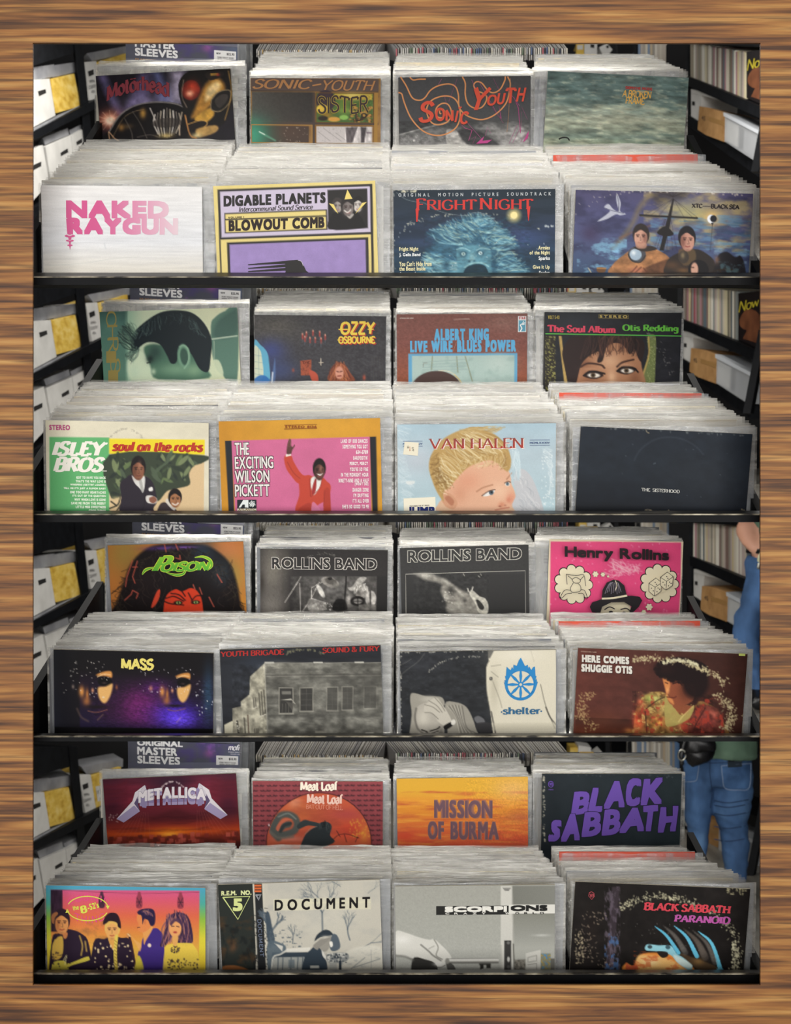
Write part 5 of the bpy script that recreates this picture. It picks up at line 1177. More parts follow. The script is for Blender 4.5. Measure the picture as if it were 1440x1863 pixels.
def t3f(c):
    c.fill('#282a30'); c.noise(180, 40, .4, None, '#1b1c20', .45, .7, 2); c.blob(400, 420, 200, 60, '#343c4a', .6); c.blob(260, 560, 150, 160, '#33373e', .6)
    c.poly(seg(445, 420, 1310, 420, 1330, 1100, 480, 1100, 455, 700), '#6e6d66', 1, 0, False); c.poly(seg(340, 520, 445, 425, 470, 1100, 380, 1100, 280, 1100, 272, 700, 335, 650), '#a39f8e', 1, 5, False); c.poly(seg(210, 750, 275, 735, 300, 1100, 215, 1100), '#8f8b7c', 1, 4, False); c.poly(seg(150, 870, 212, 840, 215, 1100, 150, 1100), '#c9c4ae', 1, 4, False)
    c.blob(1150, 560, 220, 130, '#55544f', .7); c.blob(560, 450, 120, 40, '#8f8d82', .7); c.noise(60, 40, .5, (440, 420, 1320, 950)); c.noise(30, 30, .4, (210, 430, 460, 950)); c.noise(120, 30, .6, (450, 430, 1320, 950), '#4b4a46', .5, .75, 4)
    c.line(seg(455, 510, 1310, 505), 7, '#4e4c48', .8); c.line(seg(450, 520, 1310, 514), 4, '#9a978c', .5); c.line(seg(447, 425, 470, 1000), 6, '#c4c0b0', .7); c.line(seg(445, 420, 1310, 422), 5, '#8d8b82', .8)
    for x in (470, 825, 1125):
        c.rect(x - 22, 414, x + 46, 424, '#c9c7bc')
    for x0, x1, y0, y1, d in ((556, 650, 606, 786, 0), (708, 796, 606, 770, .2), (904, 978, 602, 766, .4), (1016, 1088, 600, 762, .4), (1176, 1262, 598, 752, .75)):
        k = '#3a3937' if d < .3 else '#4a4945'
        c.rect(x0, y0, x1, y1, k, 1 - d * .5); c.rect(x0 - 8, y1, x1 + 10, y1 + 9, '#a29f94', 1 - d); c.line([(x0 - 4, y1), (x0 - 4, y0 - 4), (x1 + 4, y0 - 4), (x1 + 4, y1)], 6, '#98958a', 1 - d, False)
        if d:
            for j in range(1, 4):
                c.line([(x0, y0 + (y1 - y0) * j / 4), (x1, y0 + (y1 - y0) * j / 4)], 4, '#6a6862', .7 - d * .5)
            c.line([((x0 + x1) / 2, y0), ((x0 + x1) / 2, y1)], 4, '#6a6862', .7 - d * .5)
    c.rect(572, 626, 640, 650, '#85837b', .8); c.poly(seg(556, 692, 640, 680, 672, 720, 660, 712, 648, 692), '#c2bfb2', 1, 4, False); c.poly(seg(600, 700, 660, 716, 650, 770), '#55534e', .9, 4, False); c.lines([seg(x, 720, x, 786) for x in (575, 600, 622)], 4, '#75736b', .8)
    for x in (404, 422, 440):
        c.line([(x, 640 - (x - 404) * .6), (x + 12, 800)], 8, '#4b4841', .9)
    for x in (362, 376):
        c.line([(x, 672), (x + 8, 745)], 8, '#54514a', .9)
    c.line(seg(296, 820, 304, 940), 8, '#4b4841'); c.line(seg(322, 800, 330, 940), 8, '#5a4a40'); c.line(seg(244, 845, 254, 930), 14, '#3a3833'); c.specks(6, (238, 850, 258, 925), '#dad6c6', 7, .9, 2); c.line(seg(405, 815, 455, 795), 7, '#c6c2b2'); c.line(seg(362, 752, 388, 740), 6, '#c6c2b2')
    c.lines([seg(x, 900, x + 3, 945) for x in (372, 386, 398)], 6, '#55524a'); c.rect(815, 918, 900, 940, '#98958a', .8); c.rect(1186, 930, 1248, 938, '#dcd9cc', .9); c.ringwear(740, 560, 280, 235, 60, 120, '#7d7a60', 70, 7, 3, .02)
    k = -.0335
    w = lambda x, y: (x, y + k * (x - 126))
    c.text('YOUTH BRIGADE', (126, 338, 588, 376), '#b0302c', 'roman', 1.5, warp=w); c.text('SOUND & FURY', (870, 338, 1284, 376), '#b0302c', 'roman', 1.5, warp=w)


def t3g(c):
    c.fill('#2b2d30'); c.blob(300, 420, 260, 120, '#33353a', .8); c.noise(60, 30, .25, None, None); c.noise(30, 16, .5, (115, 350, 780, 700), '#3c3f44', .55, .8, 5)
    c.poly(seg(775, 345, 1285, 340, 1300, 1100, 830, 1100, 790, 780, 765, 640, 762, 470, 780, 420), '#dad4c0', 1, 0, False); c.poly(seg(775, 345, 820, 344, 790, 400, 775, 400), '#5d5c58', 1, 4, False); c.blob(1000, 380, 200, 60, '#e6e1d0', .7); c.blob(820, 640, 40, 160, '#b9b3a0', .7)
    c.lines([seg(785, 420, 762, 470, 766, 640, 792, 790, 830, 960), seg(800, 460, 870, 450), seg(800, 500, 850, 540), seg(810, 570, 860, 700, 880, 770)], 6, '#8d897c', .7); c.line(seg(1170, 600, 1210, 760, 1280, 930), 6, '#6a665c', .8); c.line(seg(1210, 770, 1240, 840, 1285, 900), 10, '#3f3d39', .7); c.line(seg(800, 800, 832, 960), 10, '#55534e', .8); c.line(seg(1095, 345, 1120, 430), 4, '#a8a392', .6); c.rect(800, 885, 1290, 940, '#cfc9b4', .5); c.ell(797, 552, 13, 14, '#5a5854'); c.ell(795, 550, 6, 6, '#8a8780')
    # bowed figure, hand over the brow
    c.poly(seg(195, 660, 230, 655, 300, 675, 380, 680, 430, 690, 450, 740, 420, 800, 440, 1100, 190, 1100, 200, 820, 190, 720), '#9b978c', 1, 8); c.blob(330, 700, 70, 30, '#c2beb2', .7)
    c.poly(seg(232, 780, 290, 730, 370, 740, 430, 800, 445, 900, 440, 1000, 420, 1100, 300, 1100, 240, 900), '#b0aba0', 1, 8); c.blob(290, 840, 50, 70, '#cfcabc', .8); c.blob(420, 960, 30, 60, '#5f5c56', .8); c.line(seg(235, 770, 225, 840, 245, 920, 290, 960), 14, '#5a5751', .7, soft=12)
    c.poly(seg(450, 740, 530, 725, 610, 760, 660, 850, 690, 940, 720, 1000, 700, 1100, 440, 1100, 470, 950), '#9a968b', 1, 8)
    for i in range(15):
        c.line([(470 + i * 8, 745 + abs(i - 7) * 1.5), (530 + i * 6, 830 + i * 6), (560 + i * 9, 960)], 6, ['#c9c5b8', '#6f6c64', '#56534d'][i % 3], .6)
    c.poly(seg(300, 745, 380, 690, 430, 740, 470, 800, 500, 870, 460, 905, 400, 870, 360, 810, 300, 800), '#c4bfb2', 1, 6)
    for p in (seg(300, 742, 360, 760, 410, 800), seg(330, 712, 390, 750, 430, 800), seg(300, 800, 350, 805, 400, 850), seg(375, 690, 420, 740, 450, 790)):
        c.line(p, 6, '#6f6b62', .7)
    c.poly(seg(440, 905, 500, 872, 515, 895, 460, 930), '#1d1c1c', 1, 3); c.ell(513, 876, 17, 22, '#d9d6cc', 1, .1, 20)
    c.line(seg(275, 930, 315, 945), 10, '#2c2a28', .9); c.line(seg(340, 940, 390, 925, 410, 910), 11, '#2c2a28', .9); c.line(seg(300, 958, 320, 955), 7, '#232120'); c.line(seg(350, 958, 400, 940), 7, '#232120'); c.blob(330, 950, 10, 30, '#8a867c', .7)
    c.poly(seg(670, 850, 700, 830, 740, 850, 750, 880, 700, 890), '#77777a', .8, 10); c.poly(seg(680, 890, 790, 885, 800, 960, 720, 960), '#39383a', .9, 8); c.ringwear(640, 560, 330, 175, 75, 160, '#a8a69c', 70, 5, 6, .015); c.lines([seg(118, 520, 180, 470, 250, 420, 300, 360), seg(130, 440, 200, 400)], 3.5, '#8f8d86', .7); c.specks(30, (112, 350, 124, 960), '#c9c6ba', 7, .8, 7); c.specks(20, (115, 345, 770, 352), '#b9b6aa', 8, .7, 8)
    b = '#2f86c4'; cx, cy = 1020, 597
    c.oring(cx, cy, 108, 110, 21, b)
    for i in range(8):
        a = i * math.pi / 4; n = (-math.sin(a), math.cos(a))
        c.opoly([(cx + 18 * math.cos(a) + 5 * n[0], cy + 18 * math.sin(a) + 5 * n[1]), (cx + 62 * math.cos(a) + 11 * n[0], cy + 62 * math.sin(a) + 11 * n[1]), (cx + 100 * math.cos(a) + 6 * n[0], cy + 100 * math.sin(a) + 6 * n[1]), (cx + 100 * math.cos(a) - 6 * n[0], cy + 100 * math.sin(a) - 6 * n[1]), (cx + 62 * math.cos(a) - 11 * n[0], cy + 62 * math.sin(a) - 11 * n[1]), (cx + 18 * math.cos(a) - 5 * n[0], cy + 18 * math.sin(a) - 5 * n[1])], b)
    c.oring(cx, cy, 16, 16, 10, b)
    for a, s in ((90, 1.25), (38, 1.05), (142, 1.05), (-12, .95), (192, .95), (-48, .85), (228, .85), (-90, .6)):
        r = math.radians(a); d = np.array([math.cos(r), -math.sin(r)]); n = np.array([-d[1], d[0]]); up = np.array([0, -1.0]); o = np.array([cx, cy]) + d * 106
        h = up * 62 * s if a not in (-90,) else up * 10
        tip = o + d * 26 * s + h * .8
        c.opoly([tuple(q) for q in (o - n * 46 * s - d * 6, o - n * 44 * s + h * .45 + d * 8, o - n * 24 * s + d * 14 * s + h * .2, o - n * 12 * s + d * 20 * s + h * .62, tip, o + n * 10 * s + d * 22 * s + h * .55, o + n * 26 * s + d * 12 * s + h * .2, o + n * 42 * s + d * 10 + h * .4, o + n * 46 * s - d * 6)], b)
    c.text('shelter', (886, 766, 1168, 818), '#37698f', 'roman', 1.6); c.oell(877, 800, 6, 6, '#37698f', 10); c.oell(1175, 797, 6, 6, '#37698f', 10)


def t3h(c):
    c.fill('#512c26'); c.grad([(150, '#5e332b'), (500, '#55302a'), (800, '#43251f'), (1190, '#3b211c')], 'x'); c.grad([(680, '#00000000'[:7]), (770, '#6a3420')], 'y', (150, 690, 520, 790), .5); c.noise(50, 30, .14); c.blob(300, 690, 180, 60, '#6a3a28', .5)
    # seated young man looking down, patterned shirt
    c.poly(seg(455, 800, 470, 760, 500, 740, 510, 640, 560, 550, 640, 515, 700, 530, 740, 590, 860, 590, 900, 560, 980, 590, 1030, 660, 1040, 800), '#7d5a34', 1, 6); c.poly(seg(880, 590, 980, 590, 1030, 660, 1035, 800, 800, 800, 830, 680), '#5c2c26', .95, 10)
    c.blob(530, 690, 40, 70, '#b8452c', .9); c.blob(600, 560, 50, 30, '#8f9a4e', .9); c.blob(540, 590, 30, 26, '#d2694a', .8); c.blob(640, 700, 60, 50, '#c8823c', .8); c.blob(690, 620, 40, 40, '#b9a460', .9); c.blob(640, 560, 40, 20, '#a9ae66', .8); c.blob(760, 660, 60, 40, '#a8553a', .8); c.blob(820, 730, 60, 50, '#7a3a2c', .8); c.blob(940, 680, 50, 50, '#7f3330', .8); c.blob(980, 630, 30, 24, '#a85a4a', .7); c.blob(880, 750, 50, 40, '#4a1f1e', .8); c.noise(30, 26, .5, (490, 520, 1040, 790)); c.noise(24, 20, .7, (490, 520, 860, 790), '#d2b46a', .58, .75, 7); c.noise(30, 30, .8, (500, 540, 1040, 790), '#a23a2c', .58, .72, 8)
    c.line(seg(575, 620, 640, 570, 690, 545), 7, '#3a2a1c', .8); c.line(seg(570, 640, 580, 760), 8, '#3a1f18', .7); c.poly(seg(690, 540, 740, 600, 790, 650, 860, 595, 840, 660, 780, 700, 720, 720, 690, 700), '#a89a58', .9, 6); c.poly(seg(735, 600, 800, 640, 850, 600, 830, 590, 760, 585), '#8a4e34', 1, 6); c.line(seg(860, 590, 800, 650, 770, 690), 6, '#d8c07a', .8); c.line(seg(930, 600, 880, 690, 850, 770), 8, '#3a1a18', .7)
    c.poly(seg(672, 420, 700, 400, 770, 410, 830, 430, 870, 500, 850, 560, 800, 590, 730, 590, 705, 560, 715, 540, 690, 500), '#8a4c34', 1, 6); c.poly(seg(672, 420, 690, 410, 720, 470, 705, 530, 735, 560, 740, 588, 705, 560, 690, 500), '#d58a50', .9, 10); c.blob(815, 500, 50, 70, '#4d281f', .8); c.line(seg(735, 465, 770, 455, 790, 470), 7, '#2a1512', .9); c.line(seg(690, 460, 705, 465), 6, '#2a1512', .8); c.line(seg(700, 545, 740, 548, 755, 540), 7, '#5a2a22', .9); c.blob(705, 505, 12, 22, '#e6a468', .8)
    c.ell(780, 380, 150, 72, '#1c1112', 1, .25); c.ell(870, 440, 80, 110, '#1c1112', .95, .35); c.blob(690, 380, 60, 40, '#2a1817', .7); rr = random.Random(2)
    for i in range(120):
        a = rr.uniform(0, 6.28); c.ell(790 + math.cos(a) * 150 + rr.gauss(0, 8), 385 + math.sin(a) * 70, 9, 8, '#1c1112', .6, .5)
    c.blob(470, 755, 30, 16, '#b06a3c', .9)
    c.ringwear(660, 640, 480, 320, 35, 110, '#c9bd92', 260, 8, 4, .03); c.ringwear(650, 640, 440, 200, -25, 40, '#c2b68c', 190, 8, 5, .05); c.ringwear(650, 640, 470, 210, 150, 215, '#b59a6a', 150, 7, 6, .05); c.ringwear(780, 500, 210, 175, 60, 120, '#d6d0ac', 110, 8, 7, .03)
    for i, (s, b) in enumerate((('HERE COMES', (192, 322, 474, 360)), ('SHUGGIE OTIS', (188, 376, 492, 416)))):
        c.text(s, (b[0] + 3, b[1] + 3, b[2] + 3, b[3] + 3), '#2a1614', 'sans', 3.6, track=.02); c.text(s, b, '#d9d5cc', 'sans', 3.4, track=.02)
    c.text('STEREO/BN 26511', (186, 297, 278, 304), '#a98a7c', 'sans', .3); c.orect(1128, 266, 1166, 280, '#b9c46a')
# ---- fourth shelf, back row
def t4a(c):
    c.grad([(282, '#43202e'), (360, '#5a2230'), (440, '#6e2530'), (520, '#5a222a'), (590, '#8a3024'), (630, '#b8481e'), (660, '#7a2e20'), (720, '#4a201c')]); c.blob(680, 380, 150, 90, '#8a2c40', .7); c.blob(1130, 370, 140, 100, '#8a2c40', .7); c.blob(940, 320, 160, 50, '#2a1a2c', .7); c.blob(560, 440, 90, 120, '#33182a', .6); c.blob(1290, 470, 90, 120, '#33182a', .6)
    c.poly(seg(850, 520, 960, 485, 1060, 520, 1150, 560, 760, 560), '#4a1c22', .7, 26); c.blob(930, 625, 170, 30, '#e0731e', .95); c.blob(920, 640, 70, 16, '#f3a83a', .9); c.noise(160, 20, .35, None, '#35141c', .5, .75, 4)
    for i in range(4):
        c.line([(510, 330 + i * 34), (590, 330 + i * 30), (650, 310 + i * 34)], 22, '#5a1e2a', .7, soft=18); c.line([(1340, 330 + i * 30), (1260, 330 + i * 28), (1190, 305 + i * 32)], 22, '#5a1e2a', .7, soft=18)
    for i in range(8):
        c.line([(700 + i * 12, 500), (560 + i * 34, 660)], 2.5, '#b06a5a', .5); c.line([(1180 - i * 12, 500), (1330 - i * 34, 660)], 2.5, '#b06a5a', .5)
    for i in range(60):
        rr = random.Random(i); x = rr.uniform(545, 1360); y = 640 + rr.uniform(0, 60) + abs(x - 950) * .02
        c.rect(x - 14, y - 12, x + 14, y + 14, rr.choice(['#a8473a', '#7a2e28', '#b8584a', '#5a2420']), .8)
    c.ringwear(940, 420, 90, 105, 40, 140, '#c9b8b8', 40, 6, 2, .02); c.specks(14, (540, 500, 600, 560), '#d8c8c0', 4, .7, 4)
    lt, md, dk = '#d6d0d6', '#9d92b4', '#5c5070'
    # block letters in relief, the end letters running out into blades
    A = lambda x, y: (x, y - 8 + 30 * ((x - 938) / 200) ** 2 * (1 if y < 420 else .6))
    c.text('METALLICA', (735, 372, 1140, 446), md, 'sans', 6, warp=lambda x, y: (x, y + 8)); c.text('METALLICA', (735, 366, 1140, 436), '#8378a0', 'sans', 6); c.text('ETALLIC', (790, 358, 1086, 414), lt, 'sans', 5.5)
    for s in (1, -1):
        X = lambda x: 938 + s * (x - 938)
        c.opoly([(X(768), 328), (X(778), 340), (X(728), 420), (X(726), 448), (X(736), 490), (X(634), 556), (X(590), 532), (X(690), 425), (X(706), 372)], dk)
        c.opoly([(X(768), 328), (X(748), 352), (X(700), 440), (X(736), 490), (X(634), 556), (X(590), 532), (X(690), 425), (X(706), 372)], lt); c.opoly([(X(590), 532), (X(634), 556), (X(736), 490), (X(700), 452)], md)
        c.opoly([(X(768), 340), (X(790), 372), (X(776), 470), (X(752), 466), (X(728), 420)], '#8d82a8'); c.opoly([(X(768), 328), (X(776), 352), (X(748), 400), (X(722), 412), (X(728), 380)], '#c9c3cc')

    c.text('METALLICA', (728, 352, 1150, 414), '#dcd6da', 'sans', 4.2, warp=lambda x, y: (x, y - 4 + 22 * ((x - 938) / 200) ** 2), outline=('#5c5070', 1.5))


def t4b(c):
    c.fill('#8b454a'); c.noise(40, 40, .06)
    bat = seg(-52, -4, -40, 2, -30, -3, -20, 6, -8, 0, -6, -10, 0, -5, 6, -10, 8, 0, 20, 6, 30, -3, 40, 2, 52, -4, 36, -16, 18, -12, 0, -14, -18, -12, -36, -16)
    for r in range(13):
        for k in range(12):
            x = 60 + k * 117 + (58 if r % 2 else 0) - 20; y = 455 + r * 45
            c.poly([(x + p[0], y - p[1] * .9 + 30) for p in bat], '#43292e', .9, 4, False)
    c.ell(698, 1010, 480, 458, '#2e1c20'); c.ell(698, 1010, 474, 452, '#bf5a40')
    m = ((c.X - 698) / 470) ** 2 + ((c.Y - 1010) / 448) ** 2 < 1
    keep = c.c.copy()
    c.blob(520, 720, 220, 120, '#c2693f', .9); c.blob(480, 640, 70, 60, '#dba080', .6); c.blob(950, 750, 200, 60, '#a8474a', .7); c.blob(980, 900, 160, 90, '#cf4a36', .9); c.blob(1110, 930, 50, 100, '#d2823e', .8); c.noise(160, 40, .35, None, '#8f3f36', .5, .75, 4)
    c.specks(60, (980, 790, 1160, 960), '#d8a03e', 9, .6, 5); c.blob(420, 970, 180, 30, '#d08a7a', .6)
    # swirling dark smoke and a plain craggy rock
    c.line(seg(420, 840, 380, 850, 340, 890, 330, 920, 380, 930, 470, 900, 500, 840, 480, 780, 420, 750, 350, 760, 300, 830, 280, 900, 330, 960), 62, '#4c5654', .95, soft=22); c.line(seg(440, 830, 380, 850, 350, 900), 30, '#333a3c', .9, soft=14); c.line(seg(330, 770, 420, 740, 490, 790), 12, '#8f9a94', .6, soft=10); c.line(seg(260, 910, 330, 960, 460, 950), 26, '#6f6a62', .7, soft=18); c.poly(seg(310, 870, 350, 810, 400, 780, 460, 800, 420, 800, 360, 840, 330, 900), '#c66a50', .9, 8)
    c.poly(seg(500, 850, 560, 800, 620, 810, 700, 830, 690, 860, 600, 850, 520, 880), '#384042', 1, 6); c.poly(seg(690, 850, 720, 820, 780, 820, 815, 860, 800, 940, 830, 1010, 540, 1100, 560, 960, 620, 890), '#2f3538', 1, 6); c.hair(40, seg(700, 830, 760, 820, 810, 870), seg(690, 880, 760, 860, 800, 930), 6, ['#4a5254', '#1f2426'], 3, 12, .6); c.line(seg(570, 930, 620, 880, 680, 860), 6, '#8f8a80', .7); c.lines([seg(830, 975, 880, 935, 960, 930, 1060, 965), seg(930, 935, 950, 1000), seg(1050, 955, 1030, 1000), seg(860, 900, 890, 950)], 6, '#3a2226', .9)
    c.c = np.where(m[..., None], c.c, keep)
    c.ell(245, 845, 6, 10, '#eee', .9)
    c.text('Meat Loaf', (530, 452, 866, 536), '#efe6d4', 'black', 4.0); c.text('Meat Loaf', (590, 566, 914, 656), '#e9c6b8', 'black', 4.0, warp=lambda x, y: (x, y + .03 * (x - 590) - 6)); c.text('BAT OUT OF HELL', (584, 662, 914, 704), '#d99a86', 'thin', .4, warp=lambda x, y: (x, y + .03 * (x - 590) - 4))


def t4c(c):
    c.grad([(405, '#d0a03a'), (520, '#d7a63c'), (600, '#dd983c'), (720, '#dc8c38'), (800, '#d9773c'), (930, '#cf5c3c'), (1000, '#cc5a3e')]); c.noise(240, 22, .7, (100, 520, 1260, 1000), '#b5483c', .5, .8, 3); c.noise(200, 18, .6, (100, 560, 1260, 1000), '#eab04a', .52, .8, 5); c.blob(1130, 500, 220, 120, '#e0b070', .7); c.blob(1180, 740, 160, 60, '#b05c48', .6); c.noise(8, 8, .12, (700, 420, 1260, 980)); c.blob(180, 930, 160, 60, '#cc4a34', .7)
    for s, b in (('MISSION', (432, 606, 944, 750)), ('OF', (376, 792, 518, 936)), ('BURMA', (576, 792, 1000, 936))):
        c.text(s, b, '#a8745a', 'sans', 12); c.text(s, b, '#8a6464', 'sans', 8); c.text(s, b, '#6f5660', 'sans', 4.5)


def t4d(c):
    c.fill('#2a3236'); c.grad([(80, '#252b30'), (840, '#2b3539')], 'x'); c.noise(70, 70, .10)
    c.specks(40, (84, 250, 94, 610), '#b9b4a0', 5, .8, 3); c.specks(30, (90, 228, 840, 246), '#6d7478', 6, .4, 4)
    p = '#6c51a8'; ol = '#241f3a'
    # wavering heavy lettering, each letter on its own slope
    def wav(top, bot):
        def f(x, y, b=None):
            return x, y
        return f
    rows = (('BLACK', ((232, 328, 336, 458), (326, 308, 406, 444), (412, 270, 530, 418), (526, 252, 618, 406), (614, 250, 740, 394))), ('SABBATH', ((104, 488, 182, 606), (176, 452, 284, 602), (288, 436, 396, 576), (398, 420, 502, 566), (496, 412, 636, 546), (626, 396, 712, 538), (708, 400, 824, 540))))
    for word, bx in rows:
        for ch, b in zip(word, bx):
            sh = .30 if ch in 'LS' else .16
            x0, y0, x1, y1 = b
            fl = lambda x, y, b=b: (x + 10 * math.sin((y - b[1]) / (b[3] - b[1]) * 3.1), y - .12 * (x - b[0]) + .06 * (b[2] - b[0]))
            c.text(ch, (x0 + 10, y0 + 10, x1 - 11, y1 - 10), p, 'sans', 7.5 if ch == 'B' else 9.5, shear=sh, warp=fl, outline=(ol, 3))
    c.oline(seg(112, 600, 140, 590, 150, 560), 12, p); c.oring(127, 292, 14, 16, 3, '#6c51a8'); c.text('WB', (118, 284, 137, 300), '#6c51a8', 'sans', .5); c.text('STEREO', (114, 319, 140, 324), '#6c51a8', 'sans', .2)


# ---- fourth shelf, front row
def t4e(c):
    c.grad([(325, '#4f9fc0'), (450, '#4fa89c'), (560, '#8cb848'), (700, '#d9cf40'), (960, '#e6c23a')])
    c.grad([(355, '#cf5a86'), (430, '#d65a70'), (540, '#db6a4c'), (660, '#dd8a44'), (780, '#dba848'), (960, '#e0c84a')], 'y', (210, 356, 1294, 1100)); c.noise(60, 50, .5, (350, 560, 640, 740), '#7a5a40', .5, .8, 3)
    bk = '#2c2030'
    c.rect(210, 356, 296, 660, bk, .95); c.noise(14, 60, .3, (210, 356, 296, 660)); c.line(seg(296, 356, 600, 372, 900, 378, 1290, 366), 3.5, '#6a3040', .9)
    for x in (582, 855, 1156):
        c.poly([(x - 20, 480), (x - 22, 420), (x - 12, 385), (x - 8, 368), (x + 8, 368), (x + 12, 385), (x + 22, 420), (x + 20, 480)], '#8a3a4a' if x > 600 else '#3a2638', .85, 4); c.lines([[(x - 16, 410), (x + 14, 470)], [(x + 16, 410), (x - 12, 470)], [(x - 18, 440), (x + 18, 440)]], 6, '#3a2030', .7)
    yl = '#e3c65a'
    # guitarist
    c.poly(seg(216, 1100, 216, 720, 270, 670, 330, 640, 430, 670, 490, 760, 508, 1100), bk, 1, 4); c.poly(seg(225, 740, 290, 690, 300, 780, 280, 850, 220, 860), '#d8b04e', .95, 8); c.lines([seg(420, 690, 440, 760, 430, 830), seg(460, 730, 470, 800), seg(240, 720, 240, 800), seg(265, 700, 268, 790)], 12, '#c9a850', .7)
    head(c, 288, 592, 104, 150, '#e09a5c', '#2e1f2c', '#b06a40', .2, '#3a2228', '#a8503c'); c.poly(seg(218, 590, 216, 540, 250, 515, 262, 530, 240, 560, 232, 600), '#c07a48', .8, 6); c.poly(seg(296, 670, 330, 664, 326, 700, 306, 710), '#d88a50', .9, 4)
    c.poly(seg(216, 900, 300, 870, 340, 890, 470, 840, 490, 850, 480, 870, 350, 910, 330, 950, 220, 1100), '#e0cf52', .95, 5); c.line(seg(300, 870, 325, 830, 310, 900), 7, '#e9e0a0', .8); c.specks(30, (220, 800, 360, 950), bk, 8, .7, 4)
    # singer in a small hat and dotted jacket
    c.poly(seg(520, 1100, 520, 740, 600, 710, 660, 690, 720, 700, 800, 740, 820, 1100), bk, 1, 4); c.poly(seg(625, 690, 690, 690, 665, 790), '#dba252', 1, 5); head(c, 660, 640, 96, 130, '#e3a862', '#e0b660', None, -.3, '#4a2a2c', '#a8503c'); c.poly(seg(590, 600, 605, 550, 640, 520, 690, 525, 715, 570, 722, 630, 700, 620, 690, 590, 640, 580, 610, 600), '#2a1c26', 1, 5); c.specks(46, (530, 730, 820, 950), '#e6cfa0', 9, .95, 5); c.line(seg(690, 690, 680, 800, 685, 900, 700, 1000), 24, '#dfc65a'); c.lines([[(676, 720 + i * 24), (698, 736 + i * 24)] for i in range(10)], 5, '#8a6a30', .8)
    c.ell(778, 684, 18, 18, '#c98a50'); c.line(seg(785, 700, 800, 760, 830, 930), 16, '#3a2430'); c.line(seg(772, 672, 790, 690), 5, '#f3dcae')
    # man in blue in profile
    pu = '#43307e'
    c.poly(seg(845, 820, 870, 760, 885, 700, 960, 630, 1010, 650, 1035, 730, 1045, 1100, 890, 1100, 870, 880), pu, 1, 4); c.poly(seg(820, 940, 850, 830, 880, 880, 885, 950), '#d9c84a', .9, 8); c.poly(seg(880, 640, 945, 610, 950, 640, 905, 720, 890, 750, 885, 680), '#e3a05a', 1, 4); c.poly(seg(845, 640, 850, 600, 838, 570, 850, 520, 930, 500, 950, 600, 900, 655, 862, 655), '#e08a50', 1, 4); c.poly(seg(842, 510, 880, 490, 950, 490, 972, 530, 968, 600, 940, 612, 918, 570, 890, 570, 880, 600, 872, 540, 850, 530), '#2c2242', 1, 4); c.hair(14, seg(860, 510, 930, 500), seg(880, 520, 960, 540), 5, ['#c98a6a', '#6a4a6a'], 3, 8, .7); c.line(seg(842, 626, 858, 622), 5, '#3a2028'); c.ell(898, 582, 10, 20, '#d07a4c'); c.ell(930, 754, 13, 14, '#efd8c0'); c.poly(seg(800, 690, 830, 720, 870, 750, 860, 800, 840, 760), '#e3a860', .9, 5)
    # woman with long curled hair
    c.poly(seg(1008, 760, 1045, 640, 1060, 560, 1110, 518, 1180, 520, 1225, 570, 1250, 700, 1230, 740, 1150, 740, 1120, 690, 1060, 740), '#3d2c4a', 1, 6); c.hair(70, seg(1070, 560, 1130, 520, 1200, 550), seg(1030, 740, 1120, 740, 1235, 730), 7, ['#8a5a6a', '#c0806a', '#2c1f3a', '#5d4464'], 4, 24, .7)
    c.poly(seg(1050, 1100, 1040, 800, 1080, 745, 1220, 735, 1260, 760, 1292, 840, 1294, 1100), '#e6c850', .95, 6); c.ell(1118, 628, 46, 66, '#e8a568', 1, .15); c.poly(seg(1080, 590, 1110, 560, 1160, 565, 1170, 640, 1155, 600, 1120, 580, 1090, 610), '#4a3350', .9, 5); c.lines([seg(1092, 615, 1110, 614), seg(1128, 614, 1146, 618)], 6, '#3a2430', .9); c.ell(1118, 658, 14, 7, '#a8403c'); c.poly(seg(1098, 690, 1140, 690, 1130, 750, 1105, 750), '#e2a860', 1, 4); c.specks(34, (1090, 760, 1150, 810), bk, 6, .8, 6); c.specks(60, (1060, 850, 1290, 950), bk, 8, .7, 7)
    pk = '#e0508c'
    c.text('COSMIC', (335, 388, 640, 438), pk, 'thin', .8, track=.25, warp=lambda x, y: (x, y + 38 * ((x - 488) / 150) ** 2 - 8)); c.text('THING', (385, 530, 600, 585), pk, 'thin', .8, track=.2, warp=lambda x, y: (x, y - 26 * ((x - 490) / 110) ** 2 + 12))
    ye = '#d9dc5a'
    c.oring(480, 488, 150, 88, 7, ye, 200, 350, 24); c.oring(480, 488, 150, 88, 7, ye, 20, 168, 24); c.opoly(seg(612, 466, 640, 466, 628, 494), ye); c.opoly(seg(318, 520, 330, 490, 348, 516), ye)
    c.text('the', (372, 466, 416, 498), ye, 'brush', 1.2, rot=-12); c.text('B', (428, 466, 476, 520), ye, 'fat', 1.5, rot=-10); c.text("-52's", (478, 446, 562, 490), ye, 'sans', 1.6, rot=-16)


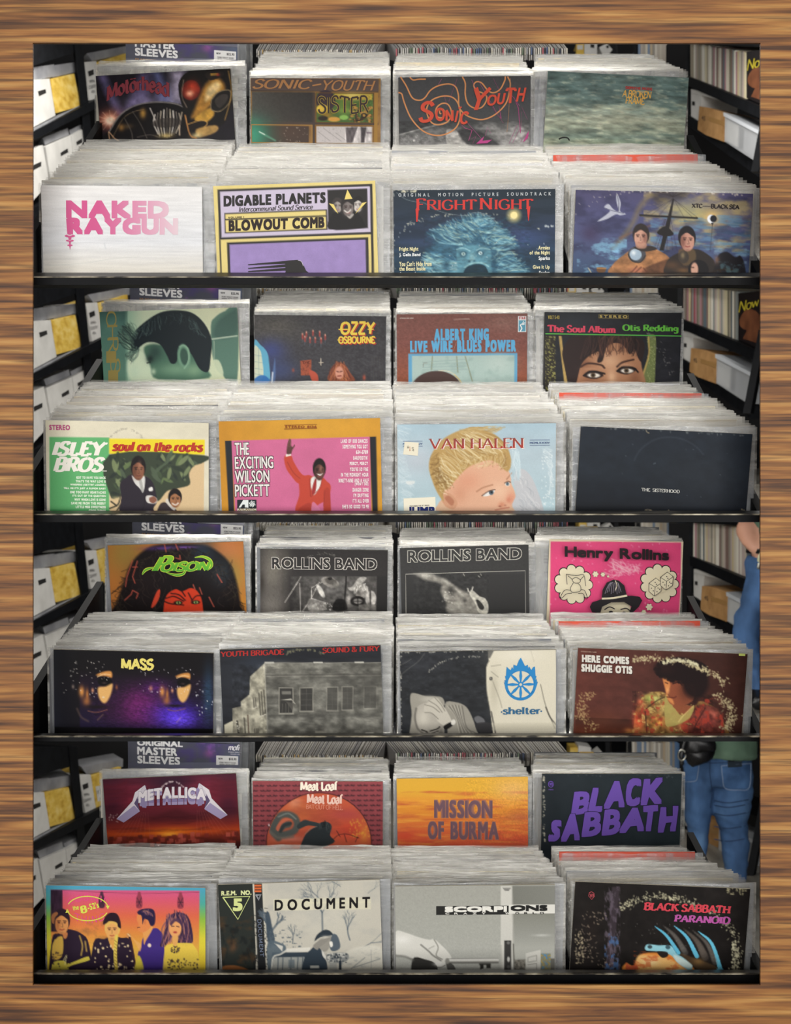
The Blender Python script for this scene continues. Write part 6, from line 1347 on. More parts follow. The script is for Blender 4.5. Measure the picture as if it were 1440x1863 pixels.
def t4f(c):
    c.fill('#c3bfb2'); c.rect(100, 300, 380, 1100, '#2c302d'); c.noise(70, 60, .7, (100, 540, 390, 930), '#4f3a28', .48, .72, 3); c.noise(40, 60, .5, (100, 600, 390, 930), '#15181a', .5, .7, 4); c.poly(seg(140, 905, 240, 900, 330, 940, 140, 960), '#9c6238', .9, 10); c.blob(215, 770, 30, 40, '#6a4a32', .7, 40)
    c.poly(seg(360, 305, 372, 305, 402, 960, 390, 960), '#d2cdbd', 1, 0, False); c.poly(seg(372, 305, 430, 304, 466, 1100, 402, 1100), '#26282a', 1, 0, False); c.poly(seg(428, 304, 442, 304, 470, 960, 456, 960), '#c9c5b6', 1, 0, False)
    c.specks(60, (360, 520, 404, 940), '#26282a', 6, .9, 5); c.specks(60, (440, 480, 472, 940), '#26282a', 6, .9, 6)
    for i in range(3):
        c.orect(372, 312 + i * 20, 424, 326 + i * 20, '#d0683a')
    c.oline(seg(382, 384, 422, 382, 404, 424, 382, 384), 4, '#b9bcc4', False); c.oline(seg(390, 390, 414, 388, 403, 412, 390, 390), 3, '#b9bcc4', False)
    c.text('DOCUMENT', (282, 684, 552, 712), '#6a7488', 'thin', 1.2, rot=86, track=.2)
    # snowy yard photograph
    m = '#56626c'
    c.blob(880, 560, 300, 180, '#cdcabd', .6); c.noise(130, 90, .35, (470, 300, 1290, 940), '#a8a9a4', .48, .75, 5); rr = random.Random(9)

    def tree(x, y, L, a, w, d):
        if d == 0 or L < 9: return
        x2 = x + L * math.cos(a); y2 = y - L * math.sin(a)
        c.line([(x, y), ((x + x2) / 2 + rr.uniform(-4, 4), (y + y2) / 2), (x2, y2)], w, m, .75)
        for _ in range(3):
            tree(x2, y2, L * rr.uniform(.55, .8), a + rr.uniform(-.7, .7), w * .62, d - 1)
    tree(870, 650, 130, 1.6, 12, 5); tree(485, 760, 110, 1.5, 26, 4); tree(1070, 720, 80, 1.8, 10, 4); tree(1120, 800, 120, .5, 6, 4); tree(1000, 330, 60, 2.6, 5, 3); tree(850, 420, 70, 2.4, 6, 4); tree(650, 740, 60, 1.5, 8, 4); tree(1200, 380, 60, .6, 4, 4); tree(930, 420, 60, 1.2, 5, 4)
    c.poly(seg(455, 530, 480, 520, 505, 640, 520, 720, 470, 730), '#414e5a', .95, 8); c.noise(18, 14, .8, (480, 640, 720, 770), '#55616a', .56, .7, 7)
    c.poly(seg(600, 780, 780, 770, 780, 800, 610, 810), '#dedbd0', 1, 4, False); c.rect(500, 806, 760, 845, '#3b4650'); c.poly(seg(520, 840, 740, 840, 740, 960, 500, 960), '#a5a8a4', .9, 4, False); c.lines([seg(x, 845, x - 4, 935) for x in (545, 580, 640, 690, 725)], 7, '#4a5660', .8); c.rect(620, 860, 665, 920, '#6f7a80', .8); c.poly(seg(470, 730, 580, 745, 600, 790, 520, 840, 500, 940, 470, 940), '#56646e', .9, 8); c.poly(seg(520, 740, 580, 760, 575, 800), '#cfcdc4', 1, 4, False); c.line(seg(610, 790, 560, 820, 510, 840, 495, 930), 12, '#d8d6cc', .9)
    c.poly(seg(1050, 800, 1290, 770, 1300, 960, 1000, 960), '#d2cfc2', .9, 14); c.noise(50, 20, .4, (1000, 770, 1300, 940), '#8f9494', .55, .75, 8); c.lines([seg(1100, 920, 1290, 860), seg(1080, 930, 1180, 850)], 6, '#6f7678', .7); c.rect(1225, 790, 1230, 930, '#9a9d9a', .7)
    # stooping man with a box camera
    c.poly(seg(730, 960, 740, 840, 780, 790, 840, 740, 880, 760, 870, 830, 900, 880, 890, 960), '#37424c', 1, 5); c.poly(seg(812, 725, 830, 680, 880, 645, 920, 650, 945, 680, 900, 690, 850, 700), '#2f3840', 1, 4); c.poly(seg(830, 740, 870, 700, 930, 690, 940, 720, 910, 790, 870, 800), '#98958c', 1, 6); c.blob(890, 700, 30, 16, '#c6c2b6', .9); c.poly(seg(800, 760, 850, 720, 930, 700, 915, 720, 850, 770, 830, 790), '#8f8c84', 1, 4); c.poly(seg(940, 680, 980, 690, 1000, 770, 960, 800, 925, 780), '#55606a', 1, 6); c.poly(seg(865, 790, 890, 830, 915, 850, 900, 860, 870, 830), '#e2e0d8', 1, 3); c.poly(seg(920, 735, 940, 730, 945, 760, 930, 770), '#e9e7de'); c.poly(seg(905, 820, 1050, 815, 1045, 875, 920, 885), '#8f9290', 1, 5); c.specks(40, (910, 815, 1045, 885), '#e0ded4', 8, .8, 9); c.specks(30, (910, 820, 1045, 885), '#333c44', 8, .8, 10); c.rect(990, 870, 1010, 940, '#333c44'); c.rect(920, 880, 975, 940, '#a7a9a4', .9); c.rect(780, 905, 845, 925, '#d9d7cd', .8)
    c.rect(512, 418, 800, 500, '#dcd8bc', .8); c.rect(800, 440, 1222, 498, '#d8d4ba', .7); c.rect(740, 412, 1222, 452, '#dcd8bc', .6)
    c.text('DOCUMENT', (520, 420, 1216, 494), '#1d1b1c', 'sans', 3.2, track=.34, warp=lambda x, y: (x, y - .024 * (x - 520) + 4))
    c.text('R.E.M.  NO.', (132, 354, 352, 384), '#d7dca4', 'sans', 2.2, warp=lambda x, y: (x, y - .02 * (x - 132) + 2))
    c.oline(seg(146, 400, 340, 394, 252, 560, 143, 398), 9, '#c9d48c', False); c.text('5', (222, 414, 280, 494), '#d3dc92', 'sans', 7)


def t4g(c):
    c.grad([(335, '#a3a39b'), (600, '#a8a9a1'), (940, '#b0b1aa')]); c.noise(9, 9, .05); c.grad([(950, '#7b7c75'), (1275, '#84857e')], 'x', (950, 336, 1280, 760)); c.grad([(540, '#87887f'), (700, '#9a9b94'), (860, '#b5b6ae')], 'y', (962, 540, 1280, 880)); c.blob(1180, 705, 70, 10, '#c9cac4', .8)
    c.poly(seg(870, 336, 952, 336, 972, 1100, 872, 1100), '#cdccc4', 1, 0, False); c.line(seg(954, 336, 968, 760), 8, '#b0afa8', .9); c.rect(898, 742, 950, 1100, '#3c3b3a'); c.ell(928, 760, 12, 12, '#6f6e6c'); c.ell(930, 884, 10, 20, '#c9c8c2'); c.ell(930, 942, 12, 12, '#5d5c5a'); c.line(seg(876, 780, 878, 960), 6, '#a3a29a', .8); c.line(seg(966, 770, 974, 960), 10, '#56554f', .8); c.poly(seg(885, 350, 946, 350, 930, 372, 900, 370), '#5c5b58', .9, 4, False); c.rect(892, 356, 940, 362, '#c9c8c2', .7)
    c.poly(seg(976, 888, 1060, 886, 1060, 1100, 976, 1100), '#6f6c64', 1, 4, False); c.noise(16, 14, .5, (976, 888, 1062, 960)); c.poly(seg(1060, 840, 1172, 814, 1172, 1100, 1060, 1100), '#cfcec6', 1, 0, False); c.line(seg(1076, 872, 1142, 856, 1142, 896, 1076, 908, 1076, 872), 6, '#96958e', .9, False); c.line(seg(1076, 926, 1142, 916, 1142, 960), 6, '#96958e', .9, False); c.rect(1174, 842, 1248, 1100, '#8a8a74'); c.noise(12, 12, .9, (1174, 842, 1248, 960), '#b59a4e', .5, .65, 5); c.noise(14, 14, .9, (1174, 842, 1248, 960), '#5f8fb8', .55, .68, 6); c.rect(1248, 880, 1280, 1100, '#6d6c66')
    # hand with a large key
    c.poly(seg(80, 672, 160, 680, 250, 712, 330, 732, 370, 728, 420, 770, 470, 820, 500, 872, 460, 900, 440, 935, 400, 938, 340, 900, 260, 880, 200, 870, 120, 850, 80, 836), '#d6d5cd', 1, 8)
    c.poly(seg(205, 880, 300, 880, 390, 930, 390, 1100, 215, 1100), '#353432', 1, 6); c.line(seg(80, 850, 150, 858, 210, 885), 16, '#6f6e69', .6, soft=14); c.line(seg(270, 770, 330, 820, 360, 850, 420, 890), 12, '#6a6964', .7, soft=8); c.line(seg(370, 732, 400, 790, 385, 850, 430, 880), 9, '#77766f', .7, soft=6); c.line(seg(330, 800, 370, 780), 8, '#8d8c85', .6); c.blob(400, 915, 40, 18, '#e9e8e2', .9); c.line(seg(380, 938, 420, 940, 450, 925), 6, '#5a5955', .8); c.poly(seg(460, 900, 530, 950, 500, 1100, 480, 1000), '#4b4a47', .9, 6); c.blob(130, 730, 70, 40, '#efeee8', .7)
    c.grad([(874, '#5d5c58'), (884, '#efeee8'), (896, '#b5b4ac'), (912, '#4a4946')], 'y', (468, 876, 856, 912)); c.ell(468, 894, 16, 22, '#8f8e87'); c.rect(708, 912, 796, 926, '#4a4946'); c.poly(seg(716, 920, 742, 920, 742, 950, 716, 960), '#33322f', 1, 3, False); c.poly(seg(764, 920, 796, 920, 796, 950, 764, 950), '#33322f', 1, 3, False)
    c.orect(386, 481, 930, 547, '#2b2b2a'); c.orect(930, 474, 1276, 541, '#dfded6')
    for i, (s, b, col) in enumerate((('SCORP', (450, 488, 800, 522), '#e9e8e0'), ('I', (886, 486, 898, 522), '#e9e8e0'), ('ONS', (944, 482, 1222, 518), '#262625'))):
        c.text('SCORPI' if i == 0 else s, b if i else (450, 488, 916, 522), col, 'sans', 5.5, track=-.01) if s != 'I' else None
    for x, ch in zip((455, 522, 590, 660, 728, 905, 980, 1046, 1110, 1166, 1206), 'CRAZYWORLD '):
        if ch != ' ':
            c.text(ch, (x, 530, x + 28, 542), '#dcdbd4' if x < 925 else '#3a3a38', 'sans', .9)


def t4h(c):
    c.fill('#1f1c1b'); c.noise(50, 50, .25); c.blob(250, 560, 60, 160, '#26201e', .7)
    c.poly(seg(372, 290, 418, 285, 402, 460, 376, 780, 330, 780, 350, 560), '#3a3238', .95, 10, False); c.noise(14, 30, .7, (325, 285, 420, 780), '#6a5f6c', .5, .72, 3); c.noise(16, 26, .8, (325, 560, 410, 780), '#4a6a9a', .48, .66, 4)
    # plain glowing streaks and an orange shape under a pale blue arc
    c.poly(seg(455, 735, 500, 750, 530, 690, 590, 665, 720, 665, 800, 690, 845, 720, 850, 790, 460, 790), '#e08a3e', 1, 10); c.poly(seg(525, 690, 600, 680, 700, 690, 780, 730, 800, 770, 540, 770), '#f2c27a', .9, 16); c.blob(600, 720, 60, 26, '#f7e0a8', .8); c.noise(40, 18, .6, (500, 660, 850, 780), '#c8562c', .52, .7, 6); c.poly(seg(455, 735, 480, 750, 520, 745, 520, 790, 460, 790), '#c0563a', .9, 6)
    c.poly(seg(570, 630, 590, 615, 650, 618, 720, 615, 745, 640, 765, 665, 820, 690, 852, 720, 846, 760, 810, 745, 760, 710, 720, 670, 640, 655, 575, 652), '#8fc7d4', 1, 5); c.poly(seg(740, 670, 800, 690, 850, 720, 835, 745, 770, 720), '#d6e6e0', .9, 10); c.ell(598, 630, 14, 11, '#3a4a50'); c.ell(706, 626, 15, 12, '#3f5a64'); c.poly(seg(640, 655, 700, 655, 705, 680, 670, 690), '#2a2422', 1, 5)
    c.poly(seg(770, 655, 860, 680, 990, 720, 1010, 750, 900, 755, 850, 720), '#4a3a2a', 1, 8); c.blob(890, 700, 40, 26, '#8a6a42', .8)
    for x0, y0, x1, y1, x2, y2, w, col, a in ((630, 508, 700, 560, 770, 655, 20, '#5fb4d2', 1), (680, 500, 750, 560, 810, 650, 34, '#77736e', .55), (745, 498, 820, 560, 880, 668, 24, '#62b6d4', 1), (800, 510, 880, 580, 930, 670, 44, '#6f655c', .55), (890, 522, 970, 590, 1025, 745, 24, '#66bcd8', 1), (855, 518, 940, 590, 990, 700, 30, '#7a746c', .55)):
        q = catmull([(x0, y0), (x1, y1), (x2, y2)], 6); n = len(q)
        for i in range(n - 1):
            c.line([q[i], q[i + 1]], 5 + w * (i / n) ** .7, col, a * (.7 if w > 26 else 1), False, soft=10 if w > 26 else 4)
    c.poly(seg(1000, 735, 1042, 735, 1036, 755, 1004, 760), '#66bcd8', 1, 4, False)
    c.ringwear(680, 720, 400, 395, 60, 130, '#cfcaa8', 190, 7, 4, .03); c.ringwear(650, 640, 480, 320, -20, 50, '#cfcaa8', 130, 7, 5, .04); c.ringwear(640, 600, 440, 260, 140, 230, '#9a8a78', 120, 6, 6, .08); c.specks(60, (1090, 560, 1130, 760), '#d6d2b0', 7, .8, 7); c.specks(60, (150, 560, 200, 760), '#b7a98c', 6, .7, 8); c.specks(40, (1060, 250, 1190, 290), '#bdb690', 6, .7, 9); c.specks(24, (440, 480, 900, 640), '#8f8a84', 3, .6, 10)
    c.text('BLACK SABBATH', (560, 362, 1084, 410), '#cf4652', 'slab', 1.0, shear=.12, track=.02, warp=lambda x, y: (x, y - .018 * (x - 820))); c.text('PARANOID', (742, 426, 1080, 470), '#b558a0', 'slab', 1.0, shear=.12, track=.02, warp=lambda x, y: (x, y - .018 * (x - 910)))
    c.oline(seg(236, 330, 250, 324, 264, 332, 266, 350, 250, 370, 232, 350, 236, 330), 3.4, '#a84a52', False); c.text('WB', (238, 336, 264, 358), '#a84a52', 'sans', .6)
# ---------------------------------------------------------------- setting
def struct(name, me):
    return props(obj(name, me), kind='structure')


struct('floor', box_mesh('floor', -4, 4, -3, 12.2, -0.05, 0.0, M['floor']))
struct('wall_back', box_mesh('wall_back', -4, 4, 12.0, 12.2, 0, 6.2, M['walldark']))

struct('wall_left', box_mesh('wall_left', -4.2, -4, -9, 12.2, 0, 6.2, M['walldark']))
struct('wall_right', box_mesh('wall_right', 4, 4.2, -9, 12.2, 0, 6.2, M['walldark']))
TIERS = [dict(lip=(496, 505, 518), top=78, L=(-2, -439), R=(15, -440), S=(-8, -435.5), B=(0, 0)),
         dict(lip=(929, 937, 950), top=518, L=(0, 0), R=(0, 0), S=(0, 0), B=(6, 433)),
         dict(lip=(1334, 1341, 1349), top=950, L=(-2, 451), R=(20, 433), S=(4, 427), B=(8, 860)),
         dict(lip=(1764, 1773, 1800), top=1349, L=(-12, 859), R=(4, 850), S=(-4, 849), B=(2, 1281))]
ORD = ['first', 'second', 'third', 'fourth']
SHELF = ['top shelf', 'second shelf', 'third shelf', 'bottom shelf']
Y_FRONT, Y_BACK = 2.74, 3.34

# wooden surround: one wide oak board with the opening cut out
ya, yb = 2.585, 2.592
x0, x1 = (59.5 - 720) / F * ya, (1384.5 - 720) / F * ya
z1, z0 = H0 + (931.5 - 78) / F * ya, H0 + (931.5 - 1792.5) / F * ya
X0, X1, Z1, Z0 = -0.98, 0.98, H0 + 1.15, 0.0
ov = [(X0, Z0), (X1, Z0), (X1, Z1), (X0, Z1)]; iv = [(x0, z0), (x1, z0), (x1, z1), (x0, z1)]
V = [(x, ya, z) for x, z in ov + iv] + [(x, yb, z) for x, z in ov + iv]
Fc = []
for i in range(4):
    j = (i + 1) % 4
    Fc += [(i, j, 4 + j, 4 + i), (8 + j, 8 + i, 12 + i, 12 + j), (i, 8 + i, 8 + j, j), (4 + j, 12 + j, 12 + i, 4 + i)]
fr = obj('wooden_frame', mesh('wooden_frame', V, Fc, M['wood']))
props(fr, 'wide oak board with horizontal grain framing the four shelves of records', 'frame')

# ---------------------------------------------------------------- the racks of records
CARDS = ['#e3dfd2', '#dbd8cf', '#d2cfc6', '#c6c4be', '#b9b9b8', '#dfd6be', '#d3c8ab', '#a6a8ac', '#94979c', '#e2dfd8', '#c0bbae', '#7d8086', '#b9ad99', '#cbccd0', '#6f7074', '#d8d0ba', '#55575c', '#8a8578', '#a79f90']
MASS = dict(v=[], f=[], m=[], c=[], n=0)


def sleeve_geo(cx, y, zb, zt, w, seed, over, nx=16, lean=-0.010):
    """card and crinkled poly sleeve of one record standing at depth y: two triangle lists in world space"""
    r = random.Random(seed)
    hw = w / 2; t = 0.0016; roll = r.uniform(-.006, .006); dz = r.uniform(-.0012, .0012)
    cw0, cw1 = -hw + 0.004, hw - 0.015 - r.uniform(0, .004); ct = zt - over
    cv = []
    for yy in (y - t, y + t):
        for x, z in ((cw0, ct), (cw1, ct), (cw1, zb), (cw0, zb)):
            cv.append((cx + x, yy + (lean if z > zb else 0), z + roll * x + (dz if z > zb else 0)))
    sv = []; sf = []
    ph = [r.uniform(0, 6.28) for _ in range(6)]; am = r.uniform(.6, 1.5)
    rows = ((0.0, .3), (0.006, 1.0), (0.016, .8), (None, .35))
    for side in (-1, 1):
        base = len(sv)
        for d, wv in rows:
            for i in range(nx):
                s = i / (nx - 1); x = -hw + s * w
                wob = math.sin(s * 9 + ph[0]) * .0010 + math.sin(s * 23 + ph[1]) * .0008 + math.sin(s * 47 + ph[2]) * .0006
                up = (math.sin(s * 13 + ph[3]) * .0009 + math.sin(s * 37 + ph[4]) * .0007 + math.sin(s * 80 + ph[5]) * .0005) * am
                z = zb if d is None else zt - d + (up if d < .01 else 0)
                edge = 1.0 if 0 < i < nx - 1 else 0.15
                yy = y + (side * (.0030 * edge + .0005) + wob * am) * wv + lean * (z - zb) / max(.01, zt - zb)
                sv.append((cx + x, yy, z + roll * x))
        for a in range(3):
            for i in range(nx - 1):
                p = base + a * nx + i
                sf.append((p, p + 1, p + nx + 1, p + nx))
    return cv, [BOXF[0], BOXF[1], BOXF[2], BOXF[3], BOXF[4], BOXF[5]], sv, sf


def to_mass(v, f, mi, col):
    k = MASS['n']
    MASS['v'] += v; MASS['f'] += [tuple(i + k for i in q) for q in f]; MASS['m'] += [mi] * len(f)
    MASS['c'] += [tuple(lin(rgb(col)))] * len(v); MASS['n'] += len(v)


def card_mesh(v, col):
    return mesh('card', v, BOXF, M['card'], np.tile(lin(rgb(col)), (8, 1)))


def record_in_sleeve(cx, y, zb, zt, w, seed, over, col, label, group):
    cv, cf, sv, sf = sleeve_geo(cx, y, zb, zt, w, seed, over)
    root = empty('sleeved_record', (cx, y, zb), label, 'record', group)
    obj('card', card_mesh(cv, col), root)
    obj('plastic_sleeve', mesh('plastic_sleeve', sv, sf, M['plastic'], smooth=True), root)
    return root


def fill_bin(front, rear, yf, yr, n, vb, nsep, seed, label, group, first=0, special=None):
    """a row of sleeved records from the front of a bin to its back"""
    r = random.Random(seed); out = []
    A = [P(front[0], front[2], yf), P(front[1], front[2], yf)]; B = [P(rear[0], rear[2], yr), P(rear[1], rear[2], yr)]
    walk = 0.0
    for k in range(n):
        t = k / (n - 1); y = yf + (yr - yf) * t
        l = A[0].lerp(B[0], t); rr = A[1].lerp(B[1], t)
        walk = walk * .7 + r.uniform(-.0022, .0022)
        cx = (l.x + rr.x) / 2 + walk + r.uniform(-.0015, .0015); w = rr.x - l.x + r.uniform(-.006, .003)
        zt = (l.z + rr.z) / 2 + r.uniform(-.0030, .0030); zb = P(0, vb, y).z + .002
        over = r.choice([.003, .006, .010, .014, .020]); col = r.choice(CARDS)
        if special and k in special:
            s = special[k]; cv, cf, sv, sf = sleeve_geo(cx, y, zb, zt + .006, w, seed * 100 + k, 0.0)
            root = empty('sleeved_record', (cx, y, zb), s[1], 'record'); obj('card', card_mesh(cv, s[0]), root)
            obj('plastic_sleeve', mesh('plastic_sleeve', sv, sf, M['clear'], smooth=True), root)
        elif first <= k < first + nsep:
            out.append(record_in_sleeve(cx, y, zb, zt, w, seed * 100 + k, over, col, label.format(ORDINAL[k - first]), group))
        else:
            cv, cf, sv, sf = sleeve_geo(cx, y, zb, zt, w, seed * 100 + k, over, 12)
            to_mass(cv, cf, 0, col); to_mass(sv, sf, 1, '#ffffff')
    return out


def cover_sleeve(root, front, y, vb):
    """the clear outer sleeve showing round a cover"""
    A = P(front[0] + 2, front[2] + 1, y); B = P(front[1] - 2, front[2] + 1, y); zb = P(0, vb, y).z + .002
    zc = P(0, front[2] + (160 if y < 3 else 125), y).z          # foot of the cover: the sleeve leans with it
    ln = -.024 * (A.z - zb) / (A.z - zc)
    cv, cf, sv, sf = sleeve_geo((A.x + B.x) / 2, y + .018 + (zc - zb) * .024 / (A.z - zc), zb, A.z, B.x - A.x, int(A.x * 1e4), .004, 20, ln)
    obj('plastic_sleeve', mesh('plastic_sleeve', sv, sf, M['clear'], smooth=True), root)


ZA = lambda row, col, t: ((40, 440, 700, 960)[col], (60, 500, 930, 1330)[t], (3.4286, 4.9655, 4.8, 3.0)[col]) if row == 0 else ((40, 370, 700, 1000)[col], (240, 680, 1100, 1530)[t], (4.0, 4.0, 4.1143, 3.2727)[col])
# covers: four corners in the photograph, drawing, what it looks like
COVERS = [
    [[(((174, 132), (420, 131), (186, 254), (427, 258)), t1a, 'record cover of a gold and black machine with red lamp, back row of top shelf'),
      (((456, 143), (693, 142), (456, 260), (694, 258)), t1b, 'brown collage record cover with a green comet panel, back row of top shelf'),
      (((725, 140), (966, 139), (726, 262), (966, 262)), t1c, 'grey record cover scrawled over with orange loops and pink strokes'),
      (((997, 137), (1254, 134), (990, 262), (1244, 262)), t1d, 'record cover of a stormy grey green cloudy sky')],
     [(((75, 338), (368, 339), (80, 496), (369, 496)), t1e, 'white record cover with pink block lettering that fades to the right'),
      (((388, 337), (683, 330.5), (397, 497), (688, 496)), t1f, 'cream and lilac record cover with a black comb drawn on it'),
      (((716, 345), (1011, 345), (716, 497), (1011, 497)), t1g, 'dark blue record cover of a ghostly face under red lettering'),
      (((1048, 351), (1371, 347), (1042, 500), (1362, 500)), t1h, 'painted record cover of divers, a mast and a stormy violet sky')]],
    [[(((181, 564), (432, 563), (192, 685), (435, 690)), t2a, 'green tinted record cover of a bowed head with a dark quiff'),
      (((463, 572), (703, 576), (463, 694), (702, 696)), t2b, 'dark record cover with red candles, blue arched window and yellow lettering'),
      (((722, 571), (960, 571), (722, 696), (960, 696)), t2c, 'maroon record cover with light blue lettering and a framed guitar picture'),
      (((991, 570), (1241, 567), (989, 694), (1236, 694)), t2d, 'black record cover of a woman’s eyes under pink and green lettering')],
     [(((83, 766), (380, 768), (85, 929), (381, 929)), t2e, 'cream record cover with a green panel, yellow banner and two men in suits'),
      (((398, 766), (692, 761), (404, 929), (696, 928)), t2f, 'orange and pink record cover of a man in a red suit raising an arm'),
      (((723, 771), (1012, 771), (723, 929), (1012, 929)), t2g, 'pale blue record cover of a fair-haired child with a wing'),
      (((1057, 784), (1370, 781), (1050, 930), (1355, 930)), t2h, 'plain blue black record cover with one tiny line of white lettering')]],
    [[(((196, 989), (443, 988), (205, 1104), (447, 1110)), t3a, 'orange record cover of wild black hair, a red face and green lettering'),
      (((474, 998), (706, 1001), (473, 1114), (706, 1114)), t3b, 'charcoal record cover with outlined lettering above a drum kit photograph'),
      (((728, 997.5), (962, 990.5), (729, 1114), (966, 1114)), t3c, 'charcoal record cover with outlined lettering above a framed pale hand'),
      (((1000, 985), (1244, 981), (995, 1113), (1238, 1113)), t3d, 'pink record cover with a hat and two cream thought bubbles')],
     [(((98, 1183), (389, 1186), (99, 1335), (389, 1335)), t3e, 'black and purple record cover of two half-lit faces with yellow lettering'),
      (((400, 1181), (693, 1174), (406, 1335), (699, 1335)), t3f, 'dark grey record cover of a concrete building with red lettering'),
      (((728, 1184), (1012, 1183), (728, 1334), (1014, 1334)), t3g, 'black and cream record cover with a flaming blue wheel'),
      (((1052, 1186), (1361, 1182), (1045, 1335), (1348, 1335)), t3h, 'brown record cover of a curly-haired man in a patterned shirt')]],
    [[(((187, 1413), (430, 1411), (198, 1535), (437, 1540)), t4a, 'dark red sunset record cover with silver bladed lettering'),
      (((460, 1420), (697, 1422), (460, 1539), (698, 1539)), t4b, 'maroon bat-patterned record cover with a round orange picture'),
      (((722, 1417), (961, 1412), (723, 1538), (962, 1536)), t4c, 'orange sunset record cover with blurred grey lettering'),
      (((987, 1410), (1241, 1405), (985, 1533), (1237, 1531)), t4d, 'black record cover filled with wavering purple lettering')],
     [(((84, 1611), (374, 1614), (86, 1768), (375, 1768)), t4e, 'rainbow bordered record cover of four posed singers'),
      (((397, 1608), (691, 1601), (405, 1766), (697, 1764)), t4f, 'record cover of a snowy yard photograph beside a dark left panel'),
      (((719, 1611), (1010, 1610), (719, 1764), (1011, 1764)), t4g, 'grey record cover of a hand holding a key beside a door edge'),
      (((1047, 1613), (1366, 1607), (1042, 1764), (1348, 1764)), t4h, 'scuffed black record cover with red and magenta lettering and blue arcs')]],
]
SHORT = [[['gold machine', 'brown collage', 'orange scrawled', 'cloudy sky'], ['white pink-lettered', 'cream and lilac', 'ghostly blue', 'violet diver']],
         [['green tinted', 'candle-lit dark', 'maroon guitar', 'woman’s eyes'], ['green and yellow', 'orange and pink', 'fair-haired child', 'plain blue black']],
         [['wild hair orange', 'drum kit', 'pale hand', 'pink hat'], ['purple half-lit', 'concrete building', 'blue wheel', 'brown curly-haired']],
         [['red sunset', 'bat-patterned', 'orange sunset', 'purple-lettered black'], ['rainbow bordered', 'snowy yard', 'grey key', 'scuffed black']]]
# bins: front edge (left, right, top) and rear edge of the row of sleeves
FB = [[(75, 392, 335), (392, 712, 333), (712, 1028, 336), (1037, 1384, 346)], [(80, 396, 764), (398, 715, 757), (718, 1030, 768), (1040, 1377, 776)],
      [(90, 408, 1180), (400, 715, 1172), (722, 1031, 1180), (1040, 1372, 1180)], [(84, 396, 1605), (397, 713, 1596), (715, 1028, 1605), (1040, 1374, 1605)]]
FR = [[(160, 430, 256), (437, 708, 263), (712, 980, 263), (988, 1240, 266)], [(165, 440, 690), (437, 711, 694), (718, 985, 696), (998, 1252, 697)],
      [(172, 448, 1110), (445, 715, 1112), (722, 985, 1115), (1000, 1257, 1116)], [(162, 432, 1535), (437, 711, 1536), (715, 981, 1537), (1000, 1238, 1535)]]
BB = [[(176, 450, 120), (455, 712, 138), (714, 973, 137), (970, 1252, 130)], [(186, 455, 552), (461, 712, 568), (719, 973, 568), (972, 1247, 563)],
      [(190, 457, 977), (466, 716, 993), (722, 976, 992), (972, 1243, 982)], [(183, 452, 1401), (457, 709, 1416), (715, 971, 1414), (968, 1245, 1404)]]
BR = [[(182, 449, 114), (478, 706, 97), (724, 945, 97), (975, 1182, 101)], [(192, 455, 546), (482, 709, 531), (727, 950, 531), (975, 1192, 534)],
      [(198, 459, 971), (488, 713, 957), (731, 952, 958), (978, 1192, 960)], [(190, 453, 1395), (479, 705, 1379), (721, 944, 1377), (970, 1188, 1370)]]

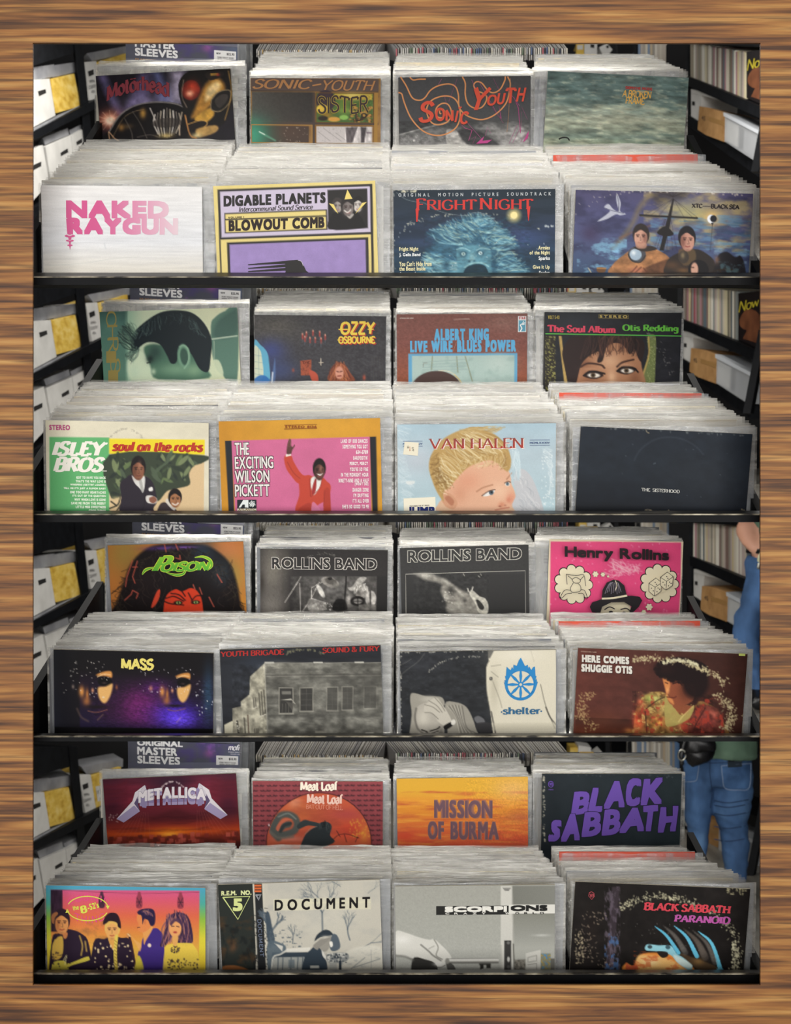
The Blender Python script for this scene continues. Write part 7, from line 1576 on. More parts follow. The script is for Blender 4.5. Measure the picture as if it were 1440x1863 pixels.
for t, T in enumerate(TIERS):
    v0, v1, v2 = T['lip']; vb = v1 + 1
    sh = SHELF[t]
    for row in (1, 0):
        for col in range(4):
            quad, fn, label = COVERS[t][row][col]
            y = Y_FRONT if row else Y_BACK
            quad = tuple(tuple(q) for q in quad)
            c = Cover(quad, ZA(row, col, t), y, 8 if row else 34)
            fn(c)
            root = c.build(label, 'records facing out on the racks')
            fb = (FB if row else BB)[t][col]
            cover_sleeve(root, fb, y + .001, vb if row else vb - 190)
            what = SHORT[t][row][col]
            lab = 'record in a clear sleeve, {} in line behind the ' + what + ' cover'
            grp = f'sleeved records behind the {what} cover'
            fr_, rr_ = (FB, FR) if row else (BB, BR)
            f_, r_ = fr_[t][col], rr_[t][col]
            if row:
                sp = {22: ('#c8503c', f'record with a bright red top edge in the right-hand bin of the {sh}')} if col == 3 else None
                fill_bin(f_, r_, 2.775, 3.225, 34, vb, 8, 100 + t * 10 + col, lab, grp, special=sp)
            elif col == 0:
                fill_bin(f_, r_, 3.37, 3.44, 4, vb - 150, 4, 200 + t * 10 + col, lab, grp)
            else:
                fill_bin(f_, r_, 3.372, 3.86, 18, vb - 170, 5, 200 + t * 10 + col, lab, grp)

    # ---- unseen slim tubes added under the board above to brighten the back row
    lamp(0.0, 2.78, P(0, T['top'] + (-8 if t == 0 else 2), 2.78).z, 1.25, 0.03, 1.9 if t == 0 else 4.0, rx=math.radians(74))
    lamp(0.0, 3.352, P(0, T['top'] + (-4 if t == 0 else 2), 3.352).z, 1.2, 0.03, 1.3, rx=math.radians(82))
    # ---- the black bin: lip, sides, base, dividers
    xa, xb = -0.70, 0.70
    root = empty('record_bin', (0, 2.70, P(0, v2, 2.68).z), f'scuffed black wooden record bin forming the {sh}', 'bin')
    yl, yk = 2.665, 2.705
    zt, ze, zd = P(0, v0, yk).z, P(0, v1 - 1, yl).z, P(0, v2, yl).z
    xl, xr = P(59, 0, yl).x - .02, P(1385, 0, yl).x + .02
    lip = mesh('front_lip', [(xl, yl, ze), (xr, yl, ze), (xr, yk, zt), (xl, yk, zt), (xl, yl, zd), (xr, yl, zd), (xr, yk, zd), (xl, yk, zd)],
               [(0, 1, 2, 3), (4, 5, 1, 0), (7, 6, 5, 4), (3, 2, 6, 7), (0, 3, 7, 4), (1, 5, 6, 2)], [M['worn'], M['black']], midx=[0, 1, 1, 1, 1, 1])
    obj('front_lip', lip, root)
    obj('worn_edge', mesh('worn_edge', [(xl, yl - .0008, ze - .0012), (xr, yl - .0008, ze - .0012), (xr, yl - .0008, ze + .0006), (xl, yl - .0008, ze + .0006), (xl, yl + .002, ze + .0016), (xr, yl + .002, ze + .0016)], [(0, 1, 2, 3), (3, 2, 5, 4)], M['chip']), root)['label'] = 'chipped pale edge of the lip'
    # base board running back under the records, along the line of sight so it stays a thin edge
    ybk = 3.90
    vt, vu = v1 + 2, v2 - 1
    if t == 3:
        vu = v2 + 6
    obj('base_board', prism_mesh('base_board', [P(40, vt, yk), P(1400, vt, yk), P(1400, vu, yk), P(40, vu, yk)], [P(240, vt, ybk), P(1200, vt, ybk), P(1200, vu, ybk), P(240, vu, ybk)], M['black']), root)
    bx, by = T['B']
    for s, (un, vn), (uf, vf) in ((-1, (56, v0 - 62), (184, v0 - 276)), (1, (1382, v0 + 8), (1252, v0 - 250))):
        a, b = P(un, vn, 2.69), P(uf, vf, 3.36)
        b.x = a.x; th = .016 * s
        zz = P(0, vu, 2.69).z; zz2 = P(0, vu, 3.36).z
        fr4 = [a, a + Vector((th, 0, 0)), Vector((a.x + th, a.y, zz)), Vector((a.x, a.y, zz))]
        bk4 = [b, b + Vector((th, 0, 0)), Vector((b.x + th, b.y, zz2)), Vector((b.x, b.y, zz2))]
        obj('side_board', prism_mesh('side_board', fr4, bk4, M['black']), root)
    for k in range(3):
        ua, ub = (FB[t][k][1] + FB[t][k + 1][0]) / 2, (FR[t][k][1] + FR[t][k + 1][0]) / 2
        a, b = P(ua, v0 - 20, 2.80), P(ub, v0 - 200, 3.23)
        fr4 = [a + Vector((-.002, 0, 0)), a + Vector((.002, 0, 0)), Vector((a.x + .002, a.y, P(0, vb, a.y).z)), Vector((a.x - .002, a.y, P(0, vb, a.y).z))]
        bk4 = [b + Vector((-.002, 0, 0)), b + Vector((.002, 0, 0)), Vector((b.x + .002, b.y, P(0, vb, b.y).z)), Vector((b.x - .002, b.y, P(0, vb, b.y).z))]
        obj('divider_board', prism_mesh('divider_board', fr4, bk4, M['black']), root)
    obj('middle_board', prism_mesh('middle_board', [P(150, v0 - 170, 3.26), P(1270, v0 - 170, 3.26), P(1270, vt, 3.26), P(150, vt, 3.26)], [P(150, v0 - 170, 3.27), P(1270, v0 - 170, 3.27), P(1270, vt, 3.27), P(150, vt, 3.27)], M['black']), root)

    # ---- pack of inner sleeves standing behind the left bin
    dx, dy = T['S']; y = 3.62
    Q = lambda u, v, yy=y: P(u + dx, v + dy, yy)
    vtop = T['top'] - dy + 1; vbt = 600
    root = empty('sleeve_pack', base_of([Q(237, vbt), Q(458, vbt)]), f'dark violet pack of record inner sleeves with price tag behind the {sh}', 'package')
    obj('pack', prism_mesh('pack', [Q(237, vtop), Q(440, vtop), Q(440, vbt), Q(237, vbt)], [P(241 + dx, vtop + dy, y + .03), P(444 + dx, vtop + dy, y + .03), P(444 + dx, vbt + dy, y + .03), P(241 + dx, vbt + dy, y + .03)], noise_mat('violet_print', [(0.36, '#50525f'), (0.6, '#585a6c'), (0.8, '#5a4f80')], scale=(9, 9, 14), detail=6, rough=0.35)), root)
    cs = Cover(((237 + dx, T['top'] + 1), (440 + dx, T['top'] + 1), (237 + dx, 553 + dy), (440 + dx, 553 + dy)), (dx, dy, 1.0), y - .004, 1)
    cs.fill('#565864'); cs.noise(60, 30, .15); cs.noise(22, 20, .7, (325, 440, 440, 560), '#4d4278', .5, .75, 3); cs.noise(16, 14, .7, (335, 440, 420, 560), '#8a5aac', .62, .8, 4); cs.blob(440, 530, 26, 30, '#5a6a8a', .6); cs.blob(385, 520, 10, 8, '#a85a9a', .5)
    for s, b in (('ORIGINAL', (254, 500, 337, 509)), ('MASTER', (254, 512.5, 327, 525.5)), ('SLEEVES', (254, 528.5, 332, 541.5))):
        if b[1] + dy > T['top'] - 16 and b[3] + dy > T['top'] + 2:
            cs.text(s, b, '#e9e9ea', 'sans', .8)
    cs.text('50 RECORD INNER SLEEVES', (254, 547, 345, 553), '#b08a62', 'sans', .25)
    cs.orect(398, 522, 438, 546, '#dcdcdc'); cs.text('$22.95', (421, 525.5, 435, 530), '#3a3a3c', 'sans', .25); cs.text('NEW', (402, 526, 410, 529), '#5a5a5c', 'sans', .2); cs.text('MOBILE FIDELITY SOUND', (404, 533, 434, 535.5), '#6a6a6c', 'sans', .1); cs.text('ORIGINAL MASTER SLEEVES', (404, 536.5, 433, 538.8), '#6a6a6c', 'sans', .1)
    for i in range(13):
        cs.orect(413 + i * 1.45, 542, 413.7 + i * 1.45 + (i % 3) * .25, 546, '#3a3a3c')
    if t == 3:
        cs.text('mofi', (420, 500, 441, 511), '#e0e0e4', 'pen', .4, shear=.25); cs.text('MOBILE FIDELITY', (420, 513, 444, 515), '#b9b9c4', 'sans', .1); cs.text('SOUND LAB', (424, 516.5, 441, 518.3), '#b9b9c4', 'sans', .1)
    # clip the top of any line that would stand above the shelf overhead
    print_root = cs.build('x', 'x', edge='#50525f', thick=.002)
    for ch in [k for c0 in print_root.children for k in [c0] + list(c0.children)]:
        mw = print_root.matrix_basis.copy()
        ch.parent = root; ch.matrix_parent_inverse = parent_matrix(root).inverted() @ mw
        ch.name = 'printed_front' if ch.name.startswith('cover') else 'lettering'
    bpy.data.objects.remove(print_root)
    A, B = Q(462, 560), Q(232, vtop)
    obj('clear_wrap', prism_mesh('clear_wrap', [Q(440, vtop), Q(456, vtop), Q(456, 610), Q(440, 610)], [P(445 + dx, vtop + dy, y + .1), P(468 + dx, vtop + dy, y + .1), P(468 + dx, 610 + dy, y + .1), P(445 + dx, 610 + dy, y + .1)], M['clear']), root)

    # ---- rows of sideways records in the bins farther back
    va = BR[t][1][2] - 1
    rs = random.Random(40 + t)
    for (ua, ub, n, slant, v_, da) in ((468, 690, 62, 30, va - 4, 0), (722, 1036, 78, -34, va + 1, 9)):
        for k in range(n):
            u = ua + (ub - ua) * (k + rs.uniform(-.2, .2)) / n
            yn = 3.93 + rs.uniform(-.01, .01); yfz = 4.5
            p, q = P(u, v_ - da + rs.uniform(-1.5, 1.5), yn), P(u + slant * .8, v_ - 42, yfz)
            h = .034 if da else .02; w = .0035
            vv = [(p.x - w / 2, p.y, p.z), (p.x + w / 2, p.y, p.z), (p.x + w / 2, p.y, p.z - h), (p.x - w / 2, p.y, p.z - h), (q.x - w / 2, q.y, q.z), (q.x + w / 2, q.y, q.z), (q.x + w / 2, q.y, q.z - h - .05), (q.x - w / 2, q.y, q.z - h - .05)]
            col = rs.choice(['#dcd9d2', '#c9c6c0', '#b9b7b4', '#d8d2c4', '#a9aaae', '#e2dfd6']) if not da or rs.random() < .4 else rs.choice(['#b86a72', '#5a6a8a', '#6f7f80', '#c9c4b8', '#3f4450', '#d8d4ca', '#8f8a86', '#a85a66', '#7a8a76'])
            if not da and rs.random() < .25:
                col = rs.choice(['#b59a6a', '#8a7f70', '#c4a87a', '#6b6a6c'])
            pale = rs.choice(['#cfccc6', '#bdbab6', '#d9d6ce', '#adabaa', '#c4c0ba'])
            to_mass(vv, BOXF, 0, pale)
            hh = .02 if da else .012
            to_mass([(p.x - w / 2, p.y - .004, p.z - h * .0), (p.x + w / 2, p.y - .004, p.z), (p.x + w / 2, p.y - .004, p.z - hh), (p.x - w / 2, p.y - .004, p.z - hh), (p.x - w / 2, p.y - .0005, p.z), (p.x + w / 2, p.y - .0005, p.z), (p.x + w / 2, p.y - .0005, p.z - hh), (p.x - w / 2, p.y - .0005, p.z - hh)], BOXF, 0, col)
    # divider card with lettering at the back of the second bin
    y = 3.88; uR, vR = BR[t][1][1], BR[t][1][2]
    root = empty('divider_card', P(590, vR + 40, y), f'cream divider card with small lettering behind the {SHORT[t][0][1]} cover', 'card')
    obj('card', prism_mesh('card', [P(482 + dx * .3, vR - 1, y), P(uR - 7, vR - 1, y), P(uR - 7, vR + 40, y), P(482 + dx * .3, vR + 40, y)], [P(482 + dx * .3, vR - 1, y + .002), P(uR - 7, vR - 1, y + .002), P(uR - 7, vR + 40, y + .002), P(482 + dx * .3, vR + 40, y + .002)], mat('cream_card', '#e3dfd0', .6)), root)
    V2, T2 = lay('USED LIKE NEW!', 'sans'); lo, hi = V2.min(0), V2.max(0)
    pts = [P(uR - 53 + (a - lo[0]) / (hi[0] - lo[0]) * 36, vR + 5.2 - (b - lo[1]) / (hi[1] - lo[1]) * 3.8, y - .0008) for a, b in V2]
    obj('lettering', mesh('lettering', pts, T2.tolist(), mat('black_ink', '#2a2a2a')), root)
    # empty dark box edge behind the right bin
    uL, vL = BR[t][3][0] + 2, BR[t][3][2]
    root = empty('divider_card', P(1080, vL + 30, 3.9), f'dark grey divider card with a tan tab behind the {SHORT[t][0][3]} cover', 'card')
    u1 = BR[t][3][1] + 8
    obj('card', prism_mesh('card', [P(uL, vL - 2, 3.89), P(u1, vL - 1, 3.89), P(u1, vL + 30, 3.89), P(uL, vL + 30, 3.89)], [P(uL, vL - 2, 3.893), P(u1, vL - 1, 3.893), P(u1, vL + 30, 3.893), P(uL, vL + 30, 3.893)], mat('dark_card', '#55585c', .5)), root)
    obj('tab', prism_mesh('tab', [P(uL + 83, vL - 2.5, 3.886), P(uL + 108, vL - 2.5, 3.886), P(uL + 112, vL + 8, 3.886), P(uL + 80, vL + 8, 3.886)], [P(uL + 83, vL - 2.5, 3.888), P(uL + 108, vL - 2.5, 3.888), P(uL + 112, vL + 8, 3.888), P(uL + 80, vL + 8, 3.888)], mat('tan_card', '#c2a25e', .6)), root)['label'] = 'tan tab'

mm = mesh('records', MASS['v'], MASS['f'], [M['card'], M['plastic']], np.array(MASS['c']), MASS['m'])
props(obj('sleeved_records', mm), 'many more pale sleeved records packed behind the front ones in every bin', 'records', None, 'stuff')
# ---------------------------------------------------------------- shelving, boxes and people beyond the racks
YL = lambda u: 7.3 + (u - 60) * .9 / 130          # depth of the left shelving along the wall
YR = lambda u: 7.5 + (1385 - u) * 1.2 / 145       # and of the right shelving


def slab(name, pts, depthf, back, m, parent=None, bevel=0.0):
    """solid whose front face is given by four pixels (TL, TR, BR, BL); BACK shifts the rear face in metres"""
    f = [P(u, v, depthf(u)) for u, v in pts]
    b = [p + Vector(back) for p in f]
    return obj(name, prism_mesh(name, f, b, m, bevel), parent)


def thing_at(name, pts, depthf, label, cat, group=None):
    return empty(name, base_of([P(u, v, depthf(u)) for u, v in pts]), label, cat, group)


def flat_text(s, corners, depthf, off, m, parent, font='sans'):
    """lettering laid on the parallelogram TL, TR, BR, BL"""
    V, T = lay(s, font); lo, hi = V.min(0), V.max(0)
    tl, tr, br, bl = [np.array(c, float) for c in corners]
    pts = []
    for x, y in V:
        a = (x - lo[0]) / (hi[0] - lo[0]); b = 1 - (y - lo[1]) / (hi[1] - lo[1])
        uv = (tl * (1 - a) + tr * a) * (1 - b) + (bl * (1 - a) + br * a) * b
        pts.append(P(uv[0], uv[1], depthf(uv[0]) - off))
    return obj('lettering', mesh('lettering', pts, T.tolist(), m), parent)


INK = mat('marker_ink', '#2b2b2d', .6)
SPINES = ['#cfc9ba', '#b9b1a0', '#d8d4c8', '#a39a88', '#8f8a80', '#c2b48e', '#7f6a62', '#9a4f56', '#5f6a70', '#d2c8a8', '#b6a7a0', '#a97f86', '#74705f', '#e0dccf', '#8a8f8c', '#c8bfae']

for t, T in enumerate(TIERS):
    sh = SHELF[t]; top = T['top']; lipv = T['lip'][1]
    top_z = P(0, top - 9, 5.0).z                            # hidden fill lamp added to brighten the boxes behind this rack
    lamp(0.0, 5.0, top_z, 1.7, 0.10, 12 if t == 0 else 17, rx=math.radians(62))
    dx, dy = T['L']
    o = lambda *a: [(a[i] + dx, max(top + 1.0, a[i + 1] + dy)) for i in range(0, len(a), 2)]
    lab = lambda s: f'{s}, left of the {sh}'
    IN = (-.30, .12, 0)                                   # into the shelf
    # shelving unit: post, shelf boards, dark back
    root = thing_at('shelf_unit', o(138, 700), YL, f'black steel shelving holding boxes, left beyond the {sh}', 'shelf')
    e = max(0, dy and 0)
    slab('post', o(137, 500, 152, 500, 172, 712, 158, 716), lambda u: YL(u) - .04, (-.02, .05, 0), M['rack'], root)
    slab('shelf_board', o(40, 690, 260, 578, 260, 594, 40, 706), YL, IN, M['rack'], root)
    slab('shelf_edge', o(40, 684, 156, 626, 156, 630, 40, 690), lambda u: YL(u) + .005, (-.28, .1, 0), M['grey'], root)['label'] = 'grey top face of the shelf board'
    slab('shelf_board', o(40, 830, 260, 716, 260, 736, 40, 856), YL, IN, M['rack'], root)
    slab('top_board', o(40, 500, 152, 500, 152, 530, 40, 566), lambda u: YL(u) - .02, IN, M['rack'], root)
    slab('back_panel', o(-60, 480, 250, 480, 250, 800, -60, 900), lambda u: 9.0, (0, .05, 0), M['walldark'], root)
    # boxes on the middle shelf
    def hole_box(pts, hole, label, m='white', text=None, back=(-.26, .10, 0), lid=None):
        r = thing_at('file_box', pts, YL, lab(label), 'box')
        slab('body', pts, YL, back, M[m], r)
        if hole:
            slab('hand_hole', hole, lambda u: YL(u) - .004, (0, .003, 0), M['dark'], r)
        if text:
            for s, cs in text:
                flat_text(s, cs, YL, .006, INK, r)
        if lid:
            slab('card_tops', lid, lambda u: YL(u) + .05, (-.1, .2, 0), M['grey'], r)
        return r
    hole_box(o(50, 585, 92, 582, 103, 649, 56, 674), o(71, 605, 85, 601, 86, 608, 73, 614), 'white card box beside the yellow one on the middle shelf', lid=o(58, 562, 100, 556, 112, 576, 60, 586))
    hole_box(o(93, 583, 137, 573, 149, 632, 103, 645), None, 'yellow patterned file box beside the white box', 'yellow', lid=o(98, 558, 140, 552, 140, 570, 98, 580))
    hole_box(o(156, 552, 177, 550, 187, 614, 168, 621), o(162, 569, 172, 565, 173, 574, 164, 578), 'narrow white lettered box beyond the shelf post', text=[('1990s', o(165, 585, 174, 583, 175, 588, 166, 590)), ('COUNTRY', o(163, 595, 178, 592, 179, 597, 164, 601)), ('45s', o(168, 604, 174, 602, 175, 607, 169, 609))])
    hole_box(o(178, 553, 232, 536, 236, 596, 188, 611), None, 'yellow file box behind the narrow white box', 'yellow', lid=o(160, 536, 236, 522, 236, 536, 170, 550))
    if t == 3:
        r = thing_at('paper_label', o(186, 608), YL, 'white paper label lettered COUNTRY 45s on the yellow file box', 'label')
        slab('paper', o(186, 572, 206, 568, 210, 594, 190, 599), lambda u: YL(u) - .006, (0, .003, 0), M['white'], r)
        flat_text('COUNTRY', o(188, 580, 205, 576, 206, 581, 189, 585), YL, .012, INK, r); flat_text('45s', o(195, 588, 202, 586, 202, 591, 196, 593), YL, .012, INK, r)
    # boxes on the lower shelf
    hole_box(o(40, 722, 80, 703, 92, 772, 40, 828), o(61, 740, 77, 733, 77, 741, 62, 749), 'nearest white hand-holed box on the lower shelving')
    hole_box(o(85, 706, 131, 686, 138, 752, 96, 776), o(112, 717, 125, 709, 126, 716, 113, 723), 'middle white hand-holed box on the lower shelving', lid=o(80, 690, 125, 672, 128, 684, 84, 702))
    hole_box(o(132, 686, 159, 671, 166, 726, 140, 744), o(141, 697, 151, 691, 152, 698, 142, 703), 'farthest white hand-holed box on the lower shelving', lid=o(128, 676, 156, 662, 156, 670, 130, 684))

    # ---- right-hand shelving
    dx, dy = T['R']
    YR = lambda u, k=(1.6 if t == 3 else 0.0): 7.5 + k + (1385 - u) * 1.2 / 145
    q = lambda *a: [(a[i] + dx, max(top + 1.0, a[i + 1] + dy)) for i in range(0, len(a), 2)]
    labr = lambda s: f'{s}, right of the {sh}'
    IR = (.30, .10, 0)
    root = thing_at('shelf_unit', q(1360, 745), YR, f'black steel shelving of records and boxes, right beyond the {sh}', 'shelf')
    slab('shelf_board', q(1236, 578, 1420, 655, 1420, 678, 1236, 596), lambda u: YR(u) - .02, IR, M['rack'], root)
    slab('shelf_board', q(1236, 648, 1368, 738, 1366, 762, 1236, 668), lambda u: YR(u) - .02, IR, M['rack'], root)
    slab('post', q(1381, 600, 1394, 600, 1366, 752, 1352, 752), lambda u: YR(1385) - .2, (.03, .05, 0), M['rack'], root)
    slab('post', q(1234, 500, 1243, 500, 1240, 660, 1231, 660), lambda u: YR(1240) - .05, (.03, .05, 0), M['rack'], root)
    slab('top_board', q(1236, 470, 1420, 490, 1420, 528, 1236, 500), lambda u: YR(u) - .02, IR, M['rack'], root)
    slab('back_panel', q(1200, 470, 1500, 470, 1500, 800, 1200, 800), lambda u: YR(1385) + 1.9, (0, .05, 0), M['walldark'], root)
    rs = random.Random(70 + t)
    nrec = 34 if t != 3 else 0
    for k in range(nrec):
        a, b = k / nrec, (k + .92) / nrec
        u0, u1 = 1242 + 100 * a, 1242 + 100 * b
        tv = lambda u: 517 + (u - 1240) * .18 + rs.uniform(-2, 2) - (4 if t else 0)
        bv = lambda u: 580 + (u - 1242) * .40
        col = SPINES[rs.randrange(len(SPINES))]; la = rs.uniform(-.6, .6)
        pts = q(u0 + la, tv(u0), u1 + la, tv(u1), u1, bv(u1), u0, bv(u0))
        f = [P(u, v, YR(u)) for u, v in pts]; bk = [p + Vector((.26, .02, 0)) for p in f]
        me = mesh('record_spine', f + bk, [(3, 2, 1, 0), (4, 5, 6, 7), (0, 1, 5, 4), (1, 2, 6, 5), (2, 3, 7, 6), (3, 0, 4, 7)], M['card'], np.tile(lin(rgb(col)), (8, 1)))
        props(obj('shelved_record', me), f'thin record spine, {ORDINAL[k]} from the left on the shelving right of the {sh}', 'record', f'records on the right shelving by the {sh}')
    if t < 2:
        r = thing_at('display_record', q(1343, 630), YR, f'dark record cover with yellow script and a profile, facing out right of the {sh}', 'record')
        slab('cover', q(1344, 534, 1394, 528, 1394, 640, 1344, 618), YR, (.02, .02, 0), mat('dark_print', '#1d1718', .4), r)
        yk = mat('yellow_print', '#d2c23a', .5); flat_text('Now', q(1348, 548, 1382, 540, 1382, 556, 1344, 570), YR, .012, yk, r, 'brush')
        pm = noise_mat('brown_portrait_print', [(0.3, '#5a3322'), (0.7, '#8a5638')], scale=(8, 8, 8), rough=.5)
        for nm, pp in (('profile_print', ((1346, 584), (1352, 570), (1362, 562), (1376, 566), (1384, 578), (1384, 596), (1366, 602), (1350, 596))), ('neck_print', ((1360, 600), (1384, 594), (1384, 626), (1352, 616)))):
            pp = [(u + dx, v + dy) for u, v in (catmull(pp, 4, True) if len(pp) > 4 else pp)]
            vv = [P(u, v, YR(u) - .008) for u, v in pp]
            obj(nm, mesh(nm, vv, tessellate_polygon([[Vector((u, v, 0)) for u, v in pp]]), pm), r)
    def rbox(pts, m, label, depth=YR, cat='box', back=(.25, .16, 0)):
        r = thing_at('storage_box', pts, depth, labr(label), cat)
        slab('body', pts, depth, back, M[m], r)
        return r
    r = rbox(q(1243, 606, 1263, 610, 1259, 666, 1243, 655), 'white', 'white card box with a hand hole under the records'); slab('hand_hole', q(1245, 624, 1250, 625, 1250, 632, 1245, 631), lambda u: YR(u) - .005, (0, .003, 0), M['dark'], r)
    slab('lid_rim', q(1243, 602, 1290, 612, 1288, 620, 1243, 609), lambda u: YR(u) - .01, (.25, .1, 0), M['white'], r)
    r = rbox(q(1258, 633, 1276, 636, 1274, 688, 1255, 676), 'kraft', 'small brown carton with black marker writing', lambda u: YR(u) - .05); flat_text('45', q(1262, 650, 1269, 652, 1269, 660, 1262, 658), lambda u: YR(u) - .05, .006, INK, r)
    r = rbox(q(1276, 636, 1307, 646, 1303, 698, 1271, 686), 'kraft', 'larger brown carton with parcel tape', lambda u: YR(u) - .10)
    slab('parcel_tape', q(1275, 652, 1306, 662, 1306, 670, 1275, 660), lambda u: YR(u) - .104, (0, .002, 0), mat('brown_tape', '#a57f4e', .3), r)
    r = thing_at('plastic_tub', q(1360, 735), YR, labr('clear plastic tub of records and discs'), 'tub')
    slab('body', q(1305, 648, 1369, 684, 1361, 734, 1304, 697), lambda u: YR(u) - .15, (.22, .14, 0), M['tub'], r)
    slab('rim', q(1302, 644, 1371, 680, 1371, 687, 1302, 651), lambda u: YR(u) - .16, (.24, .16, 0), mat('white_plastic_rim', '#c9ced4', .3), r)
    slab('paper_sleeve', q(1308, 656, 1330, 668, 1328, 708, 1307, 696), lambda u: YR(u) - .12, (.01, .01, 0), M['white'], r)['label'] = 'white paper disc sleeve inside the tub'
    slab('paper_sleeve', q(1340, 676, 1362, 688, 1358, 728, 1338, 714), lambda u: YR(u) - .11, (.01, .01, 0), M['grey'], r)['label'] = 'grey disc sleeve inside the tub'
    # grey plank floor between the rack and the shelving
    if t < 3:
        f4 = [P(1300, lipv - 85, 11.4), P(1640, lipv - 85, 11.4), P(1640, lipv - 8, 5.2), P(1300, lipv - 8, 5.2)]
        me = prism_mesh('floor', f4, [p - Vector((0, 0, .02)) for p in f4], M['floor']); struct('floor', me)

    # ---- things standing far behind the middle of the rack
    dy2 = dy; far = lambda u: 10.4
    root = thing_at('bookcase', q(1190, 575), far, f'distant black bookcase behind the right bins of the {sh}', 'bookcase')
    slab('post', q(1098, 470, 1106, 470, 1108, 560, 1100, 560), lambda u: 10.3, (.02, .05, 0), M['rack'], root)
    slab('post', q(1138, 470, 1144, 470, 1146, 580, 1139, 580), lambda u: 10.3, (.02, .05, 0), M['rack'], root)
    slab('shelf_board', q(1020, 532, 1250, 562, 1250, 575, 1020, 545), lambda u: 10.35, (0, 1.64, 0), M['rack'], root)
    ncol = 20
    for k in range(ncol):
        u0 = 1147 + 86 * k / ncol; u1 = 1147 + 86 * (k + .93) / ncol
        col = ['#d2ccc0', '#c4bdae', '#b7aea2', '#a8a298', '#d9d5cb', '#9a958c', '#bfae94', '#7d8fa6', '#cfc8b6'][rs.randrange(9)]
        if k > 17:
            col = '#5f7fa8'
        pts = q(u0, 500 + rs.uniform(-3, 3), u1, 500 + rs.uniform(-3, 3), u1, 562, u0, 558)
        f = [P(u, v, 10.3) for u, v in pts]; bk = [p + Vector((0, .25, 0)) for p in f]
        me = mesh('record_spine', f + bk, [(3, 2, 1, 0), (4, 5, 6, 7), (0, 1, 5, 4), (1, 2, 6, 5), (2, 3, 7, 6), (3, 0, 4, 7)], M['card'], np.tile(lin(rgb(col)), (8, 1)))
        props(obj('filed_record', me), f'{ORDINAL[k]} thin record from the left in the distant bookcase behind the {sh}', 'record', f'records in the distant bookcase of the {sh}')
    bx = thing_at('yellow_folder', q(1042, 545), far, f'small yellow folder in the distant bookcase behind the {sh}', 'folder')
    slab('body', q(1034, 510, 1048, 510, 1048, 545, 1034, 545), lambda u: 10.3, (0, .2, 0), M['yellow'], bx); slab('spine_label', q(1036, 522, 1046, 522, 1046, 530, 1036, 530), lambda u: 10.295, (0, .003, 0), M['white'], bx)
    bx = thing_at('binder', q(1060, 545), far, f'white binder with a black finger hole in the distant bookcase behind the {sh}', 'binder')
    slab('body', q(1049, 506, 1072, 510, 1072, 550, 1049, 548), lambda u: 10.28, (0, .2, 0), M['white'], bx); slab('finger_hole', q(1060, 520, 1067, 521, 1067, 527, 1060, 526), lambda u: 10.275, (0, .003, 0), M['dark'], bx)
    bx = thing_at('binder', q(1085, 550), far, f'tilted white binder with a round hole in the distant bookcase behind the {sh}', 'binder')
    slab('body', q(1076, 526, 1090, 516, 1100, 530, 1086, 548), lambda u: 10.26, (0, .2, 0), M['white'], bx); slab('finger_hole', q(1088, 524, 1092, 522, 1094, 526, 1090, 528), lambda u: 10.255, (0, .003, 0), M['dark'], bx)

# ---------------------------------------------------------------- people
def evaluated(o):
    dg = bpy.context.evaluated_depsgraph_get()
    me = bpy.data.meshes.new_from_object(o.evaluated_get(dg))
    return me


def flesh(name, tubes, voxel, m, grow=0.0, smooth=8, wrinkle=0.0, seed=1):
    """one continuous skin round a set of limbs; each limb is a list of (centre, radius x, radius y) rings"""
    V, Fc = [], []; n = 18
    for tb in tubes:
        k0 = len(V); cs = [Vector(c) for c, _, _ in tb]
        for i, (c, rx, ry) in enumerate(tb):
            c = Vector(c); d = (cs[min(i + 1, len(tb) - 1)] - cs[max(i - 1, 0)]).normalized()
            ux = Vector((1, 0, 0)); ux = (ux - d * ux.dot(d))
            ux = ux.normalized() if ux.length > .2 else Vector((0, 0, 1)).cross(d).normalized()
            uy = d.cross(ux)
            for j in range(n):
                a = 2 * math.pi * j / n
                V.append(c + ux * math.cos(a) * (rx + grow) + uy * math.sin(a) * (ry + grow))
        for i in range(len(tb) - 1):
            for j in range(n):
                p = k0 + i * n + j; q2 = k0 + i * n + (j + 1) % n
                Fc.append((p, q2, q2 + n, p + n))
        Fc.append(tuple(k0 + j for j in range(n))[::-1]); Fc.append(tuple(k0 + (len(tb) - 1) * n + j for j in range(n)))
    me = mesh(name, V, Fc, m)
    bm = bmesh.new(); bm.from_mesh(me); bmesh.ops.recalc_face_normals(bm, faces=bm.faces[:]); bm.to_mesh(me); bm.free()
    o = bpy.data.objects.new('tmp', me); COL.objects.link(o)
    rm = o.modifiers.new('r', 'REMESH'); rm.mode = 'VOXEL'; rm.voxel_size = voxel
    sm = o.modifiers.new('s', 'SMOOTH'); sm.iterations = smooth; sm.factor = .5
    out = evaluated(o); bpy.data.objects.remove(o)
    out.name = name
    out.polygons.foreach_set('use_smooth', np.ones(len(out.polygons), bool))
    if wrinkle:
        co = np.array([v.co[:] for v in out.vertices]); nr = np.array([v.normal[:] for v in out.vertices])
        nz = fbm(co[:, 2] * 16 + co[:, 0] * 7, co[:, 0] * 6 + co[:, 1] * 5 + seed, 3) - .5
        co = co + nr * (nz * wrinkle)[:, None]
        out.vertices.foreach_set('co', co.ravel()); out.update()
    return out


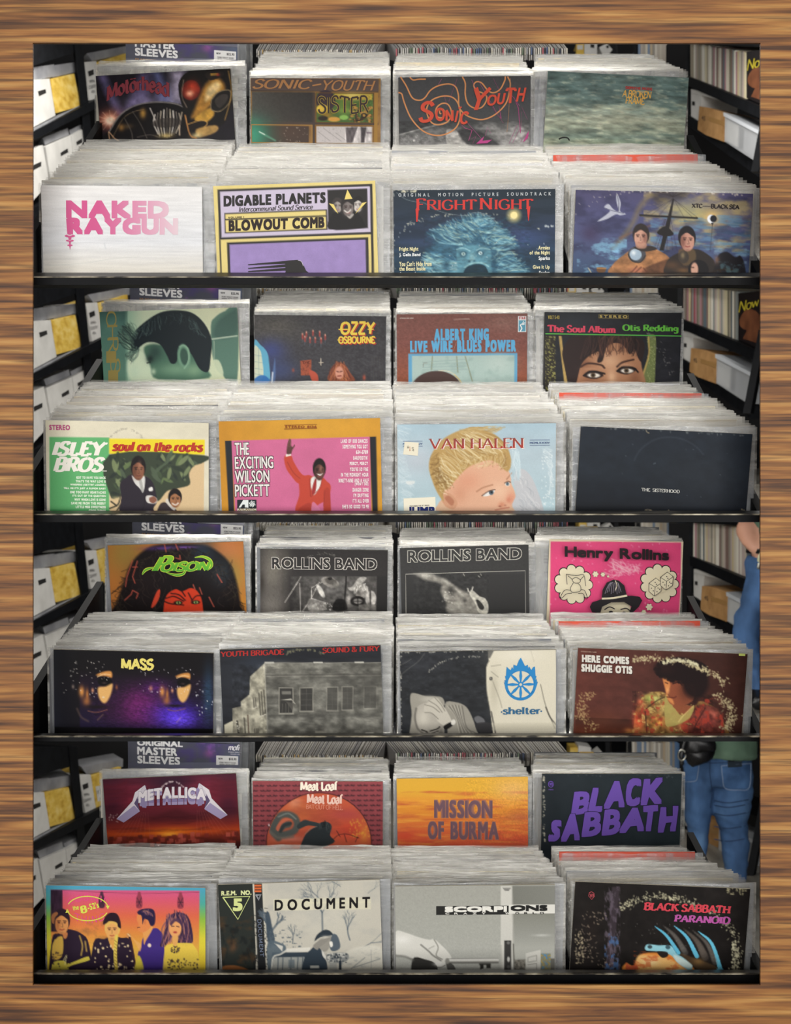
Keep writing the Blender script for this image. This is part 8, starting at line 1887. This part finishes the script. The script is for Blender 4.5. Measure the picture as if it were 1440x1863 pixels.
def person(zf, yy, legs, pelvis, torso, label, fy=.26, arms=(), feet=()):
    """zf maps drawing pixels (as in the enlarged view) to photograph pixels"""
    S = yy / F
    def ring(x0, x1, v, ry, dyy=0.0):
        a, b = zf(x0, v), zf(x1, v)
        c = P((a[0] + b[0]) / 2, a[1], yy); c.y += dyy
        return (c, (b[0] - a[0]) / 2 * S, ry)
    L = [[ring(*r) for r in leg] for leg in legs]; Pv = [ring(*r) for r in pelvis]; Tz = [ring(*r) for r in torso]
    root = empty('person', (L[-1][-1][0].x, yy, 0), label, 'person')
    shrink = lambda tb, s: [(c, rx * s, ry * s) for c, rx, ry in tb]
    body = flesh('body', [shrink(x, .78) for x in L] + [shrink(Pv, .8), shrink(Tz, .85)] + list(arms) + list(feet), .022, M['skin'])
    obj('body', body, root)
    jm = flesh('jeans', L + [Pv], .014, M['denim'], 0, 6, .030, 3); jo = obj('jeans', jm, root)
    sm = flesh('shirt', [Tz], .014, M['shirt'], .006, 6, .03, 8); so = obj('shirt', sm, root)
    return root, jo, jm, S


z4 = lambda x, y: (960 + x / 3.0, 1330 + y / 3.0)
PY = 8.2
foot = lambda x, y: [(P(*z4(x, y - 30), PY), .045, .05), (P(*z4(x, y - 6), PY) + Vector((0, .03, 0)), .045, .06), (P(*z4(x, y + 2), PY) + Vector((0, -.08 + .26, .01)), .05, .035)]
root, jo, jm, S = person(z4, PY,
    [[(872, 990, 240, .10), (856, 1006, 320, .105), (857, 1007, 400, .10), (862, 1002, 470, .09), (878, 990, 560, .085), (900, 980, 640, .075), (908, 974, 740, .08), (918, 966, 840, .07), (918, 968, 930, .065)],
     [(1020, 1215, 240, .11), (1010, 1229, 320, .115), (1012, 1217, 400, .11), (1034, 1211, 500, .095), (1060, 1212, 600, .09), (1068, 1202, 700, .085), (1078, 1196, 800, .08), (1090, 1190, 930, .065)]],
    [(868, 1226, 90, .115), (858, 1231, 150, .13), (854, 1233, 220, .145), (858, 1232, 290, .12)],
    [(862, 1250, -10, .125), (858, 1254, 60, .13), (856, 1256, 110, .135), (862, 1248, 138, .135)],
    'person in blue jeans and green shirt seen from behind, right of the bottom shelf',
    feet=[foot(943, 955), foot(1140, 965)])
for x in (943, 1140):
    c0 = P(*z4(x, 945), PY)
    obj('shoe', flesh('shoe', [[(c0 + Vector((0, -.06, .02)), .05, .05), (c0 + Vector((0, .05, .02)), .05, .05), (c0 + Vector((0, .17, 0)), .048, .035)]], .014, M['leather'], 0, 4), root)
bvh = BVHTree.FromPolygons([v.co[:] for v in jm.vertices], [p.vertices[:] for p in jm.polygons])


def on_jeans(px, lift):
    a = P(*z4(*px), PY); o = Vector((0, 0, H0)); d = (a - o).normalized()
    h = bvh.ray_cast(o, d)
    return (h[0] if h[0] is not None else a) - d * lift


def patch(name, tl, tr, br, bl, m, lift, n=8):
    V = []; Fc = []
    for i in range(n + 1):
        for j in range(n + 1):
            a, b = j / n, i / n
            px = [(tl[k] * (1 - a) + tr[k] * a) * (1 - b) + (bl[k] * (1 - a) + br[k] * a) * b for k in (0, 1)]
            V.append(on_jeans(px, lift))
            if i and j:
                p = i * (n + 1) + j; Fc.append((p - n - 2, p - n - 1, p, p - 1))
    return obj(name, mesh(name, V, Fc, m, smooth=True), jo)


def stitch(pts, m, lift, w=.004):
    q2 = [on_jeans(p, lift) for p in catmull(pts, 5)]
    V = []; Fc = []
    for i, p in enumerate(q2):
        d = (q2[min(i + 1, len(q2) - 1)] - q2[max(i - 1, 0)]); nn = Vector((-d.z, 0, d.x)).normalized() * w / 2
        V += [p + nn, p - nn]
        if i:
            Fc.append((2 * i - 2, 2 * i - 1, 2 * i + 1, 2 * i))
    return obj('seam_or_fold', mesh('seam_or_fold', V, Fc, m), jo)


LS = mat('pale_stitching', '#7f93b0', .8); DS = mat('dark_seam_or_fold', '#1d3354', .9)
patch('back_pocket', (1060, 188), (1222, 176), (1212, 312), (1078, 318), M['denim2'], .004)
patch('back_pocket', (862, 168), (938, 180), (920, 272), (862, 278), M['denim2'], .004)
for pts in ([(1060, 190), (1140, 184), (1222, 176)], [(1060, 190), (1066, 250), (1080, 312), (1150, 322), (1212, 308), (1222, 176)], [(938, 182), (930, 240), (918, 272), (862, 278)]):
    stitch(pts, LS, .007)
for pts in ([(1000, 120), (996, 220), (1006, 300), (1010, 330)], [(1010, 330), (1000, 420)], [(870, 150), (1000, 175), (1228, 160)]):
    stitch(pts, DS, .005)
for y in (380, 405, 450, 520, 590):
    stitch([(1020, y), (1100, y + 12), (1210, y - 6)], DS, .002, .006)  # dark lines across the leg, crease shade put into the colour
for x in (1005, 1150):
    patch('belt_loop', (x, 108), (x + 14, 108), (x + 14, 150), (x, 150), M['denim2'], .006, 2)
ph = empty('mobile_phone', on_jeans((1133, 178), .0), 'dark mobile phone sticking out of the back pocket of the jeans', 'phone')
a = [on_jeans(p, .012) for p in ((1094, 150), (1172, 146), (1174, 196), (1096, 200))]
obj('case', prism_mesh('case', a, [p + Vector((0, .009, 0)) for p in a], mat('phone_case', '#27303a', .35), .003), ph)
b = [on_jeans(p, .0125) for p in ((1100, 154), (1128, 153), (1128, 166), (1100, 167))]
obj('camera_bump', prism_mesh('camera_bump', [p + Vector((0, -.004, 0)) for p in b], b, mat('phone_lens', '#11161c', .2)), ph)
# bag hanging at the left hip
yb2 = PY - .20
bgp = lambda x, y, d=0: P(*z4(x, y), yb2) + Vector((0, d, 0))
bag = empty('shoulder_bag', bgp(945, 180), 'small black shoulder bag hanging at the hip of the person in jeans', 'bag')
bm_ = flesh('bag', [[(bgp(940, 40), .082, .045), (bgp(942, 80), .092, .055), (bgp(944, 125), .092, .058), (bgp(950, 155), .080, .05), (bgp(956, 174), .060, .035)]], .016, M['leather'], 0, 3, .03, 4)
obj('pouch', bm_, bag)
obj('flap', flesh('flap', [[(bgp(938, 38, -.03), .085, .03), (bgp(942, 80, -.04), .090, .03), (bgp(946, 112, -.04), .083, .026)]], .014, M['leather'], 0, 4, .02, 9), bag)
obj('strap', flesh('strap', [[(bgp(848, 190, .02), .016, .008), (bgp(846, 130, .02), .016, .008), (bgp(870, 60, .03), .018, .008), (bgp(890, -10, .05), .018, .008)]], .007, M['leather'], 0, 2), bag)
bpy_ring = []
cr = bgp(842, 130, -.01); V = []; Fc = []
for i in range(16):
    for j in range(6):
        a, b2 = 2 * math.pi * i / 16, 2 * math.pi * j / 6; rr2 = .030 + .006 * math.cos(b2)
        V.append(cr + Vector((rr2 * math.cos(a) * .7, .006 * math.sin(b2), rr2 * math.sin(a))))
        Fc.append((i * 6 + j, ((i + 1) % 16) * 6 + j, ((i + 1) % 16) * 6 + (j + 1) % 6, i * 6 + (j + 1) % 6))
obj('ring', mesh('ring', V, Fc, M['steel'], smooth=True), bag)['label'] = 'metal strap ring'

# second person, half hidden by the right edge
z3 = lambda x, y: (960 + x / 3.0, 930 + y / 3.0)
QY = 7.0
pp = lambda x, y, d=0.0: P(*z3(x, y), QY) + Vector((0, d, 0))
arm = [(pp(1260, 40), .055, .05), (pp(1215, 62), .06, .055), (pp(1188, 110), .055, .05), (pp(1205, 165, -.03), .045, .042), (pp(1238, 205, -.06), .036, .034), (pp(1262, 232, -.07), .034, .022)]
fing = [[(pp(1256, 226 + k * 7, -.07), .012, .012), (pp(1278, 236 + k * 8, -.085), .011, .011), (pp(1290, 250 + k * 7, -.08), .009, .009)] for k in range(4)] + [[(pp(1250, 222, -.08), .012, .012), (pp(1262, 214, -.10), .011, .011), (pp(1280, 216, -.11), .009, .009)]]
root3, jo3, jm3, S3 = person(z3, QY,
    [[(1195, 1330, 330, .10), (1180, 1330, 420, .105), (1160, 1300, 520, .095), (1128, 1268, 600, .085), (1124, 1262, 660, .08), (1150, 1268, 760, .08), (1200, 1275, 860, .07), (1222, 1285, 960, .065), (1226, 1280, 1010, .06)],
     [(1330, 1470, 330, .10), (1330, 1470, 420, .105), (1335, 1460, 560, .09), (1340, 1450, 700, .08), (1345, 1440, 880, .07), (1350, 1430, 1010, .06)]],
    [(1196, 1465, 240, .12), (1190, 1470, 310, .13), (1184, 1470, 370, .12)],
    [(1246, 1440, 68, .12), (1238, 1444, 120, .125), (1230, 1450, 190, .125), (1222, 1456, 235, .125)],
    'person in jeans and green shirt half hidden right of the third shelf', arms=[arm] + fing)
for x in (1252, 1390):
    c0 = P(*z3(x, 1000), QY)
    obj('shoe', flesh('shoe', [[(c0 + Vector((0, .06, .0)), .05, .05), (c0 + Vector((0, -.05, -.01)), .05, .045), (c0 + Vector((-.02, -.15, -.03)), .046, .035)]], .014, M['leather'], 0, 4), root3)
obj('sleeve', flesh('sleeve', [[(pp(1300, 30), .09, .08), (pp(1256, 42), .085, .075), (pp(1226, 58), .078, .07)]], .014, M['shirt'], 0, 4, .02, 5), root3)['label'] = 'short green sleeve'

# a pale cord with keys at the belt of the half-hidden person
kc = empty('key_cord', pp(1225, 280, -.16), 'pale cord with keys hanging at the belt of the half hidden person', 'keys')
obj('cord', flesh('cord', [[(pp(1262, 200, -.17), .016, .012), (pp(1240, 215, -.18), .016, .012), (pp(1222, 245, -.18), .016, .012), (pp(1218, 275, -.175), .014, .01)]], .008, noise_mat('cream_cord', [(0.3, '#a9a88a'), (0.7, '#c9c6a8')], scale=(40, 40, 40), rough=.9), 0, 3), kc)
obj('key', flesh('key', [[(pp(1218, 272, -.18), .012, .006), (pp(1222, 300, -.175), .022, .006), (pp(1226, 312, -.17), .008, .005)]], .006, M['steel'], 0, 2), kc)
bl = flesh('belt', [[(pp(1340, 200), .128, .138), (pp(1340, 232), .130, .140)]], .012, M['leather'], 0, 3)
obj('belt', bl, root3)
